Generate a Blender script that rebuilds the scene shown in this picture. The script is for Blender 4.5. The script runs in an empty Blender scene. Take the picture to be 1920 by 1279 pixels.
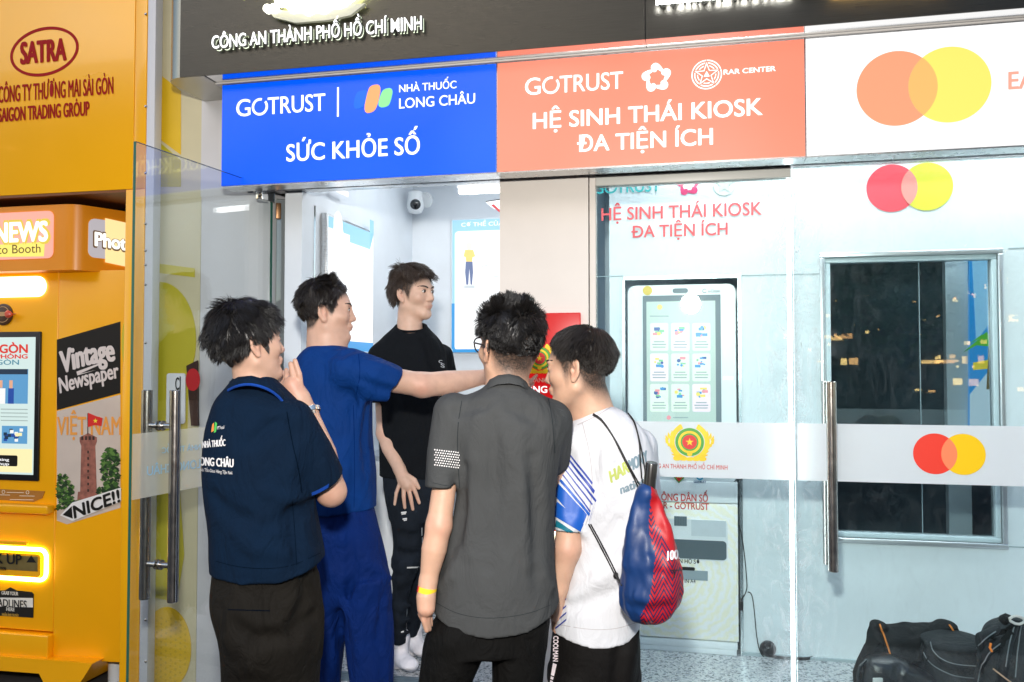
import bpy, bmesh, math, random
import numpy as np
from mathutils import Vector, Matrix
from mathutils.geometry import tessellate_polygon
from mathutils.bvhtree import BVHTree
random.seed(7); np.random.seed(7)
SC = bpy.context.scene
COL = SC.collection
R = math.radians

# ------------------------------------------------------------------ camera, world, exposure
TH = R(12.56); FPX = 1600.0; HZ = 690.0; EYE = 1.49
PH = math.atan((HZ - 639.5) / FPX)
cam_d = bpy.data.cameras.new('camera'); cam = bpy.data.objects.new('camera', cam_d); COL.objects.link(cam)
cam.location = (0, 0, EYE); cam.rotation_euler = (R(90) + PH, 0, TH)
cam_d.sensor_width = 36; cam_d.lens = 36 * FPX / 1920; cam_d.clip_start = 0.05; cam_d.clip_end = 500
SC.camera = cam
w = bpy.data.worlds.new('World'); SC.world = w; w.use_nodes = True
nt = w.node_tree; bg = nt.nodes['Background']
sky = nt.nodes.new('ShaderNodeTexSky'); sky.sky_type = 'NISHITA'; sky.sun_disc = False
sky.sun_elevation = R(24.0); sky.sun_rotation = R(200); sky.altitude = 0
nt.links.new(sky.outputs[0], bg.inputs[0]); bg.inputs[1].default_value = 0.15
SC.view_settings.view_transform = 'Standard'; SC.view_settings.look = 'None'
EXPO = 0.85; EXF = 2 ** -EXPO      # long-ish night exposure; EXF brings the lamps' picture values back to scale
SC.view_settings.exposure = EXPO; SC.view_settings.gamma = 1.0
SC.cycles.max_bounces = 10; SC.cycles.transparent_max_bounces = 24; SC.cycles.diffuse_bounces = 4
SC.cycles.glossy_bounces = 4; SC.cycles.caustics_reflective = False; SC.cycles.caustics_refractive = False
SC.cycles.sample_clamp_indirect = 6.0
try: SC.cycles.use_denoising = True
except Exception: pass

# ------------------------------------------------------------------ projection helpers (level camera frame: u right, v depth, z up)
cT, sT = math.cos(TH), math.sin(TH)
def J(px, py, d):
    x = (px - 960) / FPX; y = (639.5 - py) / FPX
    a, b, c = x, math.cos(PH) - y * math.sin(PH), math.sin(PH) + y * math.cos(PH)
    return np.array([a * d / b, d, EYE + c * d / b])
def W(p): return Vector((p[0] * cT - p[1] * sT, p[0] * sT + p[1] * cT, p[2]))
def JW(px, py, d): return W(J(px, py, d))
class Plane:
    """vertical plane: origin o, horizontal unit direction x; hit() gives (s, z) for a picture point"""
    def __init__(self, o, xd):
        self.o = Vector((o[0], o[1], 0)); self.x = Vector((xd[0], xd[1], 0)).normalized()
        self.n = Vector((self.x.y, -self.x.x, 0))          # towards the camera side
    def hit(self, px, py):
        r = JW(px, py, 1.0) - Vector((0, 0, EYE))
        t = self.o.dot(self.n) / r.dot(self.n)
        p = r * t + Vector((0, 0, EYE))
        return ((p - self.o).dot(self.x), p.z)
    def P(self, s, z, n=0.0): return self.o + self.x * s + Vector((0, 0, z)) + self.n * n
    def off(self, n): 
        q = Plane((0, 1), (1, 0)); q.o = self.o + self.n * n; q.x = self.x.copy(); q.n = self.n.copy(); return q
def FP(Y): return Plane((0, Y), (1, 0))

# ------------------------------------------------------------------ materials
def lin(c): return tuple(((v / 255) / 12.92 if v / 255 <= .04045 else ((v / 255 + .055) / 1.055) ** 2.4) for v in c)
MATS = {}
def M(name, col, rough=.5, metal=0, emit=0, bump=0, bscale=150, var=0, vscale=6, coat=0, spec=.5, sheen=0, stretch=None, bdist=.002, ecol=None):
    if name in MATS: return MATS[name]
    m = bpy.data.materials.new(name); m.use_nodes = True; MATS[name] = m
    n = m.node_tree; b = n.nodes['Principled BSDF']
    col = tuple(col); c4 = (*col, 1)
    b.inputs['Base Color'].default_value = c4; b.inputs['Roughness'].default_value = rough
    b.inputs['Metallic'].default_value = metal; b.inputs['Specular IOR Level'].default_value = spec
    if coat: b.inputs['Coat Weight'].default_value = coat; b.inputs['Coat Roughness'].default_value = .06
    if sheen: b.inputs['Sheen Weight'].default_value = sheen; b.inputs['Sheen Roughness'].default_value = .5
    if emit:
        b.inputs['Emission Color'].default_value = (*(ecol or col), 1); b.inputs['Emission Strength'].default_value = emit * EXF
    if var or bump:
        tc = n.nodes.new('ShaderNodeTexCoord'); mp = n.nodes.new('ShaderNodeMapping')
        n.links.new(tc.outputs['Object'], mp.inputs[0])
        if stretch: mp.inputs['Scale'].default_value = stretch
    if var:
        nz = n.nodes.new('ShaderNodeTexNoise'); nz.inputs['Scale'].default_value = vscale; nz.inputs['Detail'].default_value = 6
        n.links.new(mp.outputs[0], nz.inputs['Vector'])
        mx = n.nodes.new('ShaderNodeMix'); mx.data_type = 'RGBA'
        mx.inputs['A'].default_value = (*[v * (1 - var) for v in col], 1); mx.inputs['B'].default_value = (*[min(1, v * (1 + var)) for v in col], 1)
        mr = n.nodes.new('ShaderNodeMapRange'); mr.inputs['From Min'].default_value = .3; mr.inputs['From Max'].default_value = .7
        n.links.new(nz.outputs['Fac'], mr.inputs['Value']); n.links.new(mr.outputs[0], mx.inputs['Factor'])
        n.links.new(mx.outputs['Result'], b.inputs['Base Color'])
        if emit and var: n.links.new(mx.outputs['Result'], b.inputs['Emission Color'])
        r2 = n.nodes.new('ShaderNodeMapRange'); r2.inputs['To Min'].default_value = max(0, rough - .08); r2.inputs['To Max'].default_value = min(1, rough + .1)
        n.links.new(nz.outputs['Fac'], r2.inputs['Value']); n.links.new(r2.outputs[0], b.inputs['Roughness'])
    if bump:
        nb = n.nodes.new('ShaderNodeTexNoise'); nb.inputs['Scale'].default_value = bscale; nb.inputs['Detail'].default_value = 3
        n.links.new(mp.outputs[0], nb.inputs['Vector'])
        bp = n.nodes.new('ShaderNodeBump'); bp.inputs['Strength'].default_value = bump; bp.inputs['Distance'].default_value = bdist
        n.links.new(nb.outputs['Fac'], bp.inputs['Height']); n.links.new(bp.outputs[0], b.inputs['Normal'])
    return m
def S(name, rgb, **k): return M(name, lin(rgb), **k)
def glass(name, tint, ior=1.5, smear=0.0, worn=None):
    if name in MATS: return MATS[name]
    m = bpy.data.materials.new(name); m.use_nodes = True; MATS[name] = m; n = m.node_tree; n.nodes.remove(n.nodes['Principled BSDF'])
    out = n.nodes['Material Output']; tr = n.nodes.new('ShaderNodeBsdfTransparent'); tr.inputs[0].default_value = (*tint, 1)
    gl = n.nodes.new('ShaderNodeBsdfGlossy'); gl.inputs['Roughness'].default_value = .012
    # Schlick reflectance, the same from either face of the pane
    lw = n.nodes.new('ShaderNodeLayerWeight'); lw.inputs[0].default_value = .5; mx = n.nodes.new('ShaderNodeMixShader')
    pw = n.nodes.new('ShaderNodeMath'); pw.operation = 'POWER'; pw.inputs[1].default_value = 5; n.links.new(lw.outputs['Facing'], pw.inputs[0])
    f0 = ((ior - 1) / (ior + 1)) ** 2; ma = n.nodes.new('ShaderNodeMath'); ma.operation = 'MULTIPLY_ADD'; ma.inputs[1].default_value = 1 - f0; ma.inputs[2].default_value = f0
    n.links.new(pw.outputs[0], ma.inputs[0]); n.links.new(ma.outputs[0], mx.inputs[0]); n.links.new(tr.outputs[0], mx.inputs[1]); n.links.new(gl.outputs[0], mx.inputs[2])
    last = mx
    if smear:                                           # wipe marks and dust on the pane
        tc = n.nodes.new('ShaderNodeTexCoord'); mp = n.nodes.new('ShaderNodeMapping'); mp.inputs['Scale'].default_value = (3, 3, 1.5); mp.inputs['Rotation'].default_value = (.3, .5, .4)
        nz = n.nodes.new('ShaderNodeTexNoise'); nz.inputs['Scale'].default_value = 2.6; nz.inputs['Detail'].default_value = 9; nz.inputs['Roughness'].default_value = .72; nz.inputs['Distortion'].default_value = 2.2
        mr = n.nodes.new('ShaderNodeMapRange'); mr.inputs['From Min'].default_value = .56; mr.inputs['From Max'].default_value = .85; mr.inputs['To Max'].default_value = smear
        df = n.nodes.new('ShaderNodeBsdfDiffuse'); df.inputs[0].default_value = (.8, .85, .87, 1); m2 = n.nodes.new('ShaderNodeMixShader')
        n.links.new(tc.outputs['Object'], mp.inputs[0]); n.links.new(mp.outputs[0], nz.inputs['Vector']); n.links.new(nz.outputs['Fac'], mr.inputs['Value'])
        amt = mr.outputs[0]
        if worn is not None:                            # scuffs gather along the joint at x = worn
            sx_ = n.nodes.new('ShaderNodeSeparateXYZ'); n.links.new(tc.outputs['Object'], sx_.inputs[0]); d1 = n.nodes.new('ShaderNodeMath'); d1.operation = 'SUBTRACT'; d1.inputs[1].default_value = worn; n.links.new(sx_.outputs[0], d1.inputs[0])
            d2 = n.nodes.new('ShaderNodeMath'); d2.operation = 'ABSOLUTE'; n.links.new(d1.outputs[0], d2.inputs[0]); d3 = n.nodes.new('ShaderNodeMapRange'); d3.inputs['From Max'].default_value = .17; d3.inputs['To Min'].default_value = 1; d3.inputs['To Max'].default_value = .05; n.links.new(d2.outputs[0], d3.inputs[0])
            d4 = n.nodes.new('ShaderNodeMath'); d4.operation = 'MULTIPLY'; n.links.new(d3.outputs[0], d4.inputs[0]); n.links.new(amt, d4.inputs[1]); amt = d4.outputs[0]; nz.inputs['Scale'].default_value = 5; mr.inputs['From Min'].default_value = .5; mr.inputs['From Max'].default_value = .75
        n.links.new(amt, m2.inputs[0]); n.links.new(mx.outputs[0], m2.inputs[1]); n.links.new(df.outputs[0], m2.inputs[2]); last = m2
    n.links.new(last.outputs[0], out.inputs[0]); return m
def film(name, col, opac, trans=.5):
    """translucent sticker film: part diffuse, part light coming through, part see-through"""
    if name in MATS: return MATS[name]
    m = bpy.data.materials.new(name); m.use_nodes = True; MATS[name] = m; n = m.node_tree; n.nodes.remove(n.nodes['Principled BSDF'])
    out = n.nodes['Material Output']; t = n.nodes.new('ShaderNodeBsdfTransparent'); d = n.nodes.new('ShaderNodeBsdfDiffuse'); l = n.nodes.new('ShaderNodeBsdfTranslucent')
    d.inputs[0].default_value = (*col, 1); l.inputs[0].default_value = (*col, 1)
    a = n.nodes.new('ShaderNodeMixShader'); a.inputs[0].default_value = trans; n.links.new(d.outputs[0], a.inputs[1]); n.links.new(l.outputs[0], a.inputs[2])
    c = n.nodes.new('ShaderNodeMixShader'); c.inputs[0].default_value = opac; n.links.new(t.outputs[0], c.inputs[1]); n.links.new(a.outputs[0], c.inputs[2])
    n.links.new(c.outputs[0], out.inputs[0]); return m

# ------------------------------------------------------------------ mesh builder
class MB:
    def __init__(s): s.v = []; s.f = []; s.m = []
    def add(s, vs, fs, mi=0):
        o = len(s.v); s.v += [tuple(x) for x in vs]; s.f += [tuple(i + o for i in f) for f in fs]; s.m += [mi] * len(fs)
    def box8(s, c, mi=0):                               # 8 corners: bottom ring 0-3, top ring 4-7
        s.add(c, [(3, 2, 1, 0), (4, 5, 6, 7), (0, 1, 5, 4), (1, 2, 6, 5), (2, 3, 7, 6), (3, 0, 4, 7)], mi)
    def slab(s, pl, s0, s1, z0, z1, n0, n1, mi=0, bev=0.0):
        if n0 > n1: n0, n1 = n1, n0
        if bev <= 0:
            s.box8([pl.P(a, z, n) for z in (z0, z1) for a, n in ((s0, n1), (s1, n1), (s1, n0), (s0, n0))], mi); return
        bm = bmesh.new(); vs = [bm.verts.new(pl.P(a, z, n)) for z in (z0, z1) for a, n in ((s0, n1), (s1, n1), (s1, n0), (s0, n0))]
        for f in [(3, 2, 1, 0), (4, 5, 6, 7), (0, 1, 5, 4), (1, 2, 6, 5), (2, 3, 7, 6), (3, 0, 4, 7)]: bm.faces.new([vs[i] for i in f])
        bmesh.ops.recalc_face_normals(bm, faces=bm.faces[:])
        bmesh.ops.bevel(bm, geom=bm.edges[:], offset=bev, segments=3, profile=.5, affect='EDGES')
        s.bm(bm, mi)
    def bm(s, bm, mi=0):
        bm.verts.index_update(); s.add([v.co[:] for v in bm.verts], [[v.index for v in f.verts] for f in bm.faces], mi); bm.free()
    def prism(s, pl, pts, n0, n1, mi=0):                # pts in (s,z), counter-clockwise as seen from the camera
        a = sum(pts[i][0] * pts[(i + 1) % len(pts)][1] - pts[(i + 1) % len(pts)][0] * pts[i][1] for i in range(len(pts)))
        if a < 0: pts = pts[::-1]
        k = len(pts); tri = tessellate_polygon([[Vector((p[0], p[1], 0)) for p in pts]])
        vs = [pl.P(p[0], p[1], n1) for p in pts] + [pl.P(p[0], p[1], n0) for p in pts]
        fs = []
        for t in tri:
            p0, p1, p2 = (pts[i] for i in t)
            if (p1[0] - p0[0]) * (p2[1] - p0[1]) - (p2[0] - p0[0]) * (p1[1] - p0[1]) < 0: t = t[::-1]
            fs.append(tuple(t)); fs.append(tuple(i + k for i in t[::-1]))
        for i in range(k): j = (i + 1) % k; fs.append((i, i + k, j + k, j))
        s.add(vs, fs, mi)
    def tube(s, pts, r, seg=10, mi=0, cap=True, close=False):
        pts = [Vector(p) for p in pts]; k = len(pts); rr = r if isinstance(r, (list, tuple)) else [r] * k
        up = Vector((0, 0, 1)); rings = []; prev = None
        for i, p in enumerate(pts):
            t = (pts[(i + 1) % k] - pts[i - 1]) if close else (pts[min(i + 1, k - 1)] - pts[max(i - 1, 0)])
            t.normalize()
            a = (prev - t * prev.dot(t)) if prev else t.cross(up if abs(t.z) < .95 else Vector((1, 0, 0)))
            if a.length < 1e-6: a = t.orthogonal()
            a.normalize(); prev = a; b = t.cross(a)
            rings.append([p + (a * math.cos(q) + b * math.sin(q)) * rr[i] for q in (2 * math.pi * j / seg for j in range(seg))])
        vs = [v for g in rings for v in g]; fs = []
        for i in range(k if close else k - 1):
            o, o2 = i * seg, ((i + 1) % k) * seg
            for j in range(seg): fs.append((o + j, o + (j + 1) % seg, o2 + (j + 1) % seg, o2 + j))
        if cap and not close: fs += [tuple(range(seg))[::-1], tuple((k - 1) * seg + j for j in range(seg))]
        s.add(vs, fs, mi)
    def ribbon(s, pts, side, wd, th, mi=0):             # flat strap: pts, side vectors, width, thickness
        vs = []; fs = []; k = len(pts)
        for i, p in enumerate(pts):
            p = Vector(p); t = (Vector(pts[min(i + 1, k - 1)]) - Vector(pts[max(i - 1, 0)])).normalized()
            sd = Vector(side[i] if isinstance(side, list) else side); sd = (sd - t * sd.dot(t)).normalized(); nn = t.cross(sd)
            vs += [p + sd * wd / 2 + nn * th / 2, p - sd * wd / 2 + nn * th / 2, p - sd * wd / 2 - nn * th / 2, p + sd * wd / 2 - nn * th / 2]
        for i in range(k - 1):
            for j in range(4): fs.append((4 * i + j, 4 * i + (j + 1) % 4, 4 * i + 4 + (j + 1) % 4, 4 * i + 4 + j))
        fs += [(3, 2, 1, 0), tuple(4 * (k - 1) + j for j in range(4))]
        s.add(vs, fs, mi)
    def lathe(s, base, axis, prof, seg=24, mi=0):       # prof: (r, h) along axis
        axis = Vector(axis).normalized(); a = axis.orthogonal().normalized(); b = axis.cross(a); vs = []; fs = []; base = Vector(base)
        for r, h in prof: vs += [base + axis * h + (a * math.cos(q) + b * math.sin(q)) * r for q in (2 * math.pi * j / seg for j in range(seg))]
        for i in range(len(prof) - 1):
            for j in range(seg): fs.append((i * seg + j, i * seg + (j + 1) % seg, (i + 1) * seg + (j + 1) % seg, (i + 1) * seg + j))
        fs += [tuple(range(seg))[::-1], tuple((len(prof) - 1) * seg + j for j in range(seg))]
        s.add(vs, fs, mi)
    def build(s, name, mats, parent=None, smooth=40):
        me = bpy.data.meshes.new(name); me.from_pydata(s.v, [], s.f)
        for m in (mats if isinstance(mats, (list, tuple)) else [mats]): me.materials.append(m)
        me.polygons.foreach_set('material_index', s.m)
        bm = bmesh.new(); bm.from_mesh(me); bmesh.ops.recalc_face_normals(bm, faces=bm.faces[:]); bm.to_mesh(me); bm.free()
        if smooth: me.polygons.foreach_set('use_smooth', [True] * len(me.polygons)); me.set_sharp_from_angle(angle=R(smooth))
        me.update(); return link(name, me, parent)
def link(name, me, parent=None):
    o = bpy.data.objects.new(name, me); COL.objects.link(o)
    if parent is not None:
        o.parent = parent; bpy.context.view_layer.update(); o.matrix_parent_inverse = parent.matrix_world.inverted()
    return o
def thing(name, label, cat, loc=(0, 0, 0), rz=0, group=None):
    o = bpy.data.objects.new(name, None); o.empty_display_size = .1; COL.objects.link(o); o.location = loc; o.rotation_euler = (0, 0, rz)
    bpy.context.view_layer.update(); return tag(o, label, cat, group)
def tag(o, label=None, cat=None, group=None, kind=None):
    if label: o['label'] = label
    if cat: o['category'] = cat
    if group: o['group'] = group
    if kind: o['kind'] = kind
    return o
def copy_tree(o, parent=None):
    c = o.copy(); COL.objects.link(c)
    if parent: c.parent = parent
    for ch in o.children: copy_tree(ch, c)
    return c

# ------------------------------------------------------------------ lettering
def text_raw(body, bold=0.0, spacing=1.0):
    c = bpy.data.curves.new('lettering', 'FONT'); c.body = body; c.offset = bold; c.space_character = spacing; c.resolution_u = 4; c.fill_mode = 'FRONT'
    o = bpy.data.objects.new('lettering', c); COL.objects.link(o)
    dg = bpy.context.evaluated_depsgraph_get(); me = bpy.data.meshes.new_from_object(o.evaluated_get(dg))
    bpy.data.objects.remove(o); bpy.data.curves.remove(c)
    vs = np.array([v.co[:2] for v in me.vertices]); fs = [tuple(p.vertices) for p in me.polygons]; bpy.data.meshes.remove(me)
    return vs, fs
CAP = {}
def text_pts(body, L, Rr, T, bold=0.0, spacing=1.0, arc=0.0):
    """letters mapped on L (baseline left) -> Rr (baseline right), cap height up to T; returns 2-D points"""
    vs, fs = text_raw(body, bold, spacing)
    if bold not in CAP: CAP[bold] = text_raw('H', bold)[0][:, 1].max()
    cap = CAP[bold]; x0, x1 = vs[:, 0].min(), vs[:, 0].max()
    L, Rr, T = np.array(L), np.array(Rr), np.array(T); t = (vs[:, 0] - x0) / (x1 - x0); h = vs[:, 1] / cap
    if arc: h = h + arc * (4 * t * (1 - t))
    return L + t[:, None] * (Rr - L) + h[:, None] * (T - L), fs
def text(body, pl, Lp, Rp, Tp, mat, parent, name='lettering', n=.002, bold=0.012, depth=0.0, spacing=1.0, arc=0.0):
    P, fs = text_pts(body, pl.hit(*Lp), pl.hit(*Rp), pl.hit(*Tp), 0.0, spacing, arc)
    mb = MB(); ch = float(np.linalg.norm(np.array(pl.hit(*Tp)) - np.array(pl.hit(*Lp))))
    if depth > 0:
        P, fs = text_pts(body, pl.hit(*Lp), pl.hit(*Rp), pl.hit(*Tp), min(bold, .014), spacing, arc); mb.add([pl.P(p[0], p[1], n) for p in P], fs)
    else:                                               # heavier strokes: the letter laid down again a stroke's fraction to each side
        bx = bold * ch * 1.1
        root = list(range(len(P)))                      # strokes of one letter that overlap get a hair's breadth between them
        def fd(i):
            while root[i] != i: root[i] = root[root[i]]; i = root[i]
            return i
        for f_ in fs:
            for i in f_[1:]: root[fd(i)] = fd(f_[0])
        ids = {}; isl = [ids.setdefault(fd(i), len(ids)) % 4 for i in range(len(P))]
        for k, (dx, dy) in enumerate([(0, 0)] if bold <= 0 else [(0, 0), (bx, 0), (-bx, 0), (bx * .6, bx * .7), (-bx * .6, bx * .7), (bx * .6, -bx * .7), (-bx * .6, -bx * .7)]):
            mb.add([pl.P(p[0] + dx, p[1] + dy, n + .00025 * k + .00006 * q) for p, q in zip(P, isl)], fs)
    if depth > 0:
        me = bpy.data.meshes.new('t'); me.from_pydata(mb.v, [], mb.f); bm = bmesh.new(); bm.from_mesh(me); bmesh.ops.remove_doubles(bm, verts=bm.verts[:], dist=1e-5)
        r = bmesh.ops.extrude_face_region(bm, geom=bm.faces[:]); ev = [g for g in r['geom'] if isinstance(g, bmesh.types.BMVert)]
        bmesh.ops.translate(bm, verts=ev, vec=pl.n * depth); mb = MB(); mb.bm(bm); bpy.data.meshes.remove(me)
    return mb.build(name, mat, parent, smooth=0)
def T2(body, pl, x0, x1, yb, yt, mat, parent, yb1=None, **k):      # straight upright line of text
    if yb1 is None: yb1 = pl_y(pl, x0, yb, x1)
    return text(body, pl, (x0, yb), (x1, yb1), (x0, yt), mat, parent, **k)
def pl_y(pl, x0, y0, x1):                               # picture row at x1 of the level line through (x0, y0)
    z = pl.hit(x0, y0)[1]; lo, hi = -800.0, 2200.0
    for _ in range(40):
        m = (lo + hi) / 2
        if pl.hit(x1, m)[1] > z: lo = m
        else: hi = m
    return lo
def rect(pl, x0, yt, yb, x1): s0, z1 = pl.hit(x0, yt); s1 = pl.hit(x1, yt)[0]; return s0, s1, pl.hit(x0, yb)[1], z1
def circ(c, r, k=48, a0=0, a1=2 * math.pi, ry=None): return [(c[0] + r * math.cos(a0 + (a1 - a0) * i / k), c[1] + (ry or r) * math.sin(a0 + (a1 - a0) * i / k)) for i in range(k)]
def star(c, r, r2, k=5, rot=math.pi / 2): return [(c[0] + (r if i % 2 == 0 else r2) * math.cos(rot + math.pi * i / k), c[1] + (r if i % 2 == 0 else r2) * math.sin(rot + math.pi * i / k)) for i in range(2 * k)]
def rrect(s0, s1, z0, z1, r, k=6):
    o = []
    for cx, cz, a in ((s1 - r, z1 - r, 0), (s0 + r, z1 - r, 90), (s0 + r, z0 + r, 180), (s1 - r, z0 + r, 270)):
        o += [(cx + r * math.cos(R(a + 90 * i / k)), cz + r * math.sin(R(a + 90 * i / k))) for i in range(k + 1)]
    return o
def ring(mb, pl, c, r0, r1, n0, n1, mi=0, k=48, a0=0, a1=2 * math.pi):
    for i in range(k):
        p, q = a0 + (a1 - a0) * i / k, a0 + (a1 - a0) * (i + 1) / k
        mb.prism(pl, [(c[0] + r * math.cos(t), c[1] + r * math.sin(t)) for r, t in ((r0, p), (r1, p), (r1, q), (r0, q))], n0, n1, mi)
def poly(mb, pl, pts, n0, n1, mi=0): mb.prism(pl, [pl.hit(*p) for p in pts], n0, n1, mi)
def smooth_poly(pts, it=3, closed=True):                # Chaikin
    pts = [np.array(p, float) for p in pts]
    for _ in range(it):
        o = []; k = len(pts)
        for i in range(k if closed else k - 1):
            a, b = pts[i], pts[(i + 1) % k]; o += [a * .75 + b * .25, a * .25 + b * .75]
        if not closed: o = [pts[0]] + o + [pts[-1]]
        pts = o
    return pts
# ------------------------------------------------------------------ the photographer's flash (its round reflection shows in the glass)
def area(name, loc, target, size, power, col, shape='DISK', sy=None, parent=None):
    l = bpy.data.lights.new(name, 'AREA'); l.shape = shape; l.size = size; l.energy = power; l.color = col
    if sy: l.size_y = sy
    o = bpy.data.objects.new(name, l); COL.objects.link(o); o.location = loc
    o.rotation_euler = (Vector(target) - Vector(loc)).to_track_quat('-Z', 'Y').to_euler()
    if parent is not None: o.parent = parent
    return o
area('camera_flash', JW(955, 600, .02) + Vector((-.08, 0, .5)), JW(960, 700, 3.2), .15, 58, (1, .96, .9))

# ------------------------------------------------------------------ levels and planes
ZF = 0.20; YS, YF, YG, YW, YP, YB = 3.20, 3.11, 3.416, 4.02, 3.35, 4.87
ZH = 2.265                                              # underside of the header over the glass
P_S, P_F, P_G, P_W, P_P, P_B = FP(YS), FP(YF), FP(YG), FP(YW), FP(YP), FP(YB)
def X(px, Y, py=690): return FP(Y).hit(px, py)[0]
XS = -1.70                                              # side wall of the left room
XJ, XC0, XC1, XD = X(508, YG), X(940, YG), X(1113, YG), X(1491, YG)

white_wall = S('painted_wall', (226, 232, 238), rough=.6, var=.03, bump=.05, bscale=60)
cool_wall = S('panel_wall', (230, 237, 239), rough=.35, var=.03)
beige = S('beige_column_paint', (216, 208, 200), rough=.5, var=.03, bump=.04, bscale=80)
alu = M('brushed_aluminium', (.62, .63, .64), rough=.28, metal=1, var=.06, vscale=30, stretch=(1, 1, 20))
chrome = M('polished_steel', (.72, .73, .74), rough=.12, metal=1)
steel = M('satin_steel', (.52, .49, .46), rough=.22, metal=1, var=.05, vscale=40)
white_pl = S('white_plastic', (232, 236, 238), rough=.35, var=.02)
black_pl = S('black_plastic', (22, 23, 25), rough=.35)
led = M('led_white', (1, 1, 1), emit=12, ecol=(.93, .98, 1))

# ground, platform, floors
for nm, x0, x1, h, lab in (('street_building', -22, -4, 9, 'dark building across the street with warm lit shop windows'), ('street_building', -3.6, 14, 12, 'taller dark building across the street with scattered warm windows')):
    t = thing(nm, lab, 'building', ((x0 + x1) / 2, -16, 0)); m = MB(); m.slab(FP(-15), x0, x1, 0, h, 0, 1); m.build('wall', S('night_facade', (30, 30, 32), rough=.8), t, smooth=0)
    rgb_ = random.Random(h)
    for i in range(22):
        m = MB()
        x, z, wd = rgb_.uniform(x0 + .5, x1 - .8), rgb_.choice([1.2, 1.6, 2.2, 2.6, 3.4, 4.2, 6.0]), rgb_.choice([.1, .15, .25, .4]); m.slab(FP(-15), x, x + wd, z, z + rgb_.choice([.08, .12, .18]), -.08, .0)
        m.build('lit_window', M('street_glow', (1, .7, .3), emit=7, ecol=(1, .5, .16)), t, smooth=0)
rgw = random.Random(5)
for i in range(26):                                     # small warm shop lights of the taller building
    x, z, q = rgw.uniform(2.4, 7.2), rgw.uniform(.9, 3.3), rgw.choice([.06, .08, .12, .2]); m = MB(); m.slab(FP(-15), x, x + q * rgw.choice([1, 1, 2.5]), z, z + q * .8, -.12, -.09); m.build('shop_light', M('street_glow_bright', (1, .7, .3), emit=8, ecol=(1, .55, .18)), t, smooth=0)
leafm = S('street_leaf', (62, 92, 44), rough=.5, var=.4, vscale=4); barkm = S('street_bark', (70, 58, 48), rough=.9, var=.3, vscale=12)
for tx_, ty_, h_, lab in ((2.6, -8.2, 4.0, 'dark leafy street tree across the road facing the service window'), (4.9, -9.0, 4.8, 'taller leafy street tree across the road nearer the corner')):
    t = thing('street_tree', lab, 'tree', (tx_, ty_, 0)); rgt = random.Random(int(h_ * 10)); m = MB(); top = Vector((tx_, ty_, h_ * .55)); m.tube([(tx_, ty_, 0), (tx_ + .05, ty_, h_ * .3), top], [.14, .10, .07])
    lim = []
    for i in range(7): a = i * .9; e = top + Vector((math.cos(a) * .9, math.sin(a) * .9, .3 + .25 * (i % 3))); m.tube([top - Vector((0, 0, .3)), (top + e) / 2 + Vector((0, 0, .15)), e], [.05, .035, .015]); lim.append(e)
    m.build('trunk', barkm, t); m = MB()
    for i in range(2600):
        c = rgt.choice(lim + [top + Vector((0, 0, .8))]) + Vector((rgt.gauss(0, .36), rgt.gauss(0, .36), rgt.gauss(0, .34))); a, b_ = Vector((rgt.gauss(0, 1), rgt.gauss(0, 1), rgt.gauss(0, .5))).normalized() * .09, Vector((rgt.gauss(0, 1), rgt.gauss(0, 1), rgt.gauss(0, 1))).normalized() * .045
        m.add([c - a, c - b_, c + a, c + b_], [(0, 1, 2, 3)])
    m.build('crown', leafm, t, smooth=0)
mb = MB(); mb.slab(FP(0), -40, 40, -.3, 0, -40, 40)
g = mb.build('ground', S('street_paving', (62, 58, 55), rough=.8, var=.25, vscale=3, bump=.4, bscale=40), smooth=0); tag(g, 'dark street paving under the booth', 'ground', kind='structure')
terr = bpy.data.materials.new('terrazzo'); terr.use_nodes = True
n = terr.node_tree; b = n.nodes['Principled BSDF']; b.inputs['Roughness'].default_value = .25
tc = n.nodes.new('ShaderNodeTexCoord'); v = n.nodes.new('ShaderNodeTexVoronoi'); v.inputs['Scale'].default_value = 120; n.links.new(tc.outputs['Object'], v.inputs['Vector'])
cr = n.nodes.new('ShaderNodeValToRGB'); e = cr.color_ramp.elements; e[0].position = 0; e[0].color = (.06, .07, .08, 1); e[1].position = .22; e[1].color = (.3, .33, .35, 1)
for p_, c_ in ((.4, .52), (.75, .62), (.9, .4)): k = cr.color_ramp.elements.new(p_); k.color = (c_, c_ * 1.02, c_ * 1.04, 1)
sp = n.nodes.new('ShaderNodeSeparateColor'); n.links.new(v.outputs['Color'], sp.inputs[0]); n.links.new(sp.outputs[0], cr.inputs[0]); n.links.new(cr.outputs[0], b.inputs['Base Color'])
mb = MB(); mb.slab(FP(0), -1.92, 3.2, 0, ZF, -(YB + .1), -2.55, bev=.006)
f = mb.build('floor', terr); tag(f, 'speckled grey terrazzo floor of the kiosk rooms', 'floor', kind='structure')
mb = MB(); mb.slab(FP(YG - .02), XS - .1, XC0 - .02, ZF, ZF + .006, -.02, .07)
for i in range(3): mb.slab(FP(YG - .02), XS - .1, XC0 - .02, ZF + .006, ZF + .009, .0 + i * .02, .008 + i * .02)
tag(mb.build('threshold_strip', S('threshold_grey', (96, 112, 122), rough=.4)), 'grey ribbed threshold strip across the open doorway', 'threshold')

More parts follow.
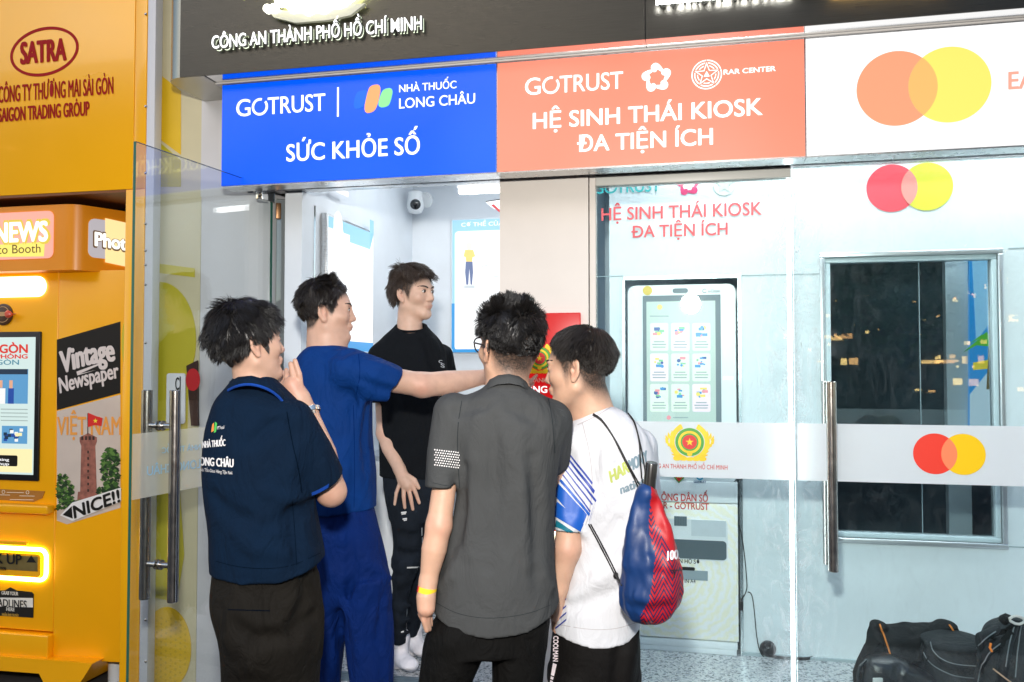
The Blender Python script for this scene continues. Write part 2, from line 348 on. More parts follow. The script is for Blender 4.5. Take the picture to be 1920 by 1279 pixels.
# walls of the two rooms
def wallobj(name, boxes, mat, label, cat='wall', pl=FP(0)):
    m = MB()
    for bx in boxes: m.slab(pl, *bx)
    return tag(m.build(name, mat, smooth=0), label, cat)
wallobj('wall', [(XS - .08, XS, ZF, 3.3, -(YB), -(YG + .0))], white_wall, 'white side wall of the open room carrying the tall lit poster')
wallobj('wall', [(XS - .08, XC1 + .05, ZF, 3.3, -(YB + .1), -YB)], white_wall, 'white back wall of the open room behind the dome camera')
wallobj('partition_wall', [(X(1098, YW) - .06, X(1098, YW), ZF, 3.3, -YB, -(YG + .052))], white_wall, 'white partition between the open room and the glazed room', 'wall')
wallobj('column', [(XC0, XC1 - .016, ZF, 2.7, -(YG + .05), -(YG - .03)), (XC1 - .012, XC1 + .012, ZF, 2.7, -(YG + .03), -(YG - .018))], beige, 'beige column between the open doorway and the glazed front', 'column')
kx0, kx1 = X(1171, YW), X(1386, YW); kz = P_W.hit(1171, 524)[1]
wx0, wx1 = X(1548, YW), X(1873, YW); wz1, wz0 = P_W.hit(1548, 484)[1], P_W.hit(1548, 1006)[1]
wallobj('wall', [(XC1 + .001, kx0, ZF, 3.0, -(YW + .06), -YW), (kx0, kx1, kz, 3.0, -(YW + .06), -YW), (kx1, wx0, ZF, 3.0, -(YW + .06), -YW),
                 (wx0, wx1, wz1, 3.0, -(YW + .06), -YW), (wx0, wx1, ZF, wz0, -(YW + .06), -YW), (wx1, 2.4, ZF, 3.0, -(YW + .06), -YW),
                 (kx0 - .03, kx1 + .03, ZF, 3.0, -(YW + .5), -(YW + .46)), (2.4, 2.46, ZF, 3.0, -(YW + .06), -YG)], cool_wall, 'pale panelled wall behind the glazed front holding kiosk and window')
pwall = [o for o in COL.objects if o.get('label', '').startswith('pale panelled wall')][0]; jm = S('joint_grey', (150, 168, 172), rough=.6)
for a, s2 in (((1116, 519), P_W.hit(1168, 519)[0]), ((1388, 517), P_W.hit(1540, 511)[0]), ((1890, 466), 2.4), ((1890, 1025), 2.4)):
    s, z = P_W.hit(*a); mb = MB(); mb.slab(P_W, s, s2, z - .002, z + .002, 0, .0015); mb.build('panel_joint', jm, pwall, smooth=0)
wallobj('ceiling', [(XS - .08, 2.5, 2.72, 2.76, -(YB + .1), -(YG + .02))], white_wall, 'white ceiling above both kiosk rooms', 'ceiling')['kind'] = 'structure'
wallobj('skirting', [(kx1 + .002, 2.4, ZF, ZF + .012, -YW, -(YW - .012))], S('skirting_grey', (170, 184, 188), rough=.5), 'thin pale skirting at the foot of the panelled wall')
wallobj('shop_wall', [(-9, XJ - .25, 0, 4.2, -4.9, -4.4), (-9, 6, 2.80, 5, -4.9, -(YG + .05)), (2.5, 6, 0, 2.8, -4.9, -(YG))], S('facade_grey', (120, 116, 112), rough=.7, var=.1), 'plain grey shop facade behind the signs and the yellow booth')

# ceiling lights
for nm, x0, x1, y0, y1, lab in (('ceiling_light', -1.35, -.95, 3.75, 4.35, 'white flat ceiling light of the open room above the young man in black'),
                                ('ceiling_light', -.2, .7, 3.52, 3.9, 'white flat ceiling light behind the header over the kiosk'),
                                ('ceiling_light', 1.0, 1.9, 3.52, 3.9, 'white flat ceiling light behind the header over the dark window')):
    t = thing(nm, lab, 'light', ((x0 + x1) / 2, (y0 + y1) / 2, 2.72))
    m = MB(); m.slab(FP(0), x0 - .02, x1 + .02, 2.70, 2.719, -y1 - .02, -y0 + .02, bev=.003); m.build('frame', white_pl, t)
    m = MB(); m.slab(FP(0), x0, x1, 2.692, 2.699, -y1, -y0); m.build('diffuser', M('ceiling_led' if x0 < -1 else 'ceiling_led_bright', (1, 1, 1), emit=9 if x0 < -1 else 12, ecol=(.93, .97, 1)), t)
s, z = P_B.hit(905, 350)
t = thing('batten_light', 'bright white batten lamp under the ceiling of the open room', 'light', P_B.P(s, z))
m = MB(); m.slab(FP(4.3), X(862, 4.3), XC0 + .1, 2.40, 2.425, 0, .04, bev=.008); m.build('tube', M('batten_led', (1, 1, 1), emit=5), t)
m = MB(); m.slab(FP(4.3), X(862, 4.3), XC0 + .1, 2.426, 2.45, -.01, .05); m.slab(FP(4.3), X(880, 4.3), X(884, 4.3), 2.45, 2.70, .0, .02); m.build('housing', white_pl, t)

# header beam over the glass, trims
t = thing('header_beam', 'metal header beam over the glass doors under the lit signs', 'beam', (0, YG, ZH))
m = MB(); m.slab(P_G, -1.93, 2.5, ZH, ZH + .07, -.05, .012, bev=.004); m.build('rail', alu, t)
m = MB(); m.slab(P_G, -1.93, 2.5, 2.30 + .04, 2.36, .013, YG - YS - .02); m.build('underside', chrome, t)
m = MB(); m.slab(P_G, XC1 + .012, XD - .01, ZH - .045, ZH - .002, -.03, .02, bev=.004); m.build('pane_rail', S('rail_grey', (196, 196, 190), rough=.4), t)

# ------------------------------------------------------------------ lit signs
def LB(name, rgb, st=1.0, rough=.3, var=0): return M(name, [v * .3 for v in lin(rgb)], rough=rough, emit=st, ecol=lin(rgb), spec=.3)
wl = M('lit_white', (.4, .4, .4), emit=1.15, ecol=(1, 1, 1), rough=.3)
sx = [X(410, YS), X(931, YS), X(1516, YS), X(1920, YS) + .8]
szt, szb = 2.682, 2.246
tw = [None] * 3
SB = [('lightbox_sign', 'blue lit sign box with white writing over the open doorway', (18, 86, 250)), ('lightbox_sign', 'orange lit sign box with three white logos and two lines of writing', (255, 163, 134)), ('lightbox_sign', 'white lit sign box with large red and yellow overlapping circles', (250, 250, 250))]
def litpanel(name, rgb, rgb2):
    """backlit printed face: uneven backlight put into the emission colour by noise"""
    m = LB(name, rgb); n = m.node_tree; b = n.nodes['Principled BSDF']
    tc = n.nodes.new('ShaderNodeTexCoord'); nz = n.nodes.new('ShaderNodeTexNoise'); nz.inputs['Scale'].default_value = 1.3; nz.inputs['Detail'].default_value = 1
    mx = n.nodes.new('ShaderNodeMix'); mx.data_type = 'RGBA'; mx.inputs['A'].default_value = (*lin(rgb), 1); mx.inputs['B'].default_value = (*lin(rgb2), 1)  # two emission tones, mixed by noise, imitate uneven backlight
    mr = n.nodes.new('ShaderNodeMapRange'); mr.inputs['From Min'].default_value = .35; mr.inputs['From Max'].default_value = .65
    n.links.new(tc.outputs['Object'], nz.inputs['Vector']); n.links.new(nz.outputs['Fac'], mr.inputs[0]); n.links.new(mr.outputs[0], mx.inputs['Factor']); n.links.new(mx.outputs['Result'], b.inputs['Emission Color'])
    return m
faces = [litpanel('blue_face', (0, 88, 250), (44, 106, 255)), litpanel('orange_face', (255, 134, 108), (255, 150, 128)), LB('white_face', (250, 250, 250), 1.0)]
for i, (nm, lab, rgb) in enumerate(SB):
    t = tw[i] = thing(nm, lab, 'sign', ((sx[i] + sx[i + 1]) / 2, YS, szb))
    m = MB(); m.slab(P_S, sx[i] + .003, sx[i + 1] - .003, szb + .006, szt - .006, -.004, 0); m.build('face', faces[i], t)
    m = MB(); m.slab(P_S, sx[i] + .001, sx[i + 1] - .001, szb, szt, -.10, -.0045); m.build('casing', alu, t)
t = tw[0]
def gotrust(pl, x0, x1, y0, y1, mat, par, n=.002, bold=.012, h=None):
    """GO TRUST word mark: G, open ring O with a gap, TRUST"""
    wd = x1 - x0; dy = lambda x: (pl_y(pl, x0, y0, x) - y0)
    T2('G', pl, x0, x0 + wd * .155, y0, y1, mat, par, n=n, bold=bold)
    T2('TRUST', pl, x0 + wd * .355, x1, y0 + dy(x0 + wd * .355), y1 + dy(x0 + wd * .355), mat, par, n=n, bold=bold)
    cx = x0 + wd * .262; c = pl.hit(cx, (y0 + y1) / 2 + dy(cx)); r = abs(pl.hit(x0, y0)[1] - pl.hit(x0, y1)[1]) * .52
    m = MB(); ring(m, pl, c, r * .74, r, 0, n, k=40, a0=R(75), a1=R(75 + 325)); m.build('logo_ring', mat, par, smooth=0)
gotrust(P_S, 444, 610, 219, 188, wl, t)
s0, s1, z0, z1 = rect(P_S, 632.5, 164, 219, 635.5); m = MB(); m.slab(P_S, s0, s1, z0, z1, 0, .002); m.build('divider', wl, t)
m = MB()
for k, (pts, mi) in enumerate((([(662, 205), (666, 180), (672, 171), (691, 168), (686, 190), (680, 203)], 0), ([(681, 213), (690, 170), (696, 160), (716, 158), (709, 195), (701, 211)], 1), ([(708, 202), (714, 178), (720, 167), (738, 165), (733, 190), (727, 201)], 2))):
    m.prism(P_S, [tuple(p) for p in smooth_poly([P_S.hit(*p) for p in pts], 2)], 0, .002 + .0008 * k, mi)
m.build('leaf_logo', [LB('leaf_blue', (2, 104, 238)), LB('leaf_orange', (255, 166, 108)), LB('leaf_green', (140, 232, 150))], t, smooth=0)
T2('NHÀ THUỐC', P_S, 749, 856, 173.5, 160, wl, t); T2('LONG CHÂU', P_S, 749, 891, 204, 185.5, wl, t)
T2('SỨC KHỎE SỐ', P_S, 538, 787, 303, 272, wl, t, bold=.02)
t = tw[1]
gotrust(P_S, 985, 1168, 179, 148, wl, t)
def loop_star(pl, cpx, r, mat, par, name='star_logo', n=.002):
    c = pl.hit(*cpx); m = MB()
    for k in range(5):                                  # five rounded folded arms round an open star
        a = R(90 + 72 * k); u = (math.cos(a), math.sin(a)); v = (-u[1], u[0])
        q = lambda x, y: (c[0] + r * (u[0] * x + v[0] * y), c[1] + r * (u[1] * x + v[1] * y))
        arm = smooth_poly([q(.40, .02), q(.42, .30), q(.80, .42), q(1.05, .18), q(1.02, -.12), q(.55, -.48), q(.34, -.38), q(.62, -.06)], 2)
        m.prism(pl, [tuple(p) for p in arm], 0, n)
    m.build(name, mat, par, smooth=0)
loop_star(P_S, (1231, 146), .054, wl, t)
c = P_S.hit(1325, 140); m = MB()
for r0, r1 in ((.051, .055), (.041, .045), (.031, .0345)): ring(m, P_S, c, r0, r1, 0, .0018, k=60)
st = star(c, .056, .024); st2 = star(c, .046, .0185)
m.prism(P_S, st, 0, .0028, 1); m.prism(P_S, st2, 0, .0034, 0)
m.prism(P_S, star(c, .036, .0145), 0, .004, 1)
m.prism(P_S, [(c[0], c[1] + .012), (c[0] - .011, c[1] - .009), (c[0] + .011, c[1] - .009)], 0, .0046, 0)
m.build('star_seal', [wl, faces[1]], t, smooth=0)
T2('RAR CENTER', P_S, 1357, 1454, 140.5, 131.5, wl, t, bold=.035)
T2('HỆ SINH THÁI KIOSK', P_S, 1000, 1429, 242, 213, wl, t, bold=.025); T2('ĐA TIỆN ÍCH', P_S, 1083, 1336, 285, 256, wl, t, bold=.025)
t = tw[2]
def circles(pl, c1, c2, r, par, cols, n=.002):
    a, b2 = pl.hit(*c1), pl.hit(*c2); d = math.hypot(b2[0] - a[0], b2[1] - a[1]); al = math.acos(d / 2 / r); th = math.atan2(b2[1] - a[1], b2[0] - a[0])
    for nm, pts, col, k in (('disc', circ(a, r, 72), cols[0], 0), ('disc', circ(b2, r, 72), cols[1], 1), ('overlap', circ(a, r, 24, th - al, th + al) + circ(b2, r, 24, th + math.pi - al, th + math.pi + al), cols[2], 2)):
        m = MB(); m.prism(pl, pts, 0, n + .0012 * k); m.build(nm, col, par, smooth=0)
rr = abs(P_S.hit(1605, 165)[0] - P_S.hit(1757, 165)[0]) / 2
circles(P_S, (1681, 166), (1780, 159), rr, t, (LB('disc_red', (252, 152, 116)), LB('disc_yellow', (253, 218, 104)), LB('disc_mix', (253, 176, 104))))
T2('EASY', P_S, 1891, 1990, 168, 136, LB('lit_letter_red', (246, 160, 140)), t, bold=.03)

# ------------------------------------------------------------------ dark metal fascia with back-lit letters
fz = 2.69; fx0, fx1 = X(322, YF), X(1920, YF) + .7; fj = X(1213, YF)
dark = M('dark_brushed_metal', (.055, .053, .046), rough=.3, metal=.85, bump=.25, bscale=25, stretch=(1, 1, 60), var=.1, vscale=8, bdist=.001)
gloss = M('mirror_dark_metal', (.8, .8, .8), rough=.12, metal=1)
t = thing('fascia_sign', 'dark metal fascia with glowing white letters above the lit sign boxes', 'sign', ((fx0 + fx1) / 2, YF, fz))
m = MB(); m.slab(P_F, fx0 + .02, fj - .0015, fz, 3.6, -.004, 0); m.build('panel', dark, t, smooth=0)
m = MB(); m.slab(P_F, fj + .0015, fx1, fz, 3.6, -.004, 0); m.build('panel', dark, t, smooth=0)
m = MB(); m.slab(P_F, sx[0] - .02, fj - .001, fz, fz + .004, -(YS - YF), -.005); m.slab(P_F, fj + .001, fx1, fz, fz + .004, -(YS - YF), -.005); m.build('soffit', gloss, t, smooth=0)
c = (fx0 + .02, YF + .08); pr = [(c[0] + .08 * math.cos(a), c[1] + .08 * math.sin(a)) for a in (R(270 - 90 * k / 10) for k in range(11))]
m = MB(); vs = [(x, y, z) for z in (fz, 3.6) for x, y in pr + [(fx0 - .06, YG + .02)]]; k = len(pr) + 1
m.add(vs, [(i, i + 1, k + i + 1, k + i) for i in range(k - 1)]); m.build('end_return', M('end_return_metal', (.30, .28, .22), rough=.25, metal=.9), t, smooth=60)
vs = [Vector((x, y, fz)) for x, y in pr] + [Vector((fx0 - .06, YG, fz)), Vector((sx[0] - .03, YG, fz)), Vector((sx[0] - .03, YF + .006, fz))]
m = MB(); m.add(vs + [v + Vector((0, 0, .004)) for v in vs], [tuple(range(len(vs))), tuple(range(len(vs), 2 * len(vs)))[::-1]]); m.build('end_underside', M('underside_grey', (.55, .54, .5), rough=.35, metal=.6), t, smooth=0)
m = MB(); m.slab(P_S, sx[0] - .03, fx1, szt + .0008, fz - .0008, -.06, .002); m.build('trim', S('trim_grey', (226, 222, 218), rough=.5), t, smooth=0)
lw = M('letter_glow', (.9, .9, .9), emit=1.2, ecol=(1, 1, .98)); lh = M('letter_side', (.16, .165, .15), emit=.02, ecol=(.95, 1, .88))
text('CÔNG AN THÀNH PHỐ HỒ CHÍ MINH', P_F, (404, 96), (795, 60), (404, 72.5), lw, t, n=.026, bold=.006, depth=.003)
text('CÔNG AN THÀNH PHỐ HỒ CHÍ MINH', P_F, (404, 96), (795, 60), (404, 72.5), lh, t, name='letter_halo', n=.006, bold=.004, depth=.019)
text('CÔNG AN THÀNH PHỐ HỒ CHÍ MINH', P_F, (404, 97), (795, 61), (404, 73), M('led_strip_glow', (.5, .5, .5), emit=2, ecol=(.88, 1, .72)), t, name='backlight', n=.002, bold=-.012, depth=.004)
text('GOTRUST SMART KIOSK', P_F, (1232, 16), (1560, -12), (1232, -16), lw, t, n=.034, bold=.03, depth=.004)
text('GOTRUST SMART KIOSK', P_F, (1232, 16), (1560, -12), (1232, -16), lh, t, name='letter_halo', n=.012, bold=.03, depth=.02)
m = MB(); m.slab(P_F, X(1235, YF), X(1500, YF), 2.80, 2.82, .03, .036); m.slab(P_F, X(1560, YF), X(1800, YF), 2.80, 2.82, .03, .036, 1); m.build('backlight', [M('strip_cool', (.5, .5, .5), emit=60, ecol=(1, 1, 1)), M('strip_amber', (.5, .4, .2), emit=50, ecol=(1, .62, .18))], t)
cc = P_F.hit(601, -62); lwf = M('emblem_glow', (.9, .88, .7), emit=2.2, ecol=(1, .99, .88))
m = MB(); m.prism(P_F, [(cc[0] + .245 * math.cos(a) * (1 + .03 * math.cos(22 * a)), cc[1] + .205 * math.sin(a) * (1 + .03 * math.cos(22 * a))) for a in (2 * math.pi * k / 160 for k in range(160))], .03, .05)
for q in (512, 524, 640, 652): m.prism(P_F, circ(P_F.hit(q, 25 - (q - 512) * .09), .017, 16), .03, .052)
m.build('emblem', lwf, t); m = MB(); m.prism(P_F, circ(cc, .235, 60, ry=.195), .004, .02); m.build('emblem_backlight', M('emblem_led', (.8, .8, .5), emit=26, ecol=(.95, 1, .55)), t)
m = MB(); m.prism(P_F, [P_F.hit(*p) for p in ((505, 20), (520, 38), (560, 48), (620, 43), (662, 34), (690, 12), (650, 14), (600, 22), (560, 28))], .012, .028); m.build('ribbon', S('ribbon_grey', (196, 196, 180), rough=.4), t, smooth=0)

# ------------------------------------------------------------------ left end: mural wall, jamb, yellow cladding
mx0, mx1 = X(262, YG), XJ
t = thing('mural_wall', 'beige wall with painted yellow curves between the yellow cladding and the doorway', 'wall', (mx0, YG, 0))
PM = P_G
m = MB(); m.slab(PM, mx0, X(372, YG), 0, 3.4, -.14, -.006); m.build('plaster', S('mural_beige', (206, 196, 160), rough=.6, var=.04, bump=.05, bscale=90), t, smooth=0)
ym = S('mural_yellow', (226, 184, 30), rough=.5, var=.05); yo = S('mural_olive', (196, 182, 40), rough=.5)
m = MB(); poly(m, PM, [(264, 100), (292, 105), (300, 140), (338, 170), (338, 290), (300, 262), (264, 225)], -.006, -.004); poly(m, PM, [(264, 240), (300, 268), (338, 300), (338, 350), (264, 350)], -.006, -.004, 1)
poly(m, PM, [(264, 490), (364, 503), (364, 520), (284, 510), (284, 1180), (264, 1180)], -.006, -.004, 1); poly(m, PM, [(284, 600), (318, 600), (340, 640), (352, 720), (350, 820), (336, 920), (344, 1040), (330, 1130), (284, 1120)], -.006, -.0036, 3)
m.prism(PM, circ(PM.hit(296, 640), .19, 48, ry=.27), -.006, -.0032, 1)
c = PM.hit(312, 1215); m.prism(PM, circ(c, .12, 40, ry=.18), -.006, -.003, 0)
for i in range(9):
    for j in range(12):
        q = (c[0] - .1 + i * .024, c[1] - .17 + j * .026 + (i % 2) * .013)
        if ((q[0] - c[0]) / .11) ** 2 + ((q[1] - c[1]) / .165) ** 2 < 1: m.prism(PM, circ(q, .006, 6), -.003, -.0024, 2)
m.build('painted_curve', [ym, yo, S('mural_dot', (206, 170, 30), rough=.5), S('mural_lime', (204, 190, 58), rough=.5)], t, smooth=0)
m = MB(); m.slab(PM, X(372, YG), sx[0] - .001, 2.26, 3.3, -.14, -.002); m.slab(PM, X(374, YG), XJ, 0, ZH - .001, -.14, -.001); m.build('jamb', S('jamb_grey', (206, 204, 204), rough=.45, var=.03), t, smooth=0)
t = thing('wall_plaque', 'small dark board with a red mark on the wall behind the open glass door', 'sign', PM.P(*PM.hit(362, 800)))
m = MB(); poly(m, PM, [(352, 686), (372, 676), (374, 798), (361, 798)], 0, .012); m.build('board', S('plaque_brown', (58, 34, 26), rough=.4), t, smooth=0)
m = MB(); m.prism(PM, circ(PM.hit(365, 712), .035, 24, ry=.05), .012, .015); m.build('badge', S('plaque_red', (196, 34, 40), rough=.4), t, smooth=0)
t = thing('wall_card', 'white card with a black sign on the wall behind the long door handle', 'card', PM.P(*PM.hit(332, 790)))
m = MB(); s0, s1, z0, z1 = rect(PM, 314, 700, 794, 349); m.prism(PM, rrect(s0, s1, z0, z1, .012), 0, .006); m.build('card', S('card_white', (236, 236, 238), rough=.4), t, smooth=0)
m = MB(); s0, s1, z0, z1 = rect(PM, 339, 706, 732, 340.5); m.slab(PM, s0, s1, z0, z1, .006, .008); m.build('mark', black_pl, t, smooth=0)
T2('C', PM, 331, 338, 731, 708, black_pl, t, n=.008)

yel = S('yellow_cladding', (250, 178, 2), rough=.3, var=.04, vscale=2, coat=.2, bump=.03, bscale=5)
t = thing('yellow_cladding', 'tall yellow cladding with red company writing above and beside the booth', 'wall', (X(120, YP), YP, 0))
zb = P_P.hit(120, 361)[1]
m = MB(); m.slab(P_P, -6, X(245, YP) - .002, zb, 3.6, -.03, 0, bev=.002); m.build('upper_panel', yel, t)
m = MB(); m.slab(P_P, X(231, YP), X(267, YP), 0, zb - .002, -.03, -.001, bev=.002); m.slab(P_P, X(245, YP), X(267, YP), zb - .001, 3.6, -.03, -.001, bev=.002); m.build('post', yel, t)
m = MB(); m.slab(P_P, X(269, YP), X(284, YP), 0, 3.6, -.05, .002, bev=.002); m.build('edge_trim', S('trim_white', (205, 205, 208), rough=.4), t)
m = MB()
for py in (27, 200, 325, 420, 470, 497, 534, 643, 1162, 1240): m.lathe(P_P.P(*P_P.hit(274, py), .002), P_P.n, [(.006, 0), (.006, .003), (.003, .005)], 10)
m.build('bolt', steel, t)
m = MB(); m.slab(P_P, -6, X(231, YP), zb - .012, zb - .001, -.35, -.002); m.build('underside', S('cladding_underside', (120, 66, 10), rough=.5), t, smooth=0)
red = S('sign_red', (158, 6, 4), rough=.6, spec=.2)
T2('SATRA', P_P, 40, 124, 120, 81, red, t, bold=.05); T2('CÔNG TY THƯƠNG MẠI SÀI GÒN', P_P, -2, 213, 193, 163, red, t, bold=.018); T2('SAIGON TRADING GROUP', P_P, -2, 168, 229, 204, red, t, bold=.03)
c = P_P.hit(83, 97); rx = (P_P.hit(147, 97)[0] - P_P.hit(19, 97)[0]) / 2; rz = .115; m = MB()
for i in range(72):
    a, q = 2 * math.pi * i / 72, 2 * math.pi * (i + 1) / 72
    m.prism(P_P, [(c[0] + (rx - d) * math.cos(x), c[1] + (rz - d) * math.sin(x) + .008 * math.cos(x)) for d, x in ((.014, a), (0, a), (0, q), (.014, q))], 0, .002)
m.build('oval', red, t, smooth=0)
t = thing('niche_wall', 'dark brown recess wall behind the yellow booth', 'wall', (X(120, 4.3), 4.3, 0))
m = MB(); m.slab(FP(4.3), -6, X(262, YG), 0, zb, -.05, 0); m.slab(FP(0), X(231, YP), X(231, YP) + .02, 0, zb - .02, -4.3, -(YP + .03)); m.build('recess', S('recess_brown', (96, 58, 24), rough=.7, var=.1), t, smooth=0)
# ------------------------------------------------------------------ the yellow photo booth
dB = 4.05; A = JW(104, 900, dB); PB1 = Plane((A.x, A.y), (1, 0)); PB2 = Plane((A.x, A.y), (math.cos(R(6.4)), math.sin(R(6.4))))
by = S('booth_yellow', (250, 176, 6), rough=.32, var=.03, vscale=3, coat=.25, bump=.03, bscale=4)
bo = S('booth_orange', (232, 142, 18), rough=.35, var=.03, vscale=3, coat=.2)
t = thing('photo_booth', 'yellow newspaper photo booth with screen, lit slot and black decal under the cladding', 'photo booth', (A.x - .4, A.y + .2, 0))
def bz(py, px=104): return PB1.hit(px, py)[1]
zt, zb2 = bz(508), bz(1238)
m = MB(); m.slab(PB1, -1.2, -.001, bz(955), zt, -.55, 0, bev=.006)          # upper body with screen
m.slab(PB1, -1.2, -.001, bz(1186), bz(958), -.55, .0, bev=.006); m.build('body', by, t)
m = MB(); s1 = PB2.hit(229, 900)[0]; m.slab(PB2, .001, s1, zb2, zt, -.5, 0, bev=.004); m.build('side_panel', by, t)
m = MB(); m.slab(PB1, -1.2, .0, bz(962), bz(946), 0, .05, bev=.008); m.build('shelf', by, t)
m = MB(); m.slab(PB1, -1.2, -.002, bz(1236), bz(1190), -.5, .03, bev=.006)
m.prism(PB1, [PB1.hit(*p) for p in ((-160, 1212), (150, 1234), (187, 1238), (172, 1262), (160, 1279), (96, 1272), (88, 1256), (-160, 1238))], -.3, .05); m.build('base', by, t)
m = MB(); m.lathe(PB2.P(s1 - .08, 0, -.1), (0, 0, 1), [(.032, .0), (.032, zb2)], 20); m.build('foot', white_pl, t)
# header with rounded corner
h0 = JW(138, 450, 3.93); hd = (math.cos(TH + R(90 - 37.8 - 0)), math.sin(TH + R(90 - 37.8)))
PH1 = Plane((h0.x, h0.y), (1, 0)); PH2 = Plane((h0.x, h0.y), hd); hz0, hz1 = PH1.hit(120, 506)[1], PH1.hit(120, 383)[1]
c1 = [PH1.P(-1.4, 0), PH1.P(-.05, 0)]; e2 = PH2.P(.05, 0); q0, q2 = c1[1], e2; q1 = PH1.P(0, 0)
out = [c1[0]] + [q0 * (1 - k) ** 2 + q1 * 2 * k * (1 - k) + q2 * k * k for k in [i / 8 for i in range(9)]] + [PH2.P(.55, 0), PH2.P(.55, 0) + Vector((-.5, .5, 0)), c1[0] + Vector((0, .5, 0))]
m = MB(); k = len(out); m.add([v + Vector((0, 0, z)) for z in (hz0, hz1) for v in out], [tuple(range(k)), tuple(range(k, 2 * k))[::-1]] + [(i, (i + 1) % k, k + (i + 1) % k, k + i) for i in range(k)]); m.build('header', bo, t, smooth=30)
pk = LB('lit_pink', (247, 168, 150)); cream = LB('lit_cream', (255, 240, 190))
def ph(pl, x0, yt, yb_, x1): a = pl.hit(x0, yt); b2 = pl.hit(x1, yb_); return a[0], b2[0], b2[1], a[1]
s0, s1_, z0, z1 = ph(PH1, -40, 402, 484, 100); hs = MB(); hs.prism(PH1, rrect(s0, s1_, z0, z1, .03), 0, .006); hp = hs.build('header_sign', pk, t, smooth=0)
text('NEWS', PH1, (-6, 455), (92, 452), (-6, 420), LB('lit_letter_white', (255, 255, 246), 1.2), hp, n=.012, bold=.05)
text('NEWS', PH1, (-8, 457.5), (94, 454.5), (-8, 417), LB('lit_gold', (216, 190, 70)), hp, name='lettering_outline', n=.008, bold=.09)
m = MB(); poly(m, PH1, [(-40, 462), (86, 454), (84, 481), (-40, 483)], .006, .008); m.build('banner', LB('lit_banner', (246, 226, 110)), hp, smooth=0)
text('Photo Booth', PH1, (-34, 478), (79, 474), (-34, 462), S('ink_brown', (90, 60, 20), emit=.25), hp, n=.010, bold=-.005)
a_ = PH2.hit(166, 412); b_ = PH2.hit(243, 430); zA, zB = PH2.hit(166, 482)[1], PH2.hit(166, 409)[1]
m = MB(); m.prism(PH2, rrect(a_[0], b_[0] + .3, zA, zB, .03), 0, .006); hp2 = m.build('header_sign', LB('lit_grey', (178, 172, 176)), t, smooth=0)
m = MB(); m.prism(PH2, [PH2.hit(*p) for p in ((196, 409.5), (196, 492), (262, 506), (262, 424))], .006, .008); m.build('lit_field', LB('lit_warm', (255, 226, 160)), hp2, smooth=0)
text('Photo', PH2, (176, 461), (249, 472), (176, 436), LB('lit_letter_white', (255, 255, 246), 1.2), hp2, n=.014, bold=.05)
text('Photo', PH2, (175, 463), (251, 474.5), (175, 434), S('letter_brown', (126, 92, 60), rough=.5), hp2, name='lettering_outline', n=.010, bold=.085)
# front equipment
s0, s1_, z0, z1 = ph(PB1, -60, 522, 556, 88); m = MB(); m.prism(PB1, rrect(s0, s1_, z0, z1, (z1 - z0) * .48), .004, .012); m.build('lamp', M('booth_lamp', (1, 1, .95), emit=2.5, ecol=(1, .97, .88)), t, smooth=0)
c = PB1.hit(8, 590); m = MB(); m.lathe(PB1.P(*c, 0), PB1.n, [(.052, 0), (.052, .008), (.046, .010)], 32); m.build('badge', S('badge_brown', (70, 44, 26), rough=.4), t)
m = MB(); ring(m, PB1, c, .036, .039, .010, .012); m.slab(PB1, c[0] - .03, c[0] + .03, c[1] - .008, c[1] + .012, .010, .013); m.build('badge_print', S('badge_tan', (190, 150, 100), rough=.5), t, smooth=0)
c = PB1.hit(26, 590); m = MB(); m.lathe(PB1.P(*c, .01), PB1.n, [(.006, 0), (.006, .012), (.016, .018), (.018, .028), (.010, .036)], 20); m.tube([PB1.P(c[0] + .012, c[1], .025), PB1.P(c[0] + .036, c[1] + .002, .028)], .002); m.build('knob', S('knob_red', (206, 80, 58), rough=.3), t)
s0, s1_, z0, z1 = ph(PB1, -130, 624, 902, 74); m = MB(); m.slab(PB1, s0, s1_, z0, z1, -.01, .012, bev=.005); scr = m.build('screen_bezel', black_pl, t)
s0, s1_, z0, z1 = ph(PB1, -124, 634, 890, 66); m = MB(); m.slab(PB1, s0, s1_, z0, z1, .0122, .0135); m.build('screen', LB('screen_pale', (206, 226, 222), .9), scr, smooth=0)
sc_red = LB('screen_red', (206, 52, 44)); sc_teal = LB('screen_teal', (70, 130, 150)); sc_dk = LB('screen_dark', (24, 26, 26), .4)
T2('SÀI GÒN', PB1, -34, 56, 662, 647, sc_red, scr, n=.0145, bold=.05); T2('HẢI PHÒNG', PB1, -34, 56, 672.5, 665, sc_red, scr, n=.0145, bold=.05); T2('SÀI GÒN', PB1, -34, 40, 684, 675, sc_teal, scr, n=.0145)
m = MB()
def sp(x0, yt, yb_, x1, mi, n=.0142):
    s0, s1_, z0, z1 = ph(PB1, x0, yt, yb_, x1); m.slab(PB1, s0, s1_, z0, z1, .0134, n, mi)
sp(-100, 692, 757, 56, 0); sp(-100, 692, 702, 56, 1, .0146); sp(0, 728, 757, 14, 2, .0148); sp(20, 728, 757, 30, 3, .0148); sp(3, 713, 727, 9, 4, .0148); sp(22, 713, 728, 28, 4, .0148); sp(-100, 764, 830, 0, 5); sp(8, 798, 832, 55, 0); sp(-100, 838, 886, 64, 6)
for i in range(16): x = 10 + random.random() * 38; y = 800 + random.random() * 24; sp(x, y, y + 6, x + 6, random.choice([1, 2, 3, 6]), .0148 + i * .0001)
for i in range(6): sp(-60, 770 + i * 9, 774 + i * 9, -4, 7, .0149)
for i in range(4): sp(6, 766 + i * 7, 768.5 + i * 7, 56, 7, .0149)
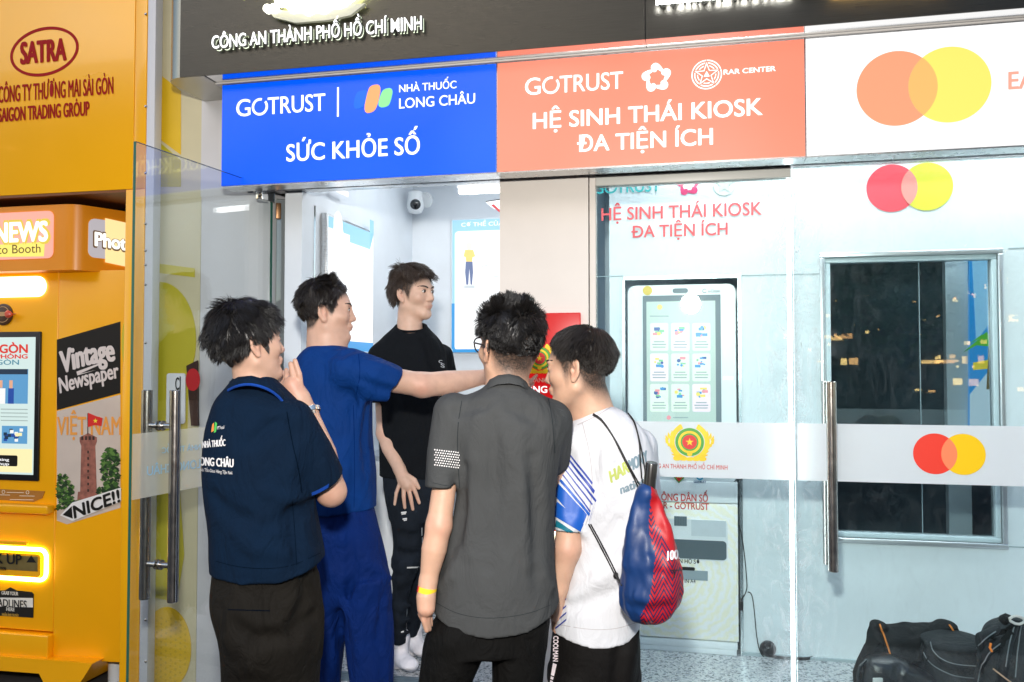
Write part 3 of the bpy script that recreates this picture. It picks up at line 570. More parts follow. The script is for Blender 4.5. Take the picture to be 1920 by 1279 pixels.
m.build('screen_picture', [LB('pic_blue', (86, 146, 190)), LB('pic_navy', (26, 48, 70)), LB('pic_white', (232, 232, 230)), LB('pic_cobalt', (30, 70, 150)), LB('pic_skin', (214, 160, 130)), LB('pic_pale', (224, 236, 232)), LB('pic_cream', (240, 226, 170)), LB('pic_line', (150, 166, 164))], scr, smooth=0)
s0, s1_, z0, z1 = ph(PB1, -60, 851, 874, 37); m = MB(); m.prism(PB1, rrect(s0, s1_, z0, z1, .008), .0142, .0152); m.build('caption_box', sc_dk, scr, smooth=0)
T2('Start shooting', PB1, -44, 22, 862, 857, LB('screen_white', (235, 235, 235)), scr, n=.016); T2('Bắt đầu chụp', PB1, -44, 22, 870, 865, LB('screen_white', (235, 235, 235)), scr, n=.016)
m = MB(); poly(m, PB1, [(-80, 913), (85, 921), (80, 934), (64, 941), (-80, 932)], .001, .004); lb = m.build('guide_label', S('guide_brown', (170, 112, 40), rough=.4), t, smooth=0)
m = MB()
for x in (8, 53): ring(m, PB1, PB1.hit(x, 922 + x * .02), .007, .009, .004, .0055, k=20)
for x0, x1, y in ((14, 46, 922.5), (-6, 20, 927), (38, 66, 929), (20, 64, 936)): poly(m, PB1, [(x0, y), (x1, y + .6), (x1, y + 1.6), (x0, y + 1)], .004, .005)
m.build('guide_print', S('guide_white', (240, 226, 200), rough=.5), lb, smooth=0)
# lit pick-up slot
s0, s1_, z0, z1 = ph(PB1, -150, 1018, 1088, 88); m = MB(); o = rrect(s0, s1_, z0, z1, .035, 10)
m.tube([PB1.P(p[0], p[1], .006) for p in o], .009, 10, close=True); m.build('light_ring', M('slot_led', (1, .9, .6), emit=16, ecol=(1, .72, .22)), t)
s0, s1_, z0, z1 = ph(PB1, -150, 1026, 1082, 80); m = MB(); m.prism(PB1, rrect(s0, s1_, z0, z1, .02, 8), 0, .014); m.build('slot_frame', by, t, smooth=0)
s0, s1_, z0, z1 = ph(PB1, -150, 1030, 1070, 75); m = MB(); m.slab(PB1, s0, s1_, z0, z1, .0145, .017); pl_ = m.build('slot_plate', M('brass_plate', (.42, .32, .12), rough=.3, metal=.8, var=.1, vscale=20), t, smooth=0)
T2('PICK UP', PB1, -36, 46, 1052, 1034, black_pl, pl_, n=.019, bold=.03); m = MB(); poly(m, PB1, [(55, 1053), (64, 1040), (73, 1053.5)], .0172, .019); m.build('arrow', black_pl, pl_, smooth=0); T2('NHẤN VÀO PLATEEN', PB1, -30, 17, 1065, 1059, black_pl, pl_, n=.019)
m = MB(); m.slab(PB1, *[ph(PB1, -60, 1008, 1021, 56)[i] for i in (0, 1, 2, 3)], .012, .024, bev=.002); m.build('slot_clip', by, t)
m = MB(); o = [PB1.hit(*p) for p in ((-70, 1107), (10, 1107), (20, 1101), (32, 1107), (60, 1110), (64, 1114), (63, 1158), (-70, 1150))]; m.prism(PB1, o, .001, .004)
tg = m.build('tag_label', S('label_black', (26, 24, 22), rough=.4), t, smooth=0)
m = MB(); poly(m, PB1, [(-70, 1119), (63, 1121), (63, 1138.5), (-70, 1135)], .004, .005); m.build('label_stripe', S('label_cream', (232, 226, 214), rough=.5), tg, smooth=0)
lc = S('label_cream', (232, 226, 214)); T2('GRAB YOUR', PB1, 5, 36, 1114, 1107.5, lc, tg, n=.0055); T2('HEADLINES', PB1, -18, 52, 1135, 1121, black_pl, tg, n=.0065); T2('HERE', PB1, 14, 29, 1144.5, 1138, lc, tg, n=.0055); T2('NHẬN ẢNH TẠI ĐÂY', PB1, 6, 37, 1154, 1149, S('label_gold', (200, 160, 70)), tg, n=.0055)
# decal on the side panel
dk = S('decal_black', (22, 20, 18), rough=.4)
m = MB(); poly(m, PB2, [(107, 637), (226, 603), (226, 737), (107, 769)], .0005, .002); dc = m.build('decal', dk, t, smooth=0)
cr_ = S('decal_cream', (222, 210, 204), rough=.5)
def italic(body, L, Rr, T, bold, arc=0): text(body, PB2, L, Rr, T, cr_, dc, n=.0035, bold=bold, arc=arc)
italic('Vintage', (117, 701), (216, 676), (113, 661), .045, .12); italic('Newspaper', (114, 737), (224, 708), (111, 709), .03, .06)
m = MB(); poly(m, PB2, [(144, 697), (185, 682), (190, 683), (150, 701), (180, 694), (146, 704)], .002, .0035); m.build('flourish', cr_, dc, smooth=0)
m = MB(); poly(m, PB2, [(107, 771), (226, 740), (226, 952), (126, 983), (107, 976)], .0005, .0015); pc = m.build('photo_print', S('print_sky', (206, 190, 176), rough=.5, var=.05, vscale=9), t, smooth=0)
text('VIỆT NAM', PB2, (108, 815), (227, 815), (108, 782), S('print_orange', (238, 160, 70), rough=.5), pc, n=.0022, bold=.02)
m = MB(); brick = 0
poly(m, PB2, [(150, 958), (153, 836), (150, 828), (150, 820), (166, 812), (182, 820), (182, 828), (179, 836), (183, 958)], .0015, .003, 0); poly(m, PB2, [(144, 955), (147, 922), (187, 922), (190, 950)], .0015, .0034, 0)
for x in (153, 160, 167, 174): poly(m, PB2, [(x, 818), (x + 4, 818), (x + 4, 825), (x, 825)], .003, .0036, 1)
for i in range(7): poly(m, PB2, [(164.5, 845 + i * 12), (167.5, 845 + i * 12), (167.5, 850 + i * 12), (164.5, 850 + i * 12)], .003, .0036, 1)
poly(m, PB2, [(164.6, 775), (165.8, 775), (165.8, 815), (164.6, 815)], .0015, .0036, 1)
poly(m, PB2, [(166, 774), (180, 780), (193, 784), (191, 799), (178, 797), (166, 801)], .0022, .0046, 2); m.prism(PB2, star(PB2.hit(180, 789), .012, .005), .0046, .005, 3)
rg = random.Random(4)
for cx, cy, wx, wy, nn in ((208, 880, 17, 42, 260), (118, 925, 20, 36, 240), (150, 950, 26, 12, 60), (205, 920, 22, 12, 80)):
    for i in range(nn):
        a, r = rg.random() * 6.28, rg.random() ** .5; x, y = cx + wx * r * math.cos(a), cy + wy * r * math.sin(a)
        if not 108 < x < 225 or y > 950 - (x - 130) * .25: continue
        e = 2.5 + rg.random() * 2.5; poly(m, PB2, [(x - e, y), (x, y - e * .8), (x + e, y), (x, y + e * .8)], .003, .0036 + rg.random() * .0015, rg.choice([4, 5, 5, 6]))
m.build('print_scene', [S('print_brick', (150, 92, 76), rough=.6, var=.35, vscale=40), S('print_dark', (52, 36, 30)), S('print_red', (216, 40, 34)), S('print_star', (250, 220, 60)), S('print_leaf', (54, 92, 34)), S('print_leaf_dark', (26, 52, 22)), S('print_leaf_light', (92, 130, 56))], pc, smooth=0)
m = MB(); poly(m, PB2, [(114, 966), (137, 942), (228, 914), (228, 940), (139, 976), (136, 976)], .0052, .0062); ns = m.build('arrow_sticker', S('sticker_white', (236, 232, 228), rough=.5), t, smooth=0)
m = MB(); poly(m, PB2, [(119, 965), (136, 949), (138, 972)], .0062, .0072); m.build('arrow', dk, ns, smooth=0)
text('NICE!!', PB2, (142, 971), (227, 940), (139, 949), dk, ns, n=.0078, bold=.045)

# ------------------------------------------------------------------ glass doors
edge_g = S('glass_edge_green', (40, 92, 78), rough=.1, emit=0); clear = glass('clear_glass', (.93, .955, .955), ior=1.75); teal = glass('teal_glass', (.92, .977, .982), smear=.6, worn=X(1482, YG))
frost = film('frosted_film', (.95, .97, .98), .90, .55); frost2 = film('frosted_film_thin', (.95, .94, .84), .36, .5)
def pane(pl, s0, s1, z0, z1, th, mats, parent, name='pane'):
    m = MB(); m.add([pl.P(s, z, n) for n in (th / 2, -th / 2) for s, z in ((s0, z0), (s1, z0), (s1, z1), (s0, z1))], [(0, 1, 2, 3), (7, 6, 5, 4)], 0)
    m.add([pl.P(s, z, n) for n in (th / 2, -th / 2) for s, z in ((s0, z0), (s1, z0), (s1, z1), (s0, z1))], [(0, 4, 5, 1), (1, 5, 6, 2), (2, 6, 7, 3), (3, 7, 4, 0)], 1)
    return m.build(name, mats, parent, smooth=0)
def handle(pl, s, z0, z1, n0, parent, r=.0165):
    for sg in (1, -1):
        m = MB(); p0, p1 = pl.P(s, z0, sg * n0), pl.P(s, z1, sg * n0); m.lathe(p0, (0, 0, 1), [(r * .9, 0), (r, .002), (r, z1 - z0 - .002), (r * .9, z1 - z0)], 24)
        for z in (z0 + (z1 - z0) * .17, z1 - (z1 - z0) * .17):
            m.tube([pl.P(s, z, sg * .006), pl.P(s, z, sg * (n0 - r * .6))], r * .55, 14); m.tube([pl.P(s, z, sg * .006), pl.P(s, z, sg * .012)], r * .95, 18)
        m.build('handle', steel, parent)
hg = JW(508, 690, 3.736); fe = JW(247, 690, 2.953); PD = Plane((fe.x, fe.y), (hg.x - fe.x, hg.y - fe.y)); LD = (Vector((hg.x - fe.x, hg.y - fe.y))).length
t = thing('glass_door', 'open frameless glass door swung outwards with long steel bar handles', 'door', (hg.x, hg.y, ZF))
pane(PD, 0, LD - .006, ZF + .01, 2.28, .012, [clear, edge_g], t)
m = MB(); m.slab(PD, .001, LD - .008, 1.035, 1.262, .0065, .0072); m.build('frosted_band', frost2, t, smooth=0)
lb_ = S('band_blue', (150, 190, 214), rough=.5)
text('NHÀ THUỐC', PD, (372, 843), (300, 850), (372, 833), lb_, t, n=.0082); text('LONG CHÂU', PD, (372, 877), (272, 892), (372, 861), lb_, t, n=.0082)
sH = PD.hit(300, 900)[0]; hz0_, hz1_ = 1.49 - (1128 - 690) / 1600 * 3.05, 1.49 - (732 - 690) / 1600 * 3.05
handle(PD, sH, hz0_, hz1_, .062, t, r=.0195)
m = MB(); m.slab(PD, LD - .10, LD - .004, 2.215, 2.29, -.016, .016, bev=.003); m.slab(PD, LD - .10, LD - .004, ZF, ZF + .07, -.016, .016, bev=.003); m.build('patch_fitting', chrome, t)
PJ = Plane((hg.x, hg.y + .03), (XS - XJ, .10))
t = thing('glass_sidelight', 'narrow fixed glass strip between the open door hinge and the room', 'glass panel', (XJ, YG, ZF)); LJ = math.hypot(XS - XJ, .10)
pane(PJ, .004, LJ - .004, ZF, 2.24, .012, [clear, edge_g], t); m = MB(); m.slab(PJ, LJ - .006, LJ, ZF, 2.22, -.008, .012); m.build('edge_strip', chrome, t, smooth=0)
m = MB(); m.slab(PJ, .0, .022, 2.15, 2.22, -.012, .016, bev=.002); m.build('hinge', S('hinge_bronze', (120, 88, 60), rough=.35, metal=.8), t)

bt, bb = P_G.hit(1230, 790)[1], P_G.hit(1230, 893)[1]
t = thing('glass_partition', 'fixed glass panel with a frosted band and round emblem in front of the kiosk', 'glass panel', ((XC1 + XD) / 2, YG, ZF))
pane(P_G, XC1 + .012, XD - .004, ZF, ZH - .046, .012, [teal, edge_g], t)
m = MB(); m.slab(P_G, XC1 + .014, XD - .006, bb, bt, .0066, .0072); m.build('frosted_band', frost, t, smooth=0)
def emblem(pl, cpx, r, par, n=.008, name='emblem', gold='em_gold', lit=0):
    c = pl.hit(*cpx); e = MB(); G = 0
    for sg in (1, -1):                                  # wreath of wheat ears
        for i in range(15):
            a = R(-78 + i * 9.6); rr_ = r * (1.0 + .10 * math.sin(i * .9)); p = (c[0] + sg * rr_ * 1.02 * math.cos(a), c[1] + rr_ * .84 * math.sin(a)); t_ = a + R(62)
            u = (sg * math.cos(t_), math.sin(t_)); vv = (-u[1], u[0]); L_ = r * .26
            e.prism(pl, [(p[0] - u[0] * L_ * .5, p[1] - u[1] * L_ * .5), (p[0] + vv[0] * L_ * .32, p[1] + vv[1] * L_ * .32), (p[0] + u[0] * L_ * .85, p[1] + u[1] * L_ * .85), (p[0] - vv[0] * L_ * .32, p[1] - vv[1] * L_ * .32)], 0, n * .25 + i * .00006, 0)
        ring(e, pl, c, r * .74, r * .98, 0, n * .22, 0, 24, R(-75) if sg > 0 else R(115), R(65) if sg > 0 else R(255))
    ring(e, pl, c, r * .56, r * .70, 0, n * .3, 1, 48); ring(e, pl, c, r * .44, r * .56, 0, n * .28, 0, 48); ring(e, pl, c, r * .36, r * .44, 0, n * .3, 1, 40); e.prism(pl, circ(c, r * .36, 40), 0, n * .32, 2)
    e.prism(pl, star(c, r * .2, r * .08), 0, n * .4, 0)
    for x in (-.62, -.31, 0, .31, .62): e.prism(pl, smooth_poly([(c[0] + (x - .2) * r, c[1] - .72 * r - .06 * r * math.cos(3 * x)), (c[0] + (x + .2) * r, c[1] - .72 * r), (c[0] + (x + .18) * r, c[1] - .93 * r), (c[0] + (x - .18) * r, c[1] - .93 * r)], 1), 0, n * .42 + .0002 * x, 0)
    e.prism(pl, circ((c[0], c[1] - .58 * r), r * .13, 12), 0, n * .45, 0)
    return e.build(name, [M(gold, lin((246, 206, 30)), rough=.35, var=.12, vscale=40), S('em_green', (70, 160, 52), rough=.4), S('em_red', (216, 40, 34), rough=.4)], par, smooth=0)
PGf = P_G.off(.0074)
emblem(PGf, (1293, 829), .078, t)
rt = S('decal_red', (206, 62, 56), rough=.5); T2('CÔNG AN THÀNH PHỐ HỒ CHÍ MINH', PGf, 1214, 1364, 877, 869, rt, t, n=.001, bold=.004)
t = thing('glass_door', 'closed frameless glass door with red and yellow circles on its frosted band', 'door', (XD + .4, YG, ZF)); XE = XD + .95
pane(P_G, XD, XE, ZF + .01, ZH - .004, .012, [teal, edge_g], t)
m = MB(); m.slab(P_G, XD + .002, XE - .002, bb, bt, .0066, .0072); m.build('frosted_band', frost, t, smooth=0)
dr, dy_, dm = S('circle_red', (240, 62, 44), rough=.45), S('circle_yellow', (252, 204, 6), rough=.45), S('circle_orange', (250, 138, 92), rough=.45)
circles(PGf, (1753, 851), (1806, 852), abs(PGf.hit(1710, 850)[0] - PGf.hit(1795, 850)[0]) / 2 * .97, t, (dr, dy_, dm), n=.001)
hs_ = P_G.hit(1556, 900)[0]; handle(P_G, hs_, P_G.hit(1556, 1070)[1] + .01, P_G.hit(1556, 715)[1], .060, t, r=.019)
t = thing('led_tube', 'bright white vertical LED tube beside the closed glass door', 'light', (X(1482, YG + .03), YG + .03, ZF))
lx = X(1482, YG + .03); m = MB(); m.slab(FP(YG + .03), lx - .0065, lx + .0065, ZF + .01, ZH - .05, -.008, .008, bev=.004); m.build('tube', led, t)
m = MB(); m.slab(FP(YG + .03), lx - .0075, lx + .0075, ZF + .008, ZH - .045, -.02, -.009); m.build('housing', white_pl, t)

# ------------------------------------------------------------------ things on the panelled wall of the glazed room
PWs = P_W.off(.001)
t = thing('wall_print', 'red and teal printed heading on the wall above the kiosk', 'sign', P_W.P(*P_W.hit(1280, 440)))
pr_, pt_, pm_ = S('print_pink', (240, 92, 96), rough=.5), S('print_teal', (70, 196, 196), rough=.5), S('print_magenta', (222, 70, 120), rough=.5)
T2('HỆ SINH THÁI KIOSK', PWs, 1128, 1428, 414, 391, pr_, t, bold=.02); T2('DA TIỆN ÍCH', PWs, 1187, 1364, 446, 424, pr_, t, bold=.02); s0, s1_, z0, z1 = rect(PWs, 1184, 433.5, 436.5, 1196); m = MB(); m.slab(PWs, s0, s1_, z0, z1, .0005, .0045); m.build('letter_bar', pr_, t, smooth=0)
gotrust(PWs, 1112, 1238, 364, 341, pt_, t); loop_star(PWs, (1291, 346), .052, pm_, t)
c = PWs.hit(1358, 347); m = MB(); ring(m, PWs, c, .046, .049, 0, .002); m.prism(PWs, star(c, .044, .018), 0, .0015); m.build('star_seal', S('print_pale', (206, 214, 200), rough=.6), t, smooth=0)
t = thing('wall_print', 'red and yellow overlapping circles printed on the wall above the dark window', 'sign', P_W.P(*P_W.hit(1704, 390)))
circles(PWs, (1672, 353), (1738, 350), abs(PWs.hit(1624, 350)[0] - PWs.hit(1720, 350)[0]) / 2, t, (S('print_coral', (240, 84, 96), rough=.5), S('print_lime', (226, 226, 70), rough=.5), S('print_mix', (236, 150, 140), rough=.5)))
# kiosk
PK = FP(YW - .03); kb = S('kiosk_white', (238, 242, 243), rough=.3, var=.02); kg = S('kiosk_grey', (108, 124, 132), rough=.4)
t = thing('service_kiosk', 'white self service kiosk with tall touch screen and printer slots in the wall', 'kiosk', ((kx0 + kx1) / 2, YW, ZF))
s0, s1_, z0, z1 = rect(PK, 1177, 536, 900, 1379); m = MB(); m.prism(PK, rrect(s0, s1_, z0, z1, .035), -.12, 0); m.build('head', kb, t)
s0, s1_, z0, z1 = rect(PK, 1205, 555, 890, 1351); m = MB(); m.slab(PK, s0, s1_, z0, z1, .0005, .003); sc_ = m.build('screen_bezel', kg, t, smooth=0)
s0, s1_, z0, z1 = rect(PK, 1212, 566, 880, 1341); m = MB(); m.slab(PK, s0, s1_, z0, z1, .003, .004); m.build('screen', LB('kiosk_screen', (210, 232, 222), .7), sc_, smooth=0)
m = MB(); rg = random.Random(3)
for i in range(3):
    for j in range(3):
        cx, cy = 1236 + i * 39.5, 622 + j * 57
        s0, s1_, z0, z1 = rect(PK, cx - 17, cy - 16, cy + 36, cx + 17); m.prism(PK, rrect(s0, s1_, z0, z1, .008), .004, .0046, [5, 6, 5][(i + j) % 3])
        for k in range(9):
            x, y, r = cx + rg.uniform(-8, 8), cy + rg.uniform(-8, 8), rg.uniform(1.6, 4.2); mi = rg.choice([0, 0, 1, 2, 3, 4])
            p = PK.hit(x, y); r *= .0023
            m.prism(PK, circ(p, r, 10) if k % 2 else [(p[0] - r * 1.4, p[1] - r * .7), (p[0] + r * 1.4, p[1] - r * .7), (p[0] + r * 1.4, p[1] + r * .7), (p[0] - r * 1.4, p[1] + r * .7)], .0046, .0049 + k * .0001, mi)
        for k, wd in enumerate((10, 13, 12)): poly(m, PK, [(cx - wd, cy + 18 + k * 5), (cx + wd, cy + 18 + k * 5), (cx + wd, cy + 20 + k * 5), (cx - wd, cy + 20 + k * 5)], .0046, .0052, 7)
m.prism(PK, circ(PK.hit(1237, 576), .012, 20), .004, .0046, 4); poly(m, PK, [(1219, 592), (1254, 592), (1254, 594), (1219, 594)], .004, .0048, 7)
m.prism(PK, circ(PK.hit(1254, 783), .010, 20), .004, .0046, 1); poly(m, PK, [(1262, 782), (1290, 782), (1290, 784), (1262, 784)], .004, .0048, 7)
m.build('screen_icons', [LB('ic_blue', (70, 150, 210)), LB('ic_pink', (240, 150, 160)), LB('ic_navy', (50, 90, 160)), LB('ic_green', (130, 200, 150)), LB('ic_yellow', (240, 220, 110)), LB('ic_card', (228, 244, 224)), LB('ic_card_pink', (244, 226, 238)), LB('ic_text', (150, 170, 170))], sc_, smooth=0)
m = MB(); s0, s1_, z0, z1 = rect(PK, 1261, 541, 550, 1290); m.prism(PK, rrect(s0, s1_, z0, z1, (z1 - z0) * .49), .0005, .003); m.build('camera_bar', kg, t, smooth=0)
m = MB(); m.prism(PK, circ(PK.hit(1214, 545), .022, 20), .0005, .002); m.build('badge', S('badge_yellow', (232, 200, 80), rough=.4), t, smooth=0)
T2('e-Citizen', PK, 1328, 1350, 548.5, 543, S('kiosk_text', (130, 150, 156)), t, n=.001); m = MB(); ring(m, PK, PK.hit(1321, 545.5), .007, .010, 0, .001, a0=R(40), a1=R(330)); m.build('badge_ring', S('kiosk_text', (130, 150, 156)), t, smooth=0)
s0, s1_, z0, z1 = rect(PK, 1175, 899, 938, 1383); m = MB(); m.slab(PK, s0, s1_, z0 + .001, z1, -.12, .004, bev=.003); m.build('logo_shelf', kb, t)
m = MB(); poly(m, PK, [(1263, 884), (1284, 884), (1283, 896), (1273, 906), (1264, 896)], .004, .006, 0); poly(m, PK, [(1266, 886), (1281, 886), (1280, 895), (1273, 903), (1267, 895)], .006, .007, 1); m.prism(PK, star(PK.hit(1273, 892), .013, .006), .007, .008, 2); m.build('shield_logo', [S('em_green', (70, 160, 52)), S('em_red', (216, 40, 34)), S('print_star', (250, 220, 60))], t, smooth=0)
m = MB(); ring(m, PK, PK.hit(1312, 893), .011, .017, .004, .006, a0=R(120), a1=R(420)); m.build('ring_logo', S('logo_cyan', (60, 170, 206)), t, smooth=0); T2('GOTRUST', PK, 1301, 1324, 905, 901, S('logo_navy', (40, 90, 140)), t, n=.006, bold=.03)
s0, s1_, z0, z1 = rect(PK, 1175, 939, 1190, 1383)
gu = bpy.data.materials.new('guilloche_print'); gu.use_nodes = True; nn_ = gu.node_tree; bb_ = nn_.nodes['Principled BSDF']; bb_.inputs['Roughness'].default_value = .35
tc = nn_.nodes.new('ShaderNodeTexCoord'); mpp = nn_.nodes.new('ShaderNodeMapping'); cc_ = PK.P((s0 + s1_) / 2 - .02, (z0 + z1) / 2 - .03); mpp.inputs['Location'].default_value = (-cc_.x, -cc_.y, -cc_.z)
wv = nn_.nodes.new('ShaderNodeTexWave'); wv.wave_type = 'RINGS'; wv.rings_direction = 'SPHERICAL'; wv.inputs['Scale'].default_value = 9; wv.inputs['Distortion'].default_value = 5; wv.inputs['Detail'].default_value = 3; wv.inputs['Detail Scale'].default_value = 4
mxx = nn_.nodes.new('ShaderNodeMix'); mxx.data_type = 'RGBA'; mxx.inputs['A'].default_value = (*lin((250, 248, 246)), 1); mxx.inputs['B'].default_value = (*lin((250, 244, 220)), 1)
nn_.links.new(tc.outputs['Object'], mpp.inputs[0]); nn_.links.new(mpp.outputs[0], wv.inputs['Vector']); nn_.links.new(wv.outputs['Fac'], mxx.inputs['Factor']); nn_.links.new(mxx.outputs['Result'], bb_.inputs['Base Color'])
m = MB(); m.slab(PK, s0, s1_, z0 + .001, z1, -.12, .004, bev=.003); cab = m.build('cabinet', gu, t)
T2('KIOSK CÔNG DÂN SỐ', PK, 1188, 1327, 936, 923, rt, cab, n=.006, bold=.02); T2('C06 - RAR - GOTRUST', PK, 1190, 1329, 951, 939, rt, cab, n=.006, bold=.02)
s0, s1_, z0, z1 = rect(PK, 1208, 970, 1045, 1364); m = MB(); m.prism(PK, rrect(s0, s1_, z0, z1, .02), .0045, .007, 0); s0, s1_, z0, z1 = rect(PK, 1210, 1008, 1043, 1362); m.prism(PK, rrect(s0, s1_, z0, z1, .016), .007, .0085, 1); s0, s1_, z0, z1 = rect(PK, 1264, 967, 985, 1288); m.slab(PK, s0, s1_, z0, z1, .0085, .0105, 2)
for i in range(7): x = 1266 + i * 3; s0, s1_, z0, z1 = rect(PK, x, 968, 984, x + 1.3); m.slab(PK, s0, s1_, z0, z1, .0105, .012, 1)
s0, s1_, z0, z1 = rect(PK, 1296, 974, 1004, 1361); m.slab(PK, s0, s1_, z0, z1, .007, .009, 3); m.build('printer_bay', [white_pl, S('bay_grey', (92, 104, 110), rough=.3), kg, S('bay_light', (206, 214, 218), rough=.3)], cab, smooth=0)
tk = S('kiosk_print', (36, 42, 48)); T2('NHẬN HỒ SƠ', PK, 1252, 1312, 1054, 1046, tk, cab, n=.006); T2('IN A4', PK, 1284, 1304, 1092, 1085, tk, cab, n=.006)
s0, s1_, z0, z1 = rect(PK, 1240, 1066, 1084, 1327); m = MB(); m.slab(PK, s0, s1_, z0, z1, .0045, .007, 0); s0, s1_, z0, z1 = rect(PK, 1255, 1061, 1067, 1303); m.prism(PK, rrect(s0, s1_, z0, z1, .006), .0045, .009, 1); m.build('paper_slot', [S('slot_grey', (150, 164, 170), rough=.4), black_pl], cab, smooth=0)
s0, s1_, z0, z1 = rect(PK, 1175, 1191, 1205, 1383); m = MB(); m.slab(PK, s0, s1_, z0, z1 - .002, -.12, .002, bev=.003); m.slab(PK, s0 + .004, s1_ - .004, ZF, z0 - .001, -.12, -.002, bev=.003); m.build('plinth', kb, t)
m = MB(); s0, s1_, z0, z1 = rect(PK, 1169, 523, 1000, 1388); m.slab(P_W, s0 - .004, s1_ + .004, kz - .004, kz + .012, -.05, .006); m.slab(P_W, kx0 - .010, kx0 + .004, ZF, kz - .005, -.05, .006); m.slab(P_W, kx1 - .004, kx1 + .010, ZF, kz - .005, -.05, .006)
tag(m.build('kiosk_trim', M('trim_steel', (.42, .47, .5), rough=.25, metal=.9), smooth=0), 'steel trim round the wall opening that holds the kiosk', 'trim')
# window
t = thing('service_window', 'dark service window in a polished steel frame behind the glass door', 'window', ((wx0 + wx1) / 2, YW, wz0))
m = MB(); fw = .022
for a in ((wx0 - fw, wx1 + fw, wz1, wz1 + fw), (wx0 - fw, wx1 + fw, wz0 - fw, wz0), (wx0 - fw, wx0, wz0 + .001, wz1 - .001), (wx1, wx1 + fw, wz0 + .001, wz1 - .001)): m.slab(P_W, *a, -.02, .014, bev=.004)
m.build('frame', M('frame_steel', (.78, .8, .82), rough=.3, metal=.75), t); m = MB(); iw = .024
for a in ((wx0 + .001, wx1 - .001, wz1 - iw, wz1 - .001), (wx0 + .001, wx1 - .001, wz0 + .001, wz0 + iw), (wx0 + .001, wx0 + iw, wz0 + iw, wz1 - iw), (wx1 - iw, wx1 - .001, wz0 + iw, wz1 - iw)): m.slab(P_W, *a, -.05, .004, bev=.004)
m.build('sash', S('sash_pale', (206, 222, 226), rough=.3, var=.02), t)
dkg = glass('dark_glass', (.86, .89, .90), ior=1.95); pane(P_W.off(-.03), wx0 + iw, wx1 - iw, wz0 + iw, wz1 - iw, .006, [dkg, edge_g], t)
m = MB(); xs = X(1728, YW); m.slab(P_W.off(-.026), xs - .0015, xs + .0015, wz0 + iw, wz1 - iw, 0, .004); m.build('pane_joint', S('joint_pale', (140, 160, 166)), t, smooth=0)
t = thing('back_room', 'dim store room seen through the service window', 'room', ((wx0 + wx1) / 2, YW + .6, ZF))
m = MB(); m.slab(FP(0), wx0 - .3, wx1 + .6, ZF, 2.6, -(YW + 1.0), -(YW + .95)); m.slab(FP(0), wx0 - .3, wx0 - .25, ZF, 2.6, -(YW + .95), -(YW + .07)); m.slab(FP(0), wx1 + .5, wx1 + .55, ZF, 2.6, -(YW + .95), -(YW + .07)); m.slab(FP(0), wx0 - .25, wx1 + .5, 2.4, 2.45, -(YW + .95), -(YW + .07)); m.slab(FP(0), wx0 - .25, wx1 + .5, ZF + .001, ZF + .05, -(YW + .95), -(YW + .07)); m.build('wall', S('room_dark', (66, 80, 84), rough=.8, var=.3, vscale=4), t, smooth=0)
m = MB(); x0, x1 = X(1775, YW + .3), X(1818, YW + .3); m.slab(FP(YW + .3), x0, x1, ZF, 2.4, -.05, 0); m.build('pillar', S('pillar_grey', (206, 216, 220), rough=.5), t, smooth=0)
PW3 = FP(YW + .28); t2 = thing('fill_lamp', 'unseen lamp added to light the store room behind the dark window', 'lamp', ((wx0 + wx1) / 2 + .2, YW + .25, 2.39)); m = MB(); m.lathe(((wx0 + wx1) / 2 + .25, YW + .22, 2.399), (0, 0, -1), [(.09, 0), (.09, .02), (.07, .03)], 24); m.build('shade', M('fill_lamp_glow', (1, 1, 1), emit=45, ecol=(.9, .96, 1)), t2)  # unseen lamp, added to brighten the pillar and store room walls
t = thing('standing_poster', 'blue poster with green palms standing behind the dark window', 'poster', PW3.P(*PW3.hit(1850, 1000)))
m = MB(); poly(m, PW3, [(1818, 470), (1905, 460), (1905, 862), (1818, 858)], -.02, 0); m.build('board', LB('poster_blue', (50, 150, 220), .9), t, smooth=0)
m = MB(); poly(m, PW3, [(1822, 480), (1905, 470), (1905, 640), (1860, 600), (1830, 640)], .001, .003, 0); poly(m, PW3, [(1818, 740), (1850, 700), (1905, 720), (1905, 860), (1818, 830)], .001, .003, 3)
for i in range(7):
    a = R(20 + i * 24); c = (1856, 650); L_ = 52; p = (c[0] + L_ * math.cos(a), c[1] - L_ * .8 * math.sin(a) + 22); q = (c[0] + L_ * .5 * math.cos(a + .2), c[1] - L_ * .55 * math.sin(a + .2)); q2 = (c[0] + L_ * .5 * math.cos(a - .2), c[1] - L_ * .55 * math.sin(a - .2)); poly(m, PW3, [c, q, p, q2], .003, .005 + i * .0002, 1)
poly(m, PW3, [(1853, 650), (1859, 650), (1856, 730), (1849, 730)], .003, .0066, 2); poly(m, PW3, [(1824, 680), (1868, 672), (1868, 690), (1824, 694)], .0035, .0052, 4)
m.build('print', [LB('poster_sky', (150, 206, 240), .9), LB('poster_green', (90, 180, 60), .9), LB('poster_trunk', (110, 100, 60), .7), LB('poster_pale', (196, 220, 232), .9), LB('poster_yellow', (230, 210, 70), .9)], t, smooth=0)
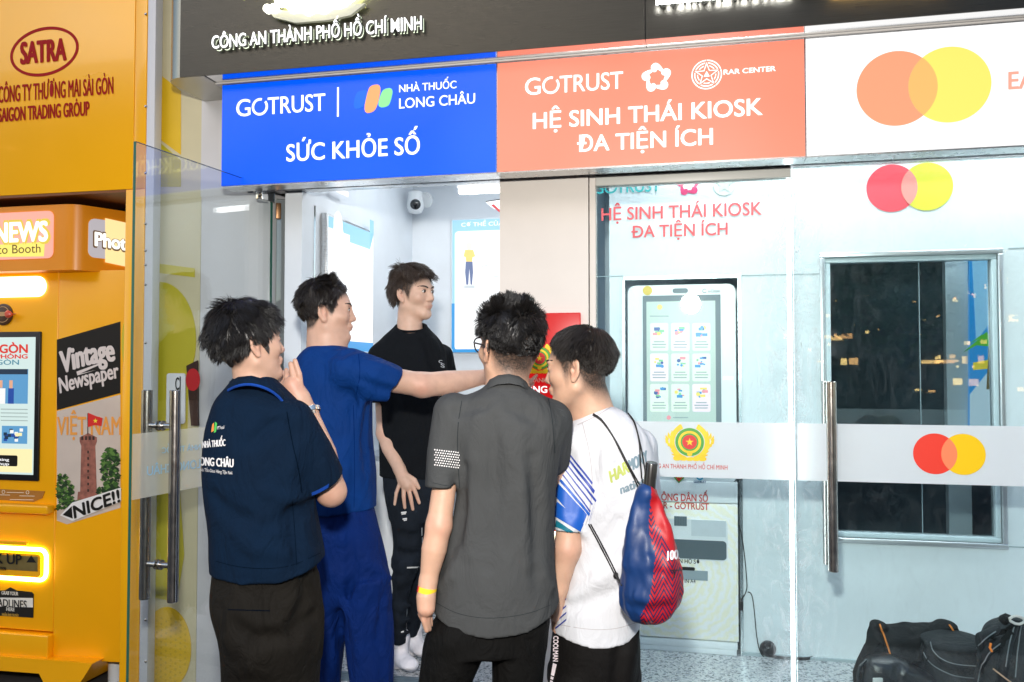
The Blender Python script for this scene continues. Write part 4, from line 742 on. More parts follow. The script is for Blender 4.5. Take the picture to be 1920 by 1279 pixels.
# cable, adapter, socket
t = thing('power_cable', 'thin black cable with a plug box hanging beside the kiosk', 'cable', JW(1400, 1230, 3.9))
PC = FP(YW - .012); q = lambda x, y, n=0: PC.P(*PC.hit(x, y), n)
m = MB(); m.tube([q(*p) for p in smooth_poly([(1386, 985), (1392, 1010), (1397, 1050), (1400, 1085), (1401, 1108), (1388, 1128)], 3, False)], .0025, 6); m.tube([q(*p) for p in smooth_poly([(1402, 1110), (1410, 1112), (1415, 1150), (1418, 1190), (1424, 1222), (1434, 1234)], 3, False)], .0025, 6); m.build('cord', black_pl, t)
m = MB(); m.slab(PC, *[rect(PC, 1385, 1125, 1143, 1393)[i] for i in (0, 1, 2, 3)], 0, .02, bev=.004); m.build('plug_box', black_pl, t)
t = thing('adapter_coil', 'black round adapter and coiled flat cable on the speckled floor', 'adapter', JW(1440, 1240, 3.85))
p0 = JW(1440, 1240, 3.86); m = MB(); m.lathe((p0.x, p0.y, ZF + .035), (0.2, -1, .15), [(.012, -.012), (.034, -.010), (.036, 0), (.034, .010), (.012, .012)], 24); m.build('adapter', black_pl, t)
a0 = JW(1478, 1245, 3.86); m = MB(); pts = [Vector((a0.x + .085 * math.cos(a) * 1.25, a0.y + .05 * math.sin(a), ZF + .008)) for a in (2 * math.pi * k / 30 - 2.6 for k in range(29))]; m.ribbon(pts, Vector((0, 0, 1)), .012, .004); m.build('cable_loop', black_pl, t)
m = MB(); m.slab(FP(a0.y + .05), a0.x - .03, a0.x - .012, ZF + .001, ZF + .05, 0, .02, bev=.003); m.build('plug', black_pl, t)
t = thing('wall_socket', 'small black round socket low on the pale wall', 'socket', q(1440, 1210)); m = MB(); m.lathe(q(1440, 1210), P_W.n, [(.018, -.008), (.018, .006), (.013, .009), (.006, .005)], 20); m.build('cover', black_pl, t); m = MB(); m.tube([q(1433, 1202, .004), q(1432, 1215, .006), q(1434, 1228, .006)], .002, 6); m.build('lead', black_pl, t)

# ------------------------------------------------------------------ things in the open room
PSW = Plane((XS, YB), (0, 1))
PSW = Plane((XS + .001, YG), (0, 1))
def hs2(px, py): return PSW.hit(px, py)
t = thing('lit_poster', 'tall lit poster with blue heading on the side wall of the open room', 'poster', PSW.P(*hs2(640, 660)))
s0 = hs2(600, 600)[0]; s1_ = hs2(690, 600)[0]; zp1 = 2.20; zp0 = hs2(690, 665)[1]
m = MB(); m.slab(PSW, s0, s1_, zp0, zp1, 0, .03, bev=.004); m.build('frame', alu, t)
m = MB(); m.slab(PSW, s0 + .012, s1_ - .012, zp0 + .012, zp1 - .012, .0305, .032); m.build('face', LB('poster_white', (252, 254, 255), 1.15), t, smooth=0)
m = MB(); zz = hs2(640, 440)[1]; dm_ = s1_ - s0
m.prism(PSW, [(s0 + .013, zz), (s0 + .013, zp1 - .013), (s1_ - .013, zp1 - .013), (s1_ - .013, zz + .12), (s1_ - .06, zz + .12), (s1_ - .06, zp1 - .10), (s0 + dm_ * .45, zp1 - .10), (s0 + dm_ * .45, zz)], .032, .034, 0); m.slab(PSW, s0 + .013, s1_ - .013, zp0 + .013, zp0 + .06, .032, .034, 1)
m.prism(PSW, circ((s0 + dm_ * .2, zz + .03), .05, 20, ry=.06), .034, .0355, 2); m.prism(PSW, [(s0 + dm_ * .08, zz - .05), (s0 + dm_ * .36, zz - .05), (s0 + dm_ * .28, zz + .02), (s0 + dm_ * .12, zz + .02)], .034, .0355, 2)
for i, (a, z) in enumerate(((.1, .30), (.1, .24), (.15, .18))): m.slab(PSW, s0 + dm_ * a, s0 + dm_ * .4, zz + z, zz + z + .025, .034, .0355, 2)
m.build('print', [LB('poster_bluehead', (150, 202, 232)), LB('poster_bluefoot', (60, 150, 214)), LB('poster_whiteprint', (250, 252, 255), 1.1)], t, smooth=0)
PBs = P_B
t = thing('lit_poster', 'lit white poster with a yellow shirted figure on the back wall', 'poster', PBs.P(*PBs.hit(900, 660)))
s0, s1_, z0, z1 = rect(PBs, 848, 412, 662, 985); m = MB(); m.slab(PBs, s0, s1_, z0, z1, 0, .03, bev=.004); m.build('frame', S('poster_frame', (216, 224, 230), rough=.3), t)
m = MB(); m.slab(PBs, s0 + .01, s1_ - .01, z0 + .01, z1 - .01, .0305, .032); m.build('border', LB('poster_sky2', (160, 208, 236)), t, smooth=0)
a = rect(PBs, 856, 436, 656, 978); m = MB(); m.prism(PBs, rrect(*a, .02), .032, .0335); m.build('face', LB('poster_white', (252, 254, 255), 1.15), t, smooth=0)
T2('CƠ THỂ CỦA BẠN', PBs, 868, 975, 427, 420, LB('poster_whiteprint', (250, 252, 255), 1.1), t, n=.034); m = MB(); s0, s1_, z0, z1 = rect(PBs, 852, 655, 661, 978); m.slab(PBs, s0, s1_, z0, z1, .032, .034, 0); s0, s1_, z0, z1 = rect(PBs, 850, 570, 655, 856); m.slab(PBs, s0, s1_, z0, z1, .0321, .0331, 0)
poly(m, PBs, [(875, 470), (890, 470), (894, 482), (889, 484), (888, 492), (877, 492), (876, 484), (872, 482)], .0336, .035, 1); poly(m, PBs, [(876, 492), (889, 492), (890, 512), (888, 535), (885, 535), (883, 505), (881, 535), (877, 535), (875, 512)], .0336, .035, 2); m.prism(PBs, circ(PBs.hit(882.5, 463), .018, 16, ry=.024), .0336, .035, 3); poly(m, PBs, [(873, 536), (893, 536), (893, 542), (873, 542)], .0336, .035, 4)
for x, y in ((925, 520), (900, 590), (920, 560), (905, 500)): poly(m, PBs, [(x, y), (x + 12, y - 2), (x + 12, y), (x, y + 2)], .0336, .035, 4)
m.build('print', [LB('poster_bluefoot', (60, 150, 214)), LB('fig_yellow', (250, 212, 130)), LB('fig_blue', (110, 124, 160)), LB('fig_skin', (250, 236, 216)), LB('fig_grey', (200, 208, 214))], t, smooth=0)
t = thing('dome_camera', 'small white security camera with a dark lens in the room corner', 'security camera', JW(778, 378, 4.95))
c = JW(779, 378, 4.95); m = MB(); m.lathe(c + Vector((0, 0, -.02)), (0, 0, 1), [(.012, -.052), (.036, -.044), (.05, -.015), (.05, .0), (.046, .03), (.04, .075), (.02, .085)], 28); m.build('housing', white_pl, t)
dv = (Vector((0, 0, EYE)) - c); dv.z *= .3; dv.normalize(); m = MB(); m.lathe(c + Vector((0, 0, -.022)) + dv * .03, dv, [(.032, 0), (.03, .016), (.022, .024), (.008, .027)], 24); m.build('lens', M('lens_black', (.01, .012, .015), rough=.06, coat=.5), t)
m = MB(); m.lathe(c + Vector((.05, .02, .01)), (.2, .6, .2), [(.045, 0), (.045, .02), (.02, .05)], 20); m.tube([c + Vector((0, 0, .05)), c + Vector((.05, .04, .03))], .018); m.build('bracket', white_pl, t)
PR = FP(4.6); t = thing('wall_bracket', 'white bracket lamp with a red stripe beside the column', 'lamp', PR.P(*PR.hit(930, 385))); m = MB(); poly(m, PR, [(911, 379), (950, 373), (950, 395), (922, 389)], -.05, 0); m.build('shade', M('bracket_white', (.9, .9, .9), emit=.6, ecol=(1, 1, 1)), t, smooth=0); m = MB(); poly(m, PR, [(921, 385), (926, 383), (942, 398), (936, 398)], .001, .004); m.build('stripe', S('stripe_red', (206, 60, 66)), t, smooth=0); m = MB(); poly(m, PR, [(911, 377.4), (950, 371), (950, 372.6), (911, 378.6)], -.05, .002); m.build('rim', black_pl, t, smooth=0)
t = thing('scale_cabinet', 'white equipment cabinet in the open room behind the blue scrubs', 'cabinet', JW(705, 1230, 4.3)); p0 = JW(705, 1200, 4.3)
m = MB(); m.slab(FP(p0.y), p0.x - .22, p0.x + .10, ZF, 1.02, -.3, 0, bev=.012); m.build('body', white_pl, t); m = MB(); m.slab(FP(p0.y), p0.x - .2, p0.x + .08, 1.021, 1.05, -.28, -.02, bev=.008); m.build('top_tray', S('tray_grey', (180, 190, 198), rough=.3), t)
m = MB(); m.tube([Vector((p0.x - .2, p0.y - .01, ZF + .06)), Vector((p0.x + .0, p0.y - .05, ZF + .012)), Vector((p0.x + .1, p0.y - .03, ZF + .012))], .006); m.build('cable', S('cable_grey', (70, 76, 82)), t)

# ------------------------------------------------------------------ red lit panel on the column
YR = YG - .05; PRd = FP(YR); t = thing('red_panel', 'glowing red panel with gold emblem on the beige column', 'sign', PRd.P(*PRd.hit(1015, 900)))
rp = LB('panel_red', (214, 24, 28), .75)
s0, s1_, z0, z1 = rect(PRd, 946, 588, 750, 1088); m = MB(); m.slab(PRd, s0, s1_, z0, z1, -.018, 0, bev=.003); m.build('board', rp, t)
o = smooth_poly([PRd.hit(*p) for p in ((948, 752), (1000, 760), (1040, 748), (1056, 752), (1066, 775), (1076, 800), (1078, 870), (1072, 940), (1060, 985), (1015, 1010), (965, 985), (950, 900))], 2); o = [tuple(p) for p in o]; cx_ = sum(p[0] for p in o) / len(o); cz_ = sum(p[1] for p in o) / len(o)
m = MB(); m.prism(PRd, o, -.002, .016); m.build('shield', rp, t, smooth=0); m = MB(); m.prism(PRd, [(cx_ + (p[0] - cx_) * 1.09, cz_ + (p[1] - cz_) * 1.05) for p in o], -.016, -.004); m.build('backlight', M('warm_led', (1, .95, .8), emit=7, ecol=(1, .93, .68)), t, smooth=0)
emblem(PRd, (1012, 672), .065, t, n=.012, gold='em_gold_lit')
T2('THÀNH PHỐ', PRd, 988, 1052, 716.5, 709, S('panel_letter', (246, 226, 190)), t, n=.004); T2('CÔNG AN', PRd, 972, 1058, 736, 724, wl, t, n=.004, bold=.03)
# ------------------------------------------------------------------ people: distance fields turned into continuous meshes
f32 = np.float32
def smin(a, b, k):
    h = np.clip(.5 + .5 * (b - a) / k, 0, 1); return b * (1 - h) + a * h - k * h * (1 - h)
def smax(a, b, k): return -smin(-a, -b, k)
_rs = np.random.RandomState(11); _LAT = _rs.rand(32, 32, 32).astype(f32)
def vnoise(x, y, z):
    x, y, z = np.broadcast_arrays(x, y, z)
    xi, yi, zi = np.floor(x).astype(int), np.floor(y).astype(int), np.floor(z).astype(int); fx, fy, fz_ = x - xi, y - yi, z - zi
    fx, fy, fz_ = (t * t * (3 - 2 * t) for t in (fx, fy, fz_)); g = lambda a, b, c: _LAT[(xi + a) & 31, (yi + b) & 31, (zi + c) & 31]
    l = lambda a, b, t: a + (b - a) * t
    return l(l(l(g(0, 0, 0), g(1, 0, 0), fx), l(g(0, 1, 0), g(1, 1, 0), fx), fy), l(l(g(0, 0, 1), g(1, 0, 1), fx), l(g(0, 1, 1), g(1, 1, 1), fx), fy), fz_) - .5
def rc(a, b, ra, rb):
    a, b = np.array(a, float), np.array(b, float); ba = b - a; L2 = max(ba.dot(ba), 1e-9)
    def fn(x, y, z):
        t = np.clip(((x - a[0]) * ba[0] + (y - a[1]) * ba[1] + (z - a[2]) * ba[2]) / L2, 0, 1)
        return np.sqrt((x - a[0] - t * ba[0]) ** 2 + (y - a[1] - t * ba[1]) ** 2 + (z - a[2] - t * ba[2]) ** 2) - (ra + (rb - ra) * t)
    r = max(ra, rb); return fn, np.minimum(a, b) - r, np.maximum(a, b) + r
def chain(pts, rad):
    fs = [rc(pts[i], pts[i + 1], rad[i], rad[i + 1]) for i in range(len(pts) - 1)]
    def fn(x, y, z):
        d = fs[0][0](x, y, z)
        for f in fs[1:]: d = np.minimum(d, f[0](x, y, z))
        return d
    return fn, np.min([f[1] for f in fs], 0), np.max([f[2] for f in fs], 0)
def ell(c, r, rot=None):
    c, r = np.array(c, float), np.array(r, float); Rm = np.eye(3) if rot is None else rot
    def fn(x, y, z):
        x, y, z = x - c[0], y - c[1], z - c[2]
        q = [Rm[0, i] * x + Rm[1, i] * y + Rm[2, i] * z for i in range(3)]
        k0 = np.sqrt(sum((q[i] / r[i]) ** 2 for i in range(3))); k1 = np.sqrt(sum((q[i] / r[i] ** 2) ** 2 for i in range(3))) + 1e-9
        return k0 * (k0 - 1) / k1
    m = r.max(); return fn, c - m, c + m
def hermite(z, zs, vs):
    zs, vs = np.array(zs, float), np.array(vs, float); m = np.gradient(vs, zs)
    i = np.clip(np.searchsorted(zs, z) - 1, 0, len(zs) - 2); h = zs[i + 1] - zs[i]; t = np.clip((z - zs[i]) / h, 0, 1)
    return (2 * t**3 - 3 * t**2 + 1) * vs[i] + (t**3 - 2 * t**2 + t) * h * m[i] + (-2 * t**3 + 3 * t**2) * vs[i + 1] + (t**3 - t**2) * h * m[i + 1]
def loft(rows, n=2.4, cap=.012, inset=0.0):
    """rows: (py, xl, xr, depth, half thickness) measured on the picture -> stacked rounded cross-sections"""
    L = []
    for py, xl, xr, d, b in rows:
        p, q = J(xl, py, d), J(xr, py, d); L.append((p[2], (p[0] + q[0]) / 2, d, (q[0] - p[0]) / 2 - inset, b - inset))
    L.sort(); zs = [r[0] for r in L]
    def fn(x, y, z):
        zz = np.asarray(z); cu, cv, a, b = (hermite(np.clip(zz, zs[0], zs[-1]), zs, [r[k] for r in L]) for k in (1, 2, 3, 4))
        X_, Y_ = np.abs(x - cu) / a + 1e-6, np.abs(y - cv) / b + 1e-6
        s = X_ ** n + Y_ ** n; q = s ** (1 / n); g = q ** (1 - n) * np.sqrt((X_ ** (n - 1) / a) ** 2 + (Y_ ** (n - 1) / b) ** 2)
        d = (q - 1) / np.maximum(g, 1e-3)
        return smax(smax(d, zz - zs[-1] + 0 * d, cap), zs[0] - zz + 0 * d, cap)
    A = np.array([[r[1] - r[3], r[2] - r[4], r[0]] for r in L]); B = np.array([[r[1] + r[3], r[2] + r[4], r[0]] for r in L])
    return fn, A.min(0), B.max(0)
class Field:
    def __init__(s, lo, hi, h):
        s.h = h; s.lo = np.array(lo, float); n = np.ceil((np.array(hi) - s.lo) / h).astype(int) + 1; s.ax = [(s.lo[i] + h * np.arange(n[i])).astype(f32) for i in range(3)]; s.D = np.full(n, .3, f32)
    def blk(s, lo, hi):
        sl = []
        for i in range(3):
            a = max(0, int((lo[i] - s.lo[i]) / s.h)); b = min(len(s.ax[i]), int((hi[i] - s.lo[i]) / s.h) + 2); sl.append(slice(a, max(a, b)))
        return tuple(sl), s.ax[0][sl[0]][:, None, None], s.ax[1][sl[1]][None, :, None], s.ax[2][sl[2]][None, None, :]
    def op(s, prim, k=.02, kind='add'):
        fn, lo, hi = prim; p = k + 3 * s.h; sl, x, y, z = s.blk(lo - p, hi + p)
        if min(len(s.ax[i][sl[i]]) for i in range(3)) == 0: return
        d = fn(x, y, z); s.D[sl] = smin(s.D[sl], d, k) if kind == 'add' else smax(s.D[sl], -d, k)
    def add(s, prim, k=.02): s.op(prim, k)
    def sub(s, prim, k=.02): s.op(prim, k, 'sub')
    def cut(s, fn): s.D = np.maximum(s.D, fn(s.ax[0][:, None, None], s.ax[1][None, :, None], s.ax[2][None, None, :])).astype(f32)
    def noise(s, amp, fr, seed=0):
        m = np.abs(s.D) < .03; i = np.nonzero(m)
        s.D[m] += (amp * 2 * vnoise(s.ax[0][i[0]] * fr[0] + seed, s.ax[1][i[1]] * fr[1] + seed * 1.7, s.ax[2][i[2]] * fr[2] + seed * .3)).astype(f32)
    def at(s, p):
        i = [int(np.clip(round((p[k] - s.lo[k]) / s.h), 0, len(s.ax[k]) - 1)) for k in range(3)]; return s.D[i[0], i[1], i[2]]
    def surf(s, px, py, d0, d1):
        for d in np.arange(d0, d1, .004):
            if s.at(J(px, py, d)) < 0: return J(px, py, d)
        return J(px, py, (d0 + d1) / 2)
    def fold(s, pts, r, d0, d1, sink=.3, k=.030, kind='add'):
        """a cloth fold laid on the visible surface along picture points"""
        P = [s.surf(x, y, d0, d1) for x, y in pts]; r = r * 1.9; P = [p + np.array([0, r * .72 if kind == 'add' else -r * .72, 0]) for p in P]
        s.op(chain(P, [r * .5] + [r] * (len(P) - 2) + [r * .4] if len(P) > 2 else [r, r * .4]), k, kind)
    def mesh(s):
        D = s.D; D[0] = D[-1] = .1; D[:, 0] = D[:, -1] = .1; D[:, :, 0] = D[:, :, -1] = .1
        I = D < 0; c = np.zeros(tuple(n - 1 for n in D.shape), np.uint8)
        for a in (0, 1):
            for b in (0, 1):
                for e in (0, 1): c += I[a:a + c.shape[0], b:b + c.shape[1], e:e + c.shape[2]]
        idx = np.nonzero((c > 0) & (c < 8)); N = len(idx[0]); base = np.stack(idx, 1)
        V = np.stack([D[idx[0] + a, idx[1] + b, idx[2] + e] for a in (0, 1) for b in (0, 1) for e in (0, 1)], 1)
        C = np.array([(a, b, e) for a in (0, 1) for b in (0, 1) for e in (0, 1)], float); acc = np.zeros((N, 3)); cnt = np.zeros(N)
        for i in range(8):
            for j in range(i + 1, 8):
                if np.abs(C[i] - C[j]).sum() != 1: continue
                m = (V[:, i] < 0) != (V[:, j] < 0); t = np.where(m, V[:, i] / np.where(m, V[:, i] - V[:, j], 1), 0); acc += np.where(m[:, None], C[i] + t[:, None] * (C[j] - C[i]), 0); cnt += m
        P = s.lo + s.h * (base + acc / cnt[:, None]); mp = np.full(c.shape, -1, np.int32); mp[idx] = np.arange(N); F = []
        for ax in range(3):
            o1, o2 = [(1, 2), (2, 0), (0, 1)][ax]; sl0 = [slice(1, -1)] * 3; sl0[ax] = slice(0, -1); sl1 = [slice(1, -1)] * 3; sl1[ax] = slice(1, None)
            A_, B_ = I[tuple(sl0)], I[tuple(sl1)]; e = np.nonzero(A_ != B_); q = np.stack(e, 1); q[:, [k for k in range(3) if k != ax]] += 1; fl = A_[e]
            def cell(d1, d2):
                r = q.copy(); r[:, o1] -= d1; r[:, o2] -= d2; return mp[r[:, 0], r[:, 1], r[:, 2]]
            Q = np.stack([cell(1, 1), cell(0, 1), cell(0, 0), cell(1, 0)], 1); Q[~fl] = Q[~fl][:, ::-1]; F.append(Q)
        F = np.concatenate(F); return P, F[(F >= 0).all(1)]
def fast_mesh(name, V, F, mat, off=(0, 0, 0), col=None, smooth=True, relax=0):
    me = bpy.data.meshes.new(name); V = np.asarray(V, float)
    if relax:
        E_ = np.concatenate([F[:, [i, (i + 1) % F.shape[1]]] for i in range(F.shape[1])])
        for lam in [.5, -.52] * relax:
            s_ = np.zeros_like(V); n_ = np.zeros(len(V)); np.add.at(s_, E_[:, 0], V[E_[:, 1]]); np.add.at(n_, E_[:, 0], 1); V = V + lam * (s_ / np.maximum(n_, 1)[:, None] - V)
    k = F.shape[1]; me.vertices.add(len(V)); me.vertices.foreach_set('co', (V - np.array(off)).astype(f32).ravel())
    me.loops.add(F.size); me.loops.foreach_set('vertex_index', F.astype(np.int32).ravel()); me.polygons.add(len(F)); me.polygons.foreach_set('loop_start', np.arange(0, F.size, k, dtype=np.int32))
    if smooth: me.polygons.foreach_set('use_smooth', np.ones(len(F), bool))
    for m in (mat if isinstance(mat, (list, tuple)) else [mat]): me.materials.append(m)
    if col is not None:
        a = me.color_attributes.new('tone', 'FLOAT_COLOR', 'POINT'); a.data.foreach_set('color', np.concatenate([col, np.ones((len(V), 1))], 1).astype(f32).ravel())
    me.update(); me.validate(); return me, V

# ------------------------------------------------------------------ head
def frame(al, pitch=0, roll=0):
    """columns: forward, left, up of the head in the level camera frame; al turns from 'away from the camera' to the right"""
    a = R(al); f = np.array([math.sin(a), math.cos(a), 0]); u = np.array([0, 0, 1.0]); l = np.cross(u, f)
    p = R(pitch); f, u = f * math.cos(p) + u * math.sin(p), u * math.cos(p) - f * math.sin(p); r = R(roll); l, u = l * math.cos(r) + u * math.sin(r), u * math.cos(r) - l * math.sin(r)
    return np.stack([f, l, u], 1)
def head_prims(o):
    P = []; A = lambda pr, k=.02, op='add': P.append((pr, k, op)); w_ = o.get('wide', 1.0)
    A(ell((-.014, 0, .036), (.098, .076 * w_, .086)), .01); A(ell((.024, 0, -.024), (.066, .060 * w_, .088)), .04)
    for s in (1, -1):
        A(rc((-.004, s * .052 * w_, -.058), (.062, s * .016, -.098), .018, .017), .035); A(ell((.052, s * .043 * w_, -.022), (.030, .024, .024)), .022)
        A(ell((.076, s * .026, .026), (.014, .028, .010)), .016)
    A(ell((.072, 0, -.099), (.018, .020, .017)), .022)
    A(rc((.085, 0, .016), (.102, 0, -.027), .006, .0115), .014)
    for s in (1, -1): A(ell((.092, s * .0135, -.032), (.011, .008, .008)), .007)
    A(ell((.086, 0, -.057), (.014, .024, .010)), .012)
    A(ell((.0882, 0, -.0595), (.010, .021, .0055)), .006); A(ell((.0862, 0, -.0705), (.011, .018, .0065)), .008)
    A(rc((.1005, -.02, -.0648), (.1005, .02, -.0648), .0026, .0026), .003, 'sub'); A(ell((.099, 0, -.083), (.012, .016, .006)), .012, 'sub')
    for s in (1, -1):
        A(ell((.098, s * .033, .006), (.018, .018, .013)), .014, 'sub'); A(ell((.0765, s * .033, .0065), (.012, .0165, .011)), .006)
        e = np.array([[math.cos(.25), 0, -math.sin(.25)], [0, 1, 0], [math.sin(.25), 0, math.cos(.25)]]); y_ = .077 * w_
        sw = np.array([[math.cos(s * .45), math.sin(s * .45), 0], [-math.sin(s * .45), math.cos(s * .45), 0], [0, 0, 1]]); Rm = sw @ e
        A(ell((-.014, s * (y_ + .003), -.008), (.019, .0075, .033), Rm), .006); A(ell((-.009, s * (y_ + .0115), -.004), (.011, .008, .020), Rm), .005, 'sub')
        A(ell((-.004, s * (y_ + .002), -.010), (.006, .006, .009)), .004); A(ell((-.006, s * (y_ + .002), -.036), (.009, .006, .010)), .006)
    return P
def head_eval(prims, x, y, z):
    d = None
    for (fn, lo, hi), k, op in prims:
        e = fn(x, y, z); d = e if d is None else (smin(d, e, k) if op == 'add' else smax(d, -e, k))
    return d
class Head:
    def __init__(s, c, al, pitch=0, roll=0, sc=1.0, **o): s.c = np.array(c); s.M = frame(al, pitch, roll); s.s = sc; s.o = o; s.prims = head_prims(o)
    def loc(s, x, y, z):
        x, y, z = x - s.c[0], y - s.c[1], z - s.c[2]; return [(s.M[0, i] * x + s.M[1, i] * y + s.M[2, i] * z) / s.s for i in range(3)]
    def wld(s, p): return s.c + (np.asarray(p) * s.s) @ s.M.T
    def locp(s, P): return ((np.asarray(P) - s.c) @ s.M) / s.s
    def prim(s): r = .16 * s.s; return (lambda x, y, z: head_eval(s.prims, *s.loc(x, y, z)) * s.s), s.c - r, s.c + r
    def ev(s, p): return head_eval(s.prims, p[:, 0], p[:, 1], p[:, 2])
HL = ([-.13, -.075, -.05, -.032, -.016, .004, .014, .024, .034, .05, .07, .10], [-.060, -.062, -.055, -.030, .014, .022, -.004, -.006, .030, .058, .072, .086])
def region(x, y, z, hl=HL, dz=0): return z - np.interp(x, hl[0], np.array(hl[1])) - dz
skin = bpy.data.materials.new('skin'); skin.use_nodes = True; _n = skin.node_tree; _b = _n.nodes['Principled BSDF']; _b.inputs['Roughness'].default_value = .48
_b.inputs['Subsurface Weight'].default_value = .12; _b.inputs['Subsurface Radius'].default_value = (.012, .005, .003); _b.inputs['Specular IOR Level'].default_value = .4
_a = _n.nodes.new('ShaderNodeAttribute'); _a.attribute_name = 'tone'; _z = _n.nodes.new('ShaderNodeTexNoise'); _z.inputs['Scale'].default_value = 30; _z.inputs['Detail'].default_value = 5
_x = _n.nodes.new('ShaderNodeMix'); _x.data_type = 'RGBA'; _x.blend_type = 'MULTIPLY'; _x.inputs['Factor'].default_value = 1; _c = _n.nodes.new('ShaderNodeMapRange'); _c.inputs['To Min'].default_value = .80; _c.inputs['To Max'].default_value = 1.16
_tc = _n.nodes.new('ShaderNodeTexCoord'); _n.links.new(_tc.outputs['Object'], _z.inputs['Vector']); _n.links.new(_z.outputs['Fac'], _c.inputs[0]); _n.links.new(_a.outputs['Color'], _x.inputs['A']); _n.links.new(_c.outputs[0], _x.inputs['B']); _n.links.new(_x.outputs['Result'], _b.inputs['Base Color'])
_z2 = _n.nodes.new('ShaderNodeTexNoise'); _z2.inputs['Scale'].default_value = 500; _bp = _n.nodes.new('ShaderNodeBump'); _bp.inputs['Strength'].default_value = .3; _bp.inputs['Distance'].default_value = .001
_n.links.new(_tc.outputs['Object'], _z2.inputs['Vector']); _n.links.new(_z2.outputs['Fac'], _bp.inputs['Height']); _n.links.new(_bp.outputs[0], _b.inputs['Normal'])
def hairmat(name, col, col2):
    if name in MATS: return MATS[name]
    m = M(name, col, rough=.42, spec=.5); n = m.node_tree; b = n.nodes['Principled BSDF']; tc = n.nodes.new('ShaderNodeTexCoord'); z = n.nodes.new('ShaderNodeTexNoise'); z.inputs['Scale'].default_value = 60; z.inputs['Detail'].default_value = 4
    x = n.nodes.new('ShaderNodeMix'); x.data_type = 'RGBA'; x.inputs['A'].default_value = (*col, 1); x.inputs['B'].default_value = (*col2, 1); n.links.new(tc.outputs['Object'], z.inputs['Vector']); n.links.new(z.outputs['Fac'], x.inputs['Factor']); n.links.new(x.outputs['Result'], b.inputs['Base Color']); return m
eye_w = S('eye_white', (222, 214, 208), rough=.2); eye_i = M('iris_dark', (.012, .008, .006), rough=.1); lash = M('lash_dark', (.01, .008, .007), rough=.6)

